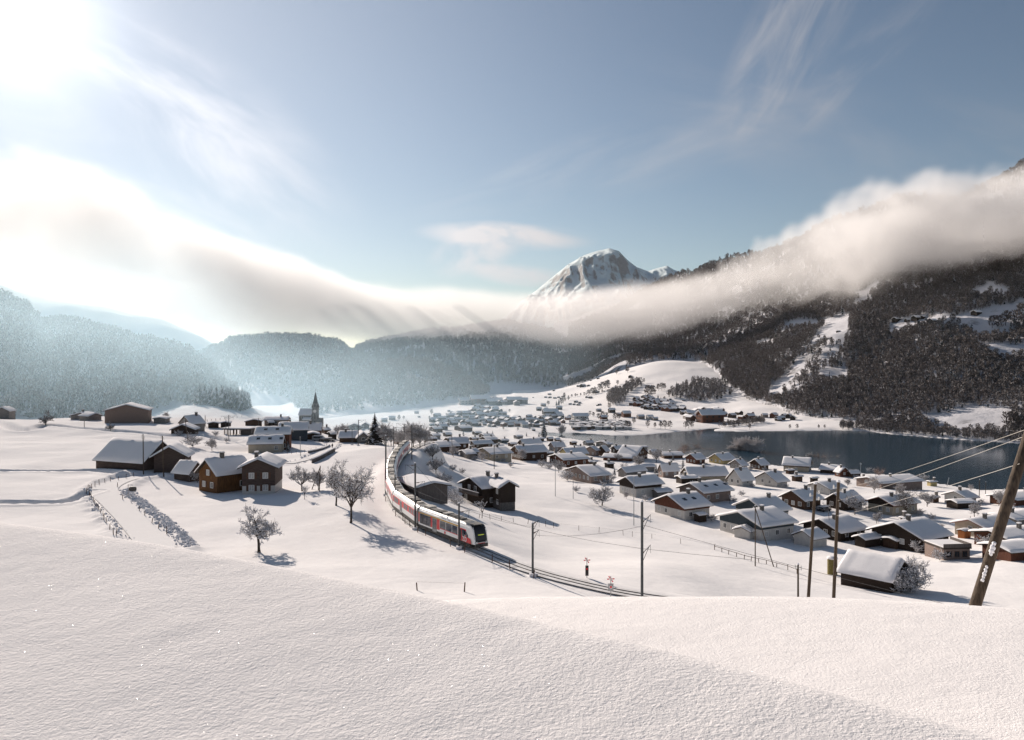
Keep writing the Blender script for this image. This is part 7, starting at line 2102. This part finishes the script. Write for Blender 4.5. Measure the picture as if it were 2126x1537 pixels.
tree_at(k_brush, 5.0, 1890, 1228, 68, 'big snow laden shrub against the right gable of the barn', None, 'shrub', 'shrub')
tree_at(k_brush, 5.0, 1870, 1232, 45, 'lower snowy shrub at the barn corner', None, 'shrub', 'shrub', 2.0)
k_spr = spruce_kit(5, 12.0, 0.21, 0.42, 26)
tree_at(k_spr, 12.0, 778, 923, 66, 'tall dark conifer beside the steep beige gable', None, 'spruce_tree', sx=1.5)
k_spr2 = spruce_kit(9, 9.0, 0.20, 0.75, 18)
SPR = [(823, 916, 29, 'young spruce right of the tall dark conifer, taller of a pair'), (834, 914, 25, 'young spruce right of the tall dark conifer, shorter of a pair'), (1129, 909, 42, 'tall conifer at the lake inlet behind the wide dark gable'), (1362, 986, 26, 'snowy spruce left of the hipped grey house'), (1418, 992, 42, 'snow draped spruce between hipped house and long bungalow'), (1397, 956, 16, 'small spruce before the long low house'), (1012, 905, 11, 'tiny conifer on the inlet shore, left of a pair'), (1023, 907, 14, 'tiny conifer on the inlet shore, right of a pair'), (1154, 941, 18, 'small snowy conifer beside the pale beige house'), (1276, 986, 18, 'dark columnar conifer behind the pale modern house'), (1093, 906, 9, 'dark little conifer by the tall inlet conifer'), (1119, 907, 10, 'dark little conifer touching the tall inlet conifer'), (540, 1024, 24, 'snow dusted young conifer at the front of the farmhouse'), (598, 938, 26, 'snowy conifer at the right end of the red brown chalet'), (962, 902, 10, 'rusty little conifer among the upper row roofs'), (2015, 1078, 8, 'tiny dark conifer in the garden behind the red eaved chalet')]
for u_, v_, h_, lab in SPR: tree_at(k_spr2, 9.0, u_, v_, h_, lab, None, 'spruce_tree')
k_larch = tree_kit(51, 8.0, trunk=0.15, limbs=10, levels=3, up=0.15, spread=0.55, r0=0.02, snow=0.2, thin=0.8, minr=0.035, mats=('bark', 'twigs_rust', 'snow_tree'))
for k, (u_, v_, h_) in enumerate([(1418, 944, 20), (1425, 943, 24), (1448, 943, 24), (1436, 944, 15), (1464, 946, 18), (1475, 947, 18), (1702, 964, 24), (1712, 966, 18), (1733, 963, 20), (1825, 990, 20)]):
    tree_at(k_larch, 8.0, u_, v_, h_, 'rusty larch on the lake shore, ' + ('behind the pyramid roofed house' if u_ < 1500 else 'by the lakeside villa and cabins'), 'rusty larches along the near shore', 'larch_tree')
M['twigs_hoar'] = simple('thick_hoar_frost', (0.42, 0.375, 0.36), (0.66, 0.61, 0.59), 6.0, 0.95)
k_ash = tree_kit(57, 9.0, trunk=0.16, limbs=9, levels=4, up=0.5, spread=0.6, r0=0.022, snow=0.35, thin=0.9, minr=0.04, mats=('bark', 'twigs_hoar', 'snow_tree'))
for k, (u_, v_, h_) in enumerate([(1522, 948, 24), (1535, 947, 36), (1549, 949, 42), (1563, 951, 40), (1572, 953, 26)]):
    tree_at(k_ash, 9.0, u_, v_, h_, 'tall frosted tree in the clump standing over the lake shore', 'frosted shore trees above the grey chalet', 'frosted_tree')
k_bush = tree_kit(61, 3.0, trunk=0.04, limbs=12, levels=3, up=0.45, spread=0.9, r0=0.014, snow=0.6, thin=1.1, minr=0.014)
k_bushp = tree_kit(63, 3.0, trunk=0.04, limbs=12, levels=3, up=0.45, spread=0.9, r0=0.014, snow=0.5, thin=0.9, minr=0.02, mats=('bark', 'twigs_pale', 'snow_tree'))
k_gard = tree_kit(67, 5.0, trunk=0.25, limbs=7, levels=4, up=0.35, spread=0.75, r0=0.028, snow=0.5, thin=1.1, minr=0.018)
k_garp = tree_kit(69, 7.0, trunk=0.2, limbs=8, levels=4, up=0.45, spread=0.65, r0=0.024, snow=0.5, thin=1.0, minr=0.026, mats=('bark', 'twigs_pale', 'snow_tree'))
GT = [(898, 955, 30, 'g', 'domed snowy tree left of the brown chalets near the train bend'), (941, 949, 25, 'q', 'frosted round bush around the power pole'), (905, 983, 32, 'g', 'slim small tree on the slope above the railway shed'), (1001, 960, 22, 'p', 'frosted bush hiding the cream fronted house corner'), (1085, 958, 26, 'p', 'bare bush before the large brown house'), (1166, 906, 24, 'p', 'round frosted tree at the end of the lake inlet'),
 (1363, 960, 28, 'g', 'big snow laden lime tree between the steep gable and the long low house'), (1328, 974, 30, 'g', 'round snowy tree in front of the low red brown outbuilding'), (1283, 958, 16, 'g', 'small wide tree before the red brown outbuilding'), (1295, 975, 14, 'b', 'bush behind the white roofed garage'), (1268, 1000, 20, 'b', 'snowy bush row end right of the pale modern house'),
 (1775, 1069, 38, 'g', 'bushy snowy tree between the dark carport house and the brown white house'), (1820, 1087, 24, 'g', 'snowy tree in front of the long black brown house'), (1815, 1024, 34, 'p', 'bare rounded tree before the very long flat house'), (1925, 1052, 30, 'g', 'small tree with dark trunk on the white garden'), (2023, 1073, 30, 'g', 'bare forked tree on the white garden behind the red eaved chalet'), (2016, 1020, 14, 'p', 'round frosted tree at the shore by the lakeside chalet'), (2074, 1050, 32, 'p', 'shaggy bush left of the leaning pole'), (2096, 1060, 22, 'p', 'frosted bush right behind the leaning pole'),
 (1906, 1148, 28, 'b', 'round snowy bush below the long black brown house, the left one'), (1951, 1164, 26, 'b', 'round snowy bush below the long black brown house, the right one'), (2042, 1136, 26, 'b', 'snowy shrub by the red eaved white chalet'), (2075, 1142, 20, 'b', 'snowy shrub behind the foot of the leaning pole'), (1612, 962, 14, 'g', 'small round tree by the lakeside villa'), (1680, 962, 22, 'p', 'bare tree behind the lakeside villa'), (1806, 984, 14, 'b', 'snow bush left of the crossbar pole by the water'), (1920, 1000, 16, 'b', 'snowy tree at the right end of the long flat house'),
 (400, 928, 30, 'b', 'snowy brambles between the wooden house and the rippled roof chalet'), (440, 936, 26, 'p', 'frosted brambles behind the farmhouse chimney'), (372, 905, 14, 'b', 'snowy bush before the dark shed of the tall pale house'), (410, 1002, 26, 'g', 'snow covered tree against the farmhouse gable'), (661, 1018, 42, 'p', 'bare bush between the crossed poles'), (448, 908, 12, 'b', 'snow mounded bush below the station shelter'), (470, 918, 10, 'b', 'little bush beside the station mast'),
 (58, 856, 26, 'q', 'hazy bare tree at the left edge behind the plateau'), (140, 864, 32, 'q', 'pale frosted tree left of the hall barn'), (182, 864, 26, 'q', 'pale frosted tree touching the hall barn'), (345, 872, 16, 'q', 'pale bushes right of the hall barn'), (22, 860, 40, 'q', 'tall hazy tree at the very left edge'),
 (716, 916, 34, 'p', 'bare tree left of the steep beige gable'), (704, 908, 26, 'g', 'dark snowy tree near the parked cars'), (798, 924, 46, 'p', 'bare frosted tree right of the tall dark conifer'), (812, 926, 38, 'p', 'second bare frosted tree right of the tall dark conifer'), (846, 926, 42, 'p', 'frosted tree before the slim cross armed mast'), (858, 930, 52, 'p', 'tall frosted trees right of the train bend, the tallest'), (872, 930, 48, 'p', 'frosted tree right of the tallest by the train bend'), (882, 926, 36, 'p', 'frosted tree at the left end of the upper row houses'), (830, 930, 34, 'p', 'frosted tree left of the last train car'),
 (938, 1042, 30, 'b', 'snowy bush between the railway shed and the dark timber house'), (950, 1050, 22, 'b', 'low bush at the foot of the dark timber house'), (1016, 1048, 30, 's', 'snowy branches before the dark timber house wall'), (915, 1000, 20, 'b', 'twisted low bush above the railway shed'), (930, 1002, 18, 'b', 'second twisted low bush above the railway shed'), (940, 978, 14, 'b', 'heap of snowy brush on the open slope'), (960, 984, 12, 'b', 'right end of the snowy brush heap on the slope'), (876, 1012, 14, 's', 'thin twig by the railway shed'),
 (1196, 1022, 14, 'b', 'small bush at the foot of the bent street lamp'), (1178, 998, 24, 'b', 'garden shrub left of the pale modern house'), (1160, 982, 24, 'g', 'garden tree in front of the chestnut brown house'), (1140, 974, 16, 'b', 'hedge bush left of the chestnut brown house'), (1125, 970, 16, 'b', 'hedge bush right of the large brown house'), (1060, 970, 12, 'b', 'hedge end below the cream fronted house'), (1300, 1036, 16, 'p', 'bare shrub under the gable of the white two storey house'), (1340, 1040, 14, 'b', 'round bush right under the white two storey house'), (1640, 1030, 12, 'b', 'dark shrubs behind the white chalet'), (1515, 1046, 20, 's', 'sapling between brown plastered and white dark gabled house'), (1540, 1030, 12, 'b', 'shrub in the garden behind the brown plastered house'), (1500, 1012, 14, 'b', 'snow shrub behind the brown plastered house roof'), (1868, 1030, 26, 'p', 'rounded dark bush right of the very long flat house'), (1760, 1010, 16, 'p', 'hedge tree beside the brown pole top chalet'), (1935, 1080, 14, 'b', 'dark hedge beside the long black brown house'), (1955, 1096, 10, 'b', 'snow rounded hedge behind the long black brown house'), (1850, 1108, 22, 'b', 'snowy bush on the gable side of the long black brown house'),
]
KK = {'g': (k_gard, 5.0, 'garden_tree', 'tree'), 'b': (k_bush, 3.0, 'shrub', 'shrub'), 'p': (k_garp, 7.0, 'frosted_tree', 'tree'), 'q': (k_garp, 7.0, 'frosted_tree', 'tree'), 's': (k_sap, 3.0, 'sapling', 'tree')}
for u_, v_, h_, t_, lab in GT:
    kit, h0, nm, ct = KK[t_]
    tree_at(kit, h0, u_, v_, h_, lab, 'garden trees and shrubs of the village', nm, ct)
# shrubs and hedges round the village houses
rr = random.Random(19)
for lab, (root, W, L, he, rise) in HOUSE_ROOTS.items():
    if root.location.y > 470: continue
    words = lab.split(' ')
    for k, side in enumerate(('front', 'right corner')[:2 if root.location.y < 330 else 1]):
        a = root.rotation_euler[2]; c, s_ = math.cos(a), math.sin(a)
        lx, ly = (rr.uniform(-0.3, 0.5) * L, -(W / 2 + rr.uniform(0.8, 2.2))) if k == 0 else (L / 2 + rr.uniform(0.6, 1.8), rr.uniform(-0.5, 0.2) * W)
        x, y = root.location.x + lx * c - ly * s_, root.location.y + lx * s_ + ly * c
        h = rr.uniform(0.9, 2.0); kit = rr.choice((k_bush, k_bush, k_bushp))
        o = tree_thing(kit, ('snowy shrub at the %s of the %s' % (side, ' '.join(words))), Vector((x, y, gz(x, y))), h / 3.0, rr.random() * 6, 'shrubs round the village houses', 'shrub', 'shrub')
        if len(o['label'].split(' ')) > 16: o['label'] = ' '.join(o['label'].split(' ')[:16])
        o.scale = (h / 3 * rr.uniform(1.0, 1.9), h / 3 * rr.uniform(1.0, 1.9), h / 3)
# distant single trees: one small mesh each
FT = [far_broadleaf(201 + k, 0.35, 130).mesh('bare_tree', _bl) for k in range(4)]; FS = [far_spruce(221 + k, 0.3).mesh('spruce_tree', _sp) for k in range(2)]
def far_tree(u, vb, hpx, label, group, kind='b', dmin=400.0):
    p = spot(u, vb, dmin); H = hpx / F * p.y; k = int(u * 7) % 4
    o = link('bare_tree' if kind == 'b' else 'spruce_tree', FT[k] if kind == 'b' else FS[k % 2], None, p, (u * 1.3) % 6.28); o.scale = (H * 1.15, H * 1.15, H); tag(o, label, 'tree', group)
for u_, v_, h_ in [(1345, 889, 15), (1360, 889, 11), (1372, 890, 15), (1381, 891, 17), (1391, 891, 16), (1423, 890, 14), (1430, 890, 17), (1437, 889, 13), (1316, 881, 14), (1524, 891, 12), (1556, 892, 12), (1640, 891, 9), (1655, 891, 10), (1700, 890, 8), (1712, 890, 8)]:
    far_tree(u_, v_, h_, 'leafless tree on the far shore meadow of the lake', 'leafless trees on the far lake shore')
for u_, v_, h_, kd in [(1222, 879, 13, 's'), (1261, 880, 15, 's'), (1277, 896, 16, 's'), (1300, 891, 17, 'b'), (1307, 889, 13, 'b'), (1243, 872, 13, 'b'), (1251, 871, 16, 'b'), (1259, 870, 13, 'b'), (1277, 874, 16, 'b'), (1285, 872, 12, 'b'), (1232, 866, 10, 'b'), (1225, 864, 10, 'b'), (1270, 890, 10, 'b'), (1236, 888, 8, 'b'), (1212, 876, 10, 'b')]:
    far_tree(u_, v_, h_, 'tree around the snowy caravan park at the lake head', 'trees of the caravan park', kd)
for u_, v_, h_, kd in [(1346, 828, 26, 'b'), (1354, 826, 24, 'b'), (1367, 812, 14, 'b'), (1374, 811, 15, 'b'), (1379, 810, 13, 'b'), (1366, 834, 16, 's'), (1372, 836, 13, 's'), (1380, 834, 10, 'b'), (1265, 850, 12, 'b'), (1245, 814, 16, 'b'), (1251, 812, 18, 'b'), (1258, 810, 18, 'b'), (1262, 806, 16, 'b'), (1222, 822, 12, 'b'), (1229, 820, 14, 'b'), (1236, 818, 14, 'b'), (1303, 774, 12, 'b'), (1280, 778, 9, 'b'), (1282, 800, 10, 'b'), (1138, 843, 10, 'b'), (1155, 843, 12, 's'), (1160, 842, 14, 's'), (1165, 841, 14, 'b'), (1170, 838, 16, 'b'), (1058, 857, 7, 'b'), (896, 862, 12, 'b'), (892, 872, 8, 'b'), (1100, 893, 8, 'b'), (1075, 895, 7, 'b'), (1045, 893, 7, 'b'), (838, 872, 8, 'b'), (828, 874, 12, 'b'), (1180, 832, 8, 'b'), (1172, 826, 10, 'b')]:
    far_tree(u_, v_, h_, ('small conifer' if kd == 's' else 'small bare tree') + ' alone on the far snowy meadows, ' + ('by the hazy plain' if u_ < 1000 else 'near the far village' if u_ < 1200 else 'on the bright slope' if v_ < 826 and u_ < 1310 else 'by the holiday chalets' if u_ > 1310 else 'below the bright slope'), 'single trees on the far meadows', kd)
for k in range(16):
    far_tree(1180 + 6.2 * k + (k % 3), 826 - 1.4 * k * 0.6, 5 + (k % 3), 'low hedge tree in the line across the far snowy slope', 'hedge line on the far slope')
# trees along the crest of the right-hand ridge and the snowy ledges, built singly
def ridge_tree(u, vb, hpx, kind, label, group, k):
    ds = np.exp(np.linspace(math.log(560), math.log(1500), 400)); g = MT(np.full_like(ds, u), ds) - (-(vb - CV) / F * ds)
    q = np.where(g >= 0)[0]
    if len(q) == 0: return
    d = ds[q[0]]; p = Vector(((u - CU) / F * d, d, float(MT(u, d)) + CAMZ - 0.5)); H = hpx / F * d
    me = (RT if kind == 'b' else FS)[k % 2 if kind != 'b' else k % 4]
    o = link('bare_tree' if kind == 'b' else 'spruce_tree', me, None, p, k * 1.1); o.scale = (H * 1.1, H * 1.1, H); tag(o, label, 'tree', group)
RT = [far_broadleaf(301 + k, 0.05, 150).mesh('bare_tree', _bl) for k in range(4)]
rr = random.Random(8)
for k in range(36):
    u_ = 1905 + k * 6.4 + rr.uniform(-2, 2); ridge_tree(u_, 612 - (u_ - 1905) * 0.245 + rr.uniform(-3, 5), rr.uniform(18, 30), 'b' if rr.random() < 0.9 else 's', ('tall' if k % 9 == 0 else 'bare') + ' ridge tree under the cloud, ' + ['beside the snowy notch', 'left of the middle of the ridge', 'right of the middle of the ridge', 'at the right picture edge'][min(3, k // 9)], 'trees along the right ridge', k)
for k, (u_, v_, h_, kd) in enumerate([(2017, 690, 22, 's'), (1978, 672, 20, 'b'), (1990, 676, 16, 'b'), (1960, 670, 14, 'b'), (2060, 682, 26, 'b'), (2074, 684, 28, 'b'), (2088, 678, 30, 'b'), (2105, 672, 26, 'b'), (2120, 662, 30, 'b'), (1722, 785, 14, 's'), (1712, 790, 10, 'b'), (1700, 703, 9, 'b'), (1712, 706, 10, 'b'), (1726, 710, 10, 'b'), (1964, 890, 14, 'b'), (2030, 893, 14, 'b'), (2090, 886, 30, 'b'), (2104, 890, 34, 'b'), (2118, 892, 30, 'b'), (1946, 884, 12, 'b')]):
    ridge_tree(u_, v_, h_, kd, 'single tree at the edge of a snowy clearing on the right mountainside', 'trees beside the mountainside clearings', k)

# ------------------------------------------------------------------ far village, chalets and barns (a few pixels each)
def far_house_mesh(seed, wallm, W=8.0, L=10.0, h=4.2, rise=2.2):
    r = random.Random(seed); mb = MB()
    mb.prism([(-W / 2, -2), (W / 2, -2), (W / 2, h), (0, h + rise), (-W / 2, h)], -L / 2, L / 2, 0)
    o = 0.55; t = 0.34; sl = rise / (W / 2); e = W / 2 + o
    mb.prism([(-e, h - o * sl + 0.05), (0, h + rise + 0.05), (e, h - o * sl + 0.05), (e, h - o * sl + t), (0, h + rise + t + 0.1), (-e, h - o * sl + t)], -L / 2 - o, L / 2 + o, 1)
    nw = int(W / 2.2)
    for f in range(2 if h > 3.5 else 1):
        for k in range(nw): mb.box((-L / 2 - 0.02, (k + 0.5) / nw * W * 0.8 - W * 0.4, 1.4 + 2.4 * f), (0.1, 0.9, 1.1), 2)
        for k in range(int(L / 2.8)): mb.box(((k + 0.5) / int(L / 2.8) * L * 0.85 - L * 0.425, -W / 2 - 0.02, 1.4 + 2.4 * f), (0.9, 0.1, 1.1), 2)
    return mb.mesh('far_chalet', [M[wallm], M['snow_roof'], M['glass']])
FARM = {}
for nm, mt, a in (('dark brown', 'dark_wood', (8, 10, 5.0, 2.4)), ('brown', 'old_wood', (9, 11, 5.4, 2.6)), ('reddish brown', 'red_wood', (8.5, 10, 5.2, 2.6)), ('grey', 'grey_plaster', (9, 12, 5.2, 2.2)), ('pale', 'white_plaster', (9, 10.5, 5.4, 2.4)), ('silvery brown', 'grey_wood', (8, 9, 3.6, 2.0))):
    FARM[nm] = far_house_mesh(len(nm), mt, *a)
HUT = far_house_mesh(3, 'dark_wood', 6.5, 8.5, 2.6, 1.7)
def far_house(me, u, v, wpx, rot, label, group, name='far_chalet', cat='house', fn=None, sx=1.0, dmin=450):
    p = spot(u, v, dmin) if fn is None else fn(u, v)
    if p is None: return
    sc = wpx / F * p.y / 11.0
    o = link(name, me, None, p, rot); o.scale = (sc * sx, sc, sc); tag(o, label, cat, group); return o
rr = random.Random(31)
def cluster(poly, n, wmin, wmax, weights, label, group, mind=7.0, rot=0.5, seed=1):
    r = random.Random(seed); pts = []
    us = [q[0] for q in poly]; vs = [q[1] for q in poly]; tries = 0
    while len(pts) < n and tries < 20000:
        tries += 1
        u, v = r.uniform(min(us), max(us)), r.uniform(min(vs), max(vs))
        if not poly_in(np.array([u]), np.array([v]), poly)[0]: continue
        if any(((u - a) / 1.0) ** 2 + ((v - b) * 2.4) ** 2 < mind ** 2 for a, b in pts): continue
        pts.append((u, v))
    for u, v in sorted(pts, key=lambda q: q[1]):
        nm = r.choices(list(FARM), weights)[0]
        lab = label % nm
        if n > 15:
            fu = (u - min(us)) / (max(us) - min(us)); fv = (v - min(vs)) / (max(vs) - min(vs))
            lab = lab + ', ' + ('front' if fv > 0.66 else 'middle' if fv > 0.33 else 'back') + ' row, ' + ['left end', 'left part', 'centre', 'right part', 'right end'][min(4, int(fu * 5))]
        far_house(FARM[nm], u, v, r.uniform(wmin, wmax), rot + r.choice((0, 0, math.pi / 2)) + r.gauss(0, 0.15), lab, group, sx=r.uniform(0.9, 1.35))
VL = '%s chalet in the crowded far village'
VGp = 'chalets of the far village'
cluster([(893, 872), (908, 868), (935, 862), (975, 862), (1010, 856), (1045, 860), (1060, 872), (1110, 866), (1165, 864), (1180, 872), (1166, 884), (1110, 889), (1060, 887), (1000, 887), (940, 884), (895, 890)], 100, 9, 15, (6, 5, 3, 2, 1, 2), VL, VGp, 10.0, 0.45, 3)
cluster([(975, 858), (990, 846), (1030, 846), (1045, 856), (1020, 862)], 12, 9, 13, (3, 4, 1, 2, 1, 3), VL, VGp, 10, 0.5, 4)
cluster([(1310, 846), (1322, 832), (1345, 828), (1376, 836), (1412, 846), (1424, 856), (1396, 856), (1340, 850)], 44, 10, 14, (5, 4, 4, 1, 1, 2), '%s holiday chalet stacked across the lake', 'holiday chalets across the lake', 7.5, 0.9, 5)
cluster([(1418, 862), (1440, 854), (1495, 854), (1505, 866), (1490, 872), (1430, 874)], 20, 12, 18, (5, 3, 2, 1, 1, 2), '%s chalet in the far shore hamlet', 'hamlet beside the far shore road', 11, 0.4, 6)
cluster([(1515, 860), (1560, 862), (1640, 866), (1650, 878), (1580, 876), (1520, 868)], 9, 11, 16, (5, 3, 3, 1, 1, 2), '%s chalet at the foot of the forest by the far lake meadow', 'chalets by the far lake meadow', 18, 0.5, 7)
cluster([(1020, 836), (1060, 834), (1090, 836), (1075, 842), (1020, 842)], 9, 12, 20, (3, 4, 1, 4, 1, 3), '%s building at the end of the white plain under the dark forest', 'buildings at the end of the plain', 12, 0.1, 8)
for (u_, v_, w_, nm, lab) in [(996, 840, 27, 'reddish brown', 'long orange brown hall on the far plain under the forest'), (970, 840, 20, 'grey', 'long grey hall left of the orange brown hall'), (1030, 838, 16, 'brown', 'shorter brown hall right of the orange brown hall'), (1067, 839, 20, 'brown', 'flat brown hall at the right end of the far plain'), (1050, 840, 12, 'grey', 'gabled grey house by the flat brown hall'), (1300, 866, 18, 'reddish brown', 'tall reddish brown barn standing alone before the holiday chalets'), (1330, 870, 13, 'grey', 'grey house on the shore meadow, left of a trio'), (1349, 871, 13, 'pale', 'pale house on the shore meadow, middle of a trio'), (1360, 873, 10, 'grey', 'low grey house on the shore meadow, right of a trio'), (1474, 877, 36, 'reddish brown', 'large long barn with grey roof at the far shore road'), (1286, 864, 10, 'dark brown', 'dark hut beside the tall reddish brown barn'), (1270, 857, 14, 'dark brown', 'dark low farmhouse on the slope above the caravan park'), (1243, 855, 9, 'grey', 'grey shed above the caravan park'), (1186, 870, 12, 'grey', 'grey barn with trees right of the far village'), (1204, 874, 22, 'pale', 'long low white building right of the far village'), (1142, 864, 22, 'dark brown', 'long hall with snow roof at the top right of the far village'), (1161, 851, 12, 'dark brown', 'barn among small trees above the far village'), (1119, 853, 11, 'dark brown', 'isolated barn on the plain left of the small trees'), (1134, 852, 8, 'dark brown', 'small isolated barn right of the other barn on the plain'), (1128, 844, 9, 'grey', 'small grey barn on the plain above the isolated barns'), (1010, 846, 8, 'grey', 'tiny cabin at the upper edge of the far village'), (865, 859, 8, 'grey', 'tiny hut alone on the hazy plain, the upper one'), (870, 867, 5, 'grey', 'tiny hut alone on the hazy plain, the lower one'), (932, 855, 5, 'grey', 'little hay hut on the plain left of the far village, first'), (938, 858, 6, 'grey', 'little hay hut on the plain left of the far village, second'), (1253, 872, 14, 'reddish brown', 'red brown house inside the caravan park'), (798, 876, 11, 'grey', 'hazy grey farmhouse on the plain right of the tall conifer'), (814, 872, 12, 'grey', 'hazy gabled farm on the plain between conifer and masts'), (1108, 895, 6, 'brown', 'tiny hut on the inlet meadow'), (1004, 879, 7, 'pale', 'small white chapel like house in the far village front')]:
    far_house(FARM[nm], u_, v_, w_, 0.25, lab, None, 'far_house', 'house', sx=1.5 if 'long' in lab or 'hall' in lab else 1.0)
for k, (u_, v_, w_) in enumerate([(1141, 820, 8), (1133, 826, 7), (1142, 827, 9), (1152, 828, 8), (1160, 826, 7), (1150, 812, 7), (1201, 803, 8), (1210, 803, 14), (1222, 802, 8), (1227, 791, 5), (1237, 816, 13), (1218, 826, 8), (1226, 827, 9), (1196, 836, 10), (1204, 838, 9), (1184, 840, 7), (1201, 842, 9), (1192, 841, 8), (1264, 805, 5), (1242, 787, 7), (1309, 784, 12), (1302, 769, 7), (1245, 842, 9), (1240, 843, 6), (1420, 833, 7), (1392, 830, 6), (1107, 826, 4)]):
    far_house(HUT, u_, v_, w_, 0.6 + (k % 3) * 0.3, 'dark wooden hay barn on the far snowy slope', 'hay barns on the far snowy slope', 'hay_barn', 'barn')
def mt_spot(u, v):
    ds = np.exp(np.linspace(math.log(560), math.log(1700), 400)); g = MT(np.full_like(ds, u), ds) - (-(v - CV) / F * ds); q = np.where(g >= 0)[0]
    if len(q) == 0: return None
    d = ds[q[0]]; return Vector(((u - CU) / F * d, d, float(MT(u, d)) + CAMZ - 0.4))
for u_, v_, w_, lab in [(1862, 668, 20, 'snow roofed farmhouse on the dark mountainside ledge, left of the group'), (1903, 664, 22, 'tall gabled farmhouse on the dark mountainside ledge'), (1918, 662, 16, 'low barn beside the tall gabled farmhouse on the ledge'), (1937, 670, 18, 'small stable below the tall gabled farmhouse on the ledge'), (1884, 668, 14, 'shed between the two farmhouses on the ledge'), (2027, 653, 22, 'dark barn on the sloping white pasture of the mountainside'), (1741, 690, 10, 'lonely hut on the bright clearing below the cloud'), (1757, 906, 9, 'small hut by the far shore under the cliff'), (1616, 874, 14, 'shore house beside the far point of land')]:
    far_house(HUT, u_, v_, w_, 0.4, lab, None, 'mountain_farm', 'barn', mt_spot if v_ < 800 else None)
for k, (u_, v_) in enumerate([(1616, 873), (1628, 868), (1638, 868), (1646, 872)]):
    far_house(FARM['dark brown'], u_, v_, 13, 0.5 + 0.2 * k, 'dark lakeside farm building on the far point of land', 'farm on the far point of land')
# caravan park: small snow covered caravans
mb = MB(); mb.box((0, 0, 1.3), (6.0, 2.3, 2.2), 0); mb.box((0, 0, 2.6), (6.3, 2.6, 0.45), 1); mb.box((0.6, -1.17, 1.5), (2.2, 0.05, 0.7), 2)
CV_A = mb.mesh('caravan', [M['galvanised'], M['snow_roof'], M['glass']]); mb = MB(); mb.box((0, 0, 1.3), (6.5, 2.5, 2.3), 0); mb.box((0, 0, 2.65), (6.9, 2.9, 0.5), 1); mb.box((0, -1.27, 1.5), (1.8, 0.05, 0.8), 2)
CV_B = mb.mesh('caravan', [M['brown_wood'], M['snow_roof'], M['glass']])
r = random.Random(12); pts = []
while len(pts) < 62:
    u, v = r.uniform(1186, 1306), r.uniform(878, 893)
    if any((u - a) ** 2 + ((v - b) * 3) ** 2 < 42 for a, b in pts): 
        if r.random() < 0.97: continue
    pts.append((u, v))
for k, (u, v) in enumerate(pts):
    p = spot(u, v, 450)
    a = k % 3 == 0
    o = link('caravan', CV_B if a else CV_A, None, p, r.uniform(0, 3.1)); tag(o, 'small %s snow covered caravan in the lakeside caravan park' % ('brown' if a else 'grey'), 'caravan', 'caravans in the lakeside park')
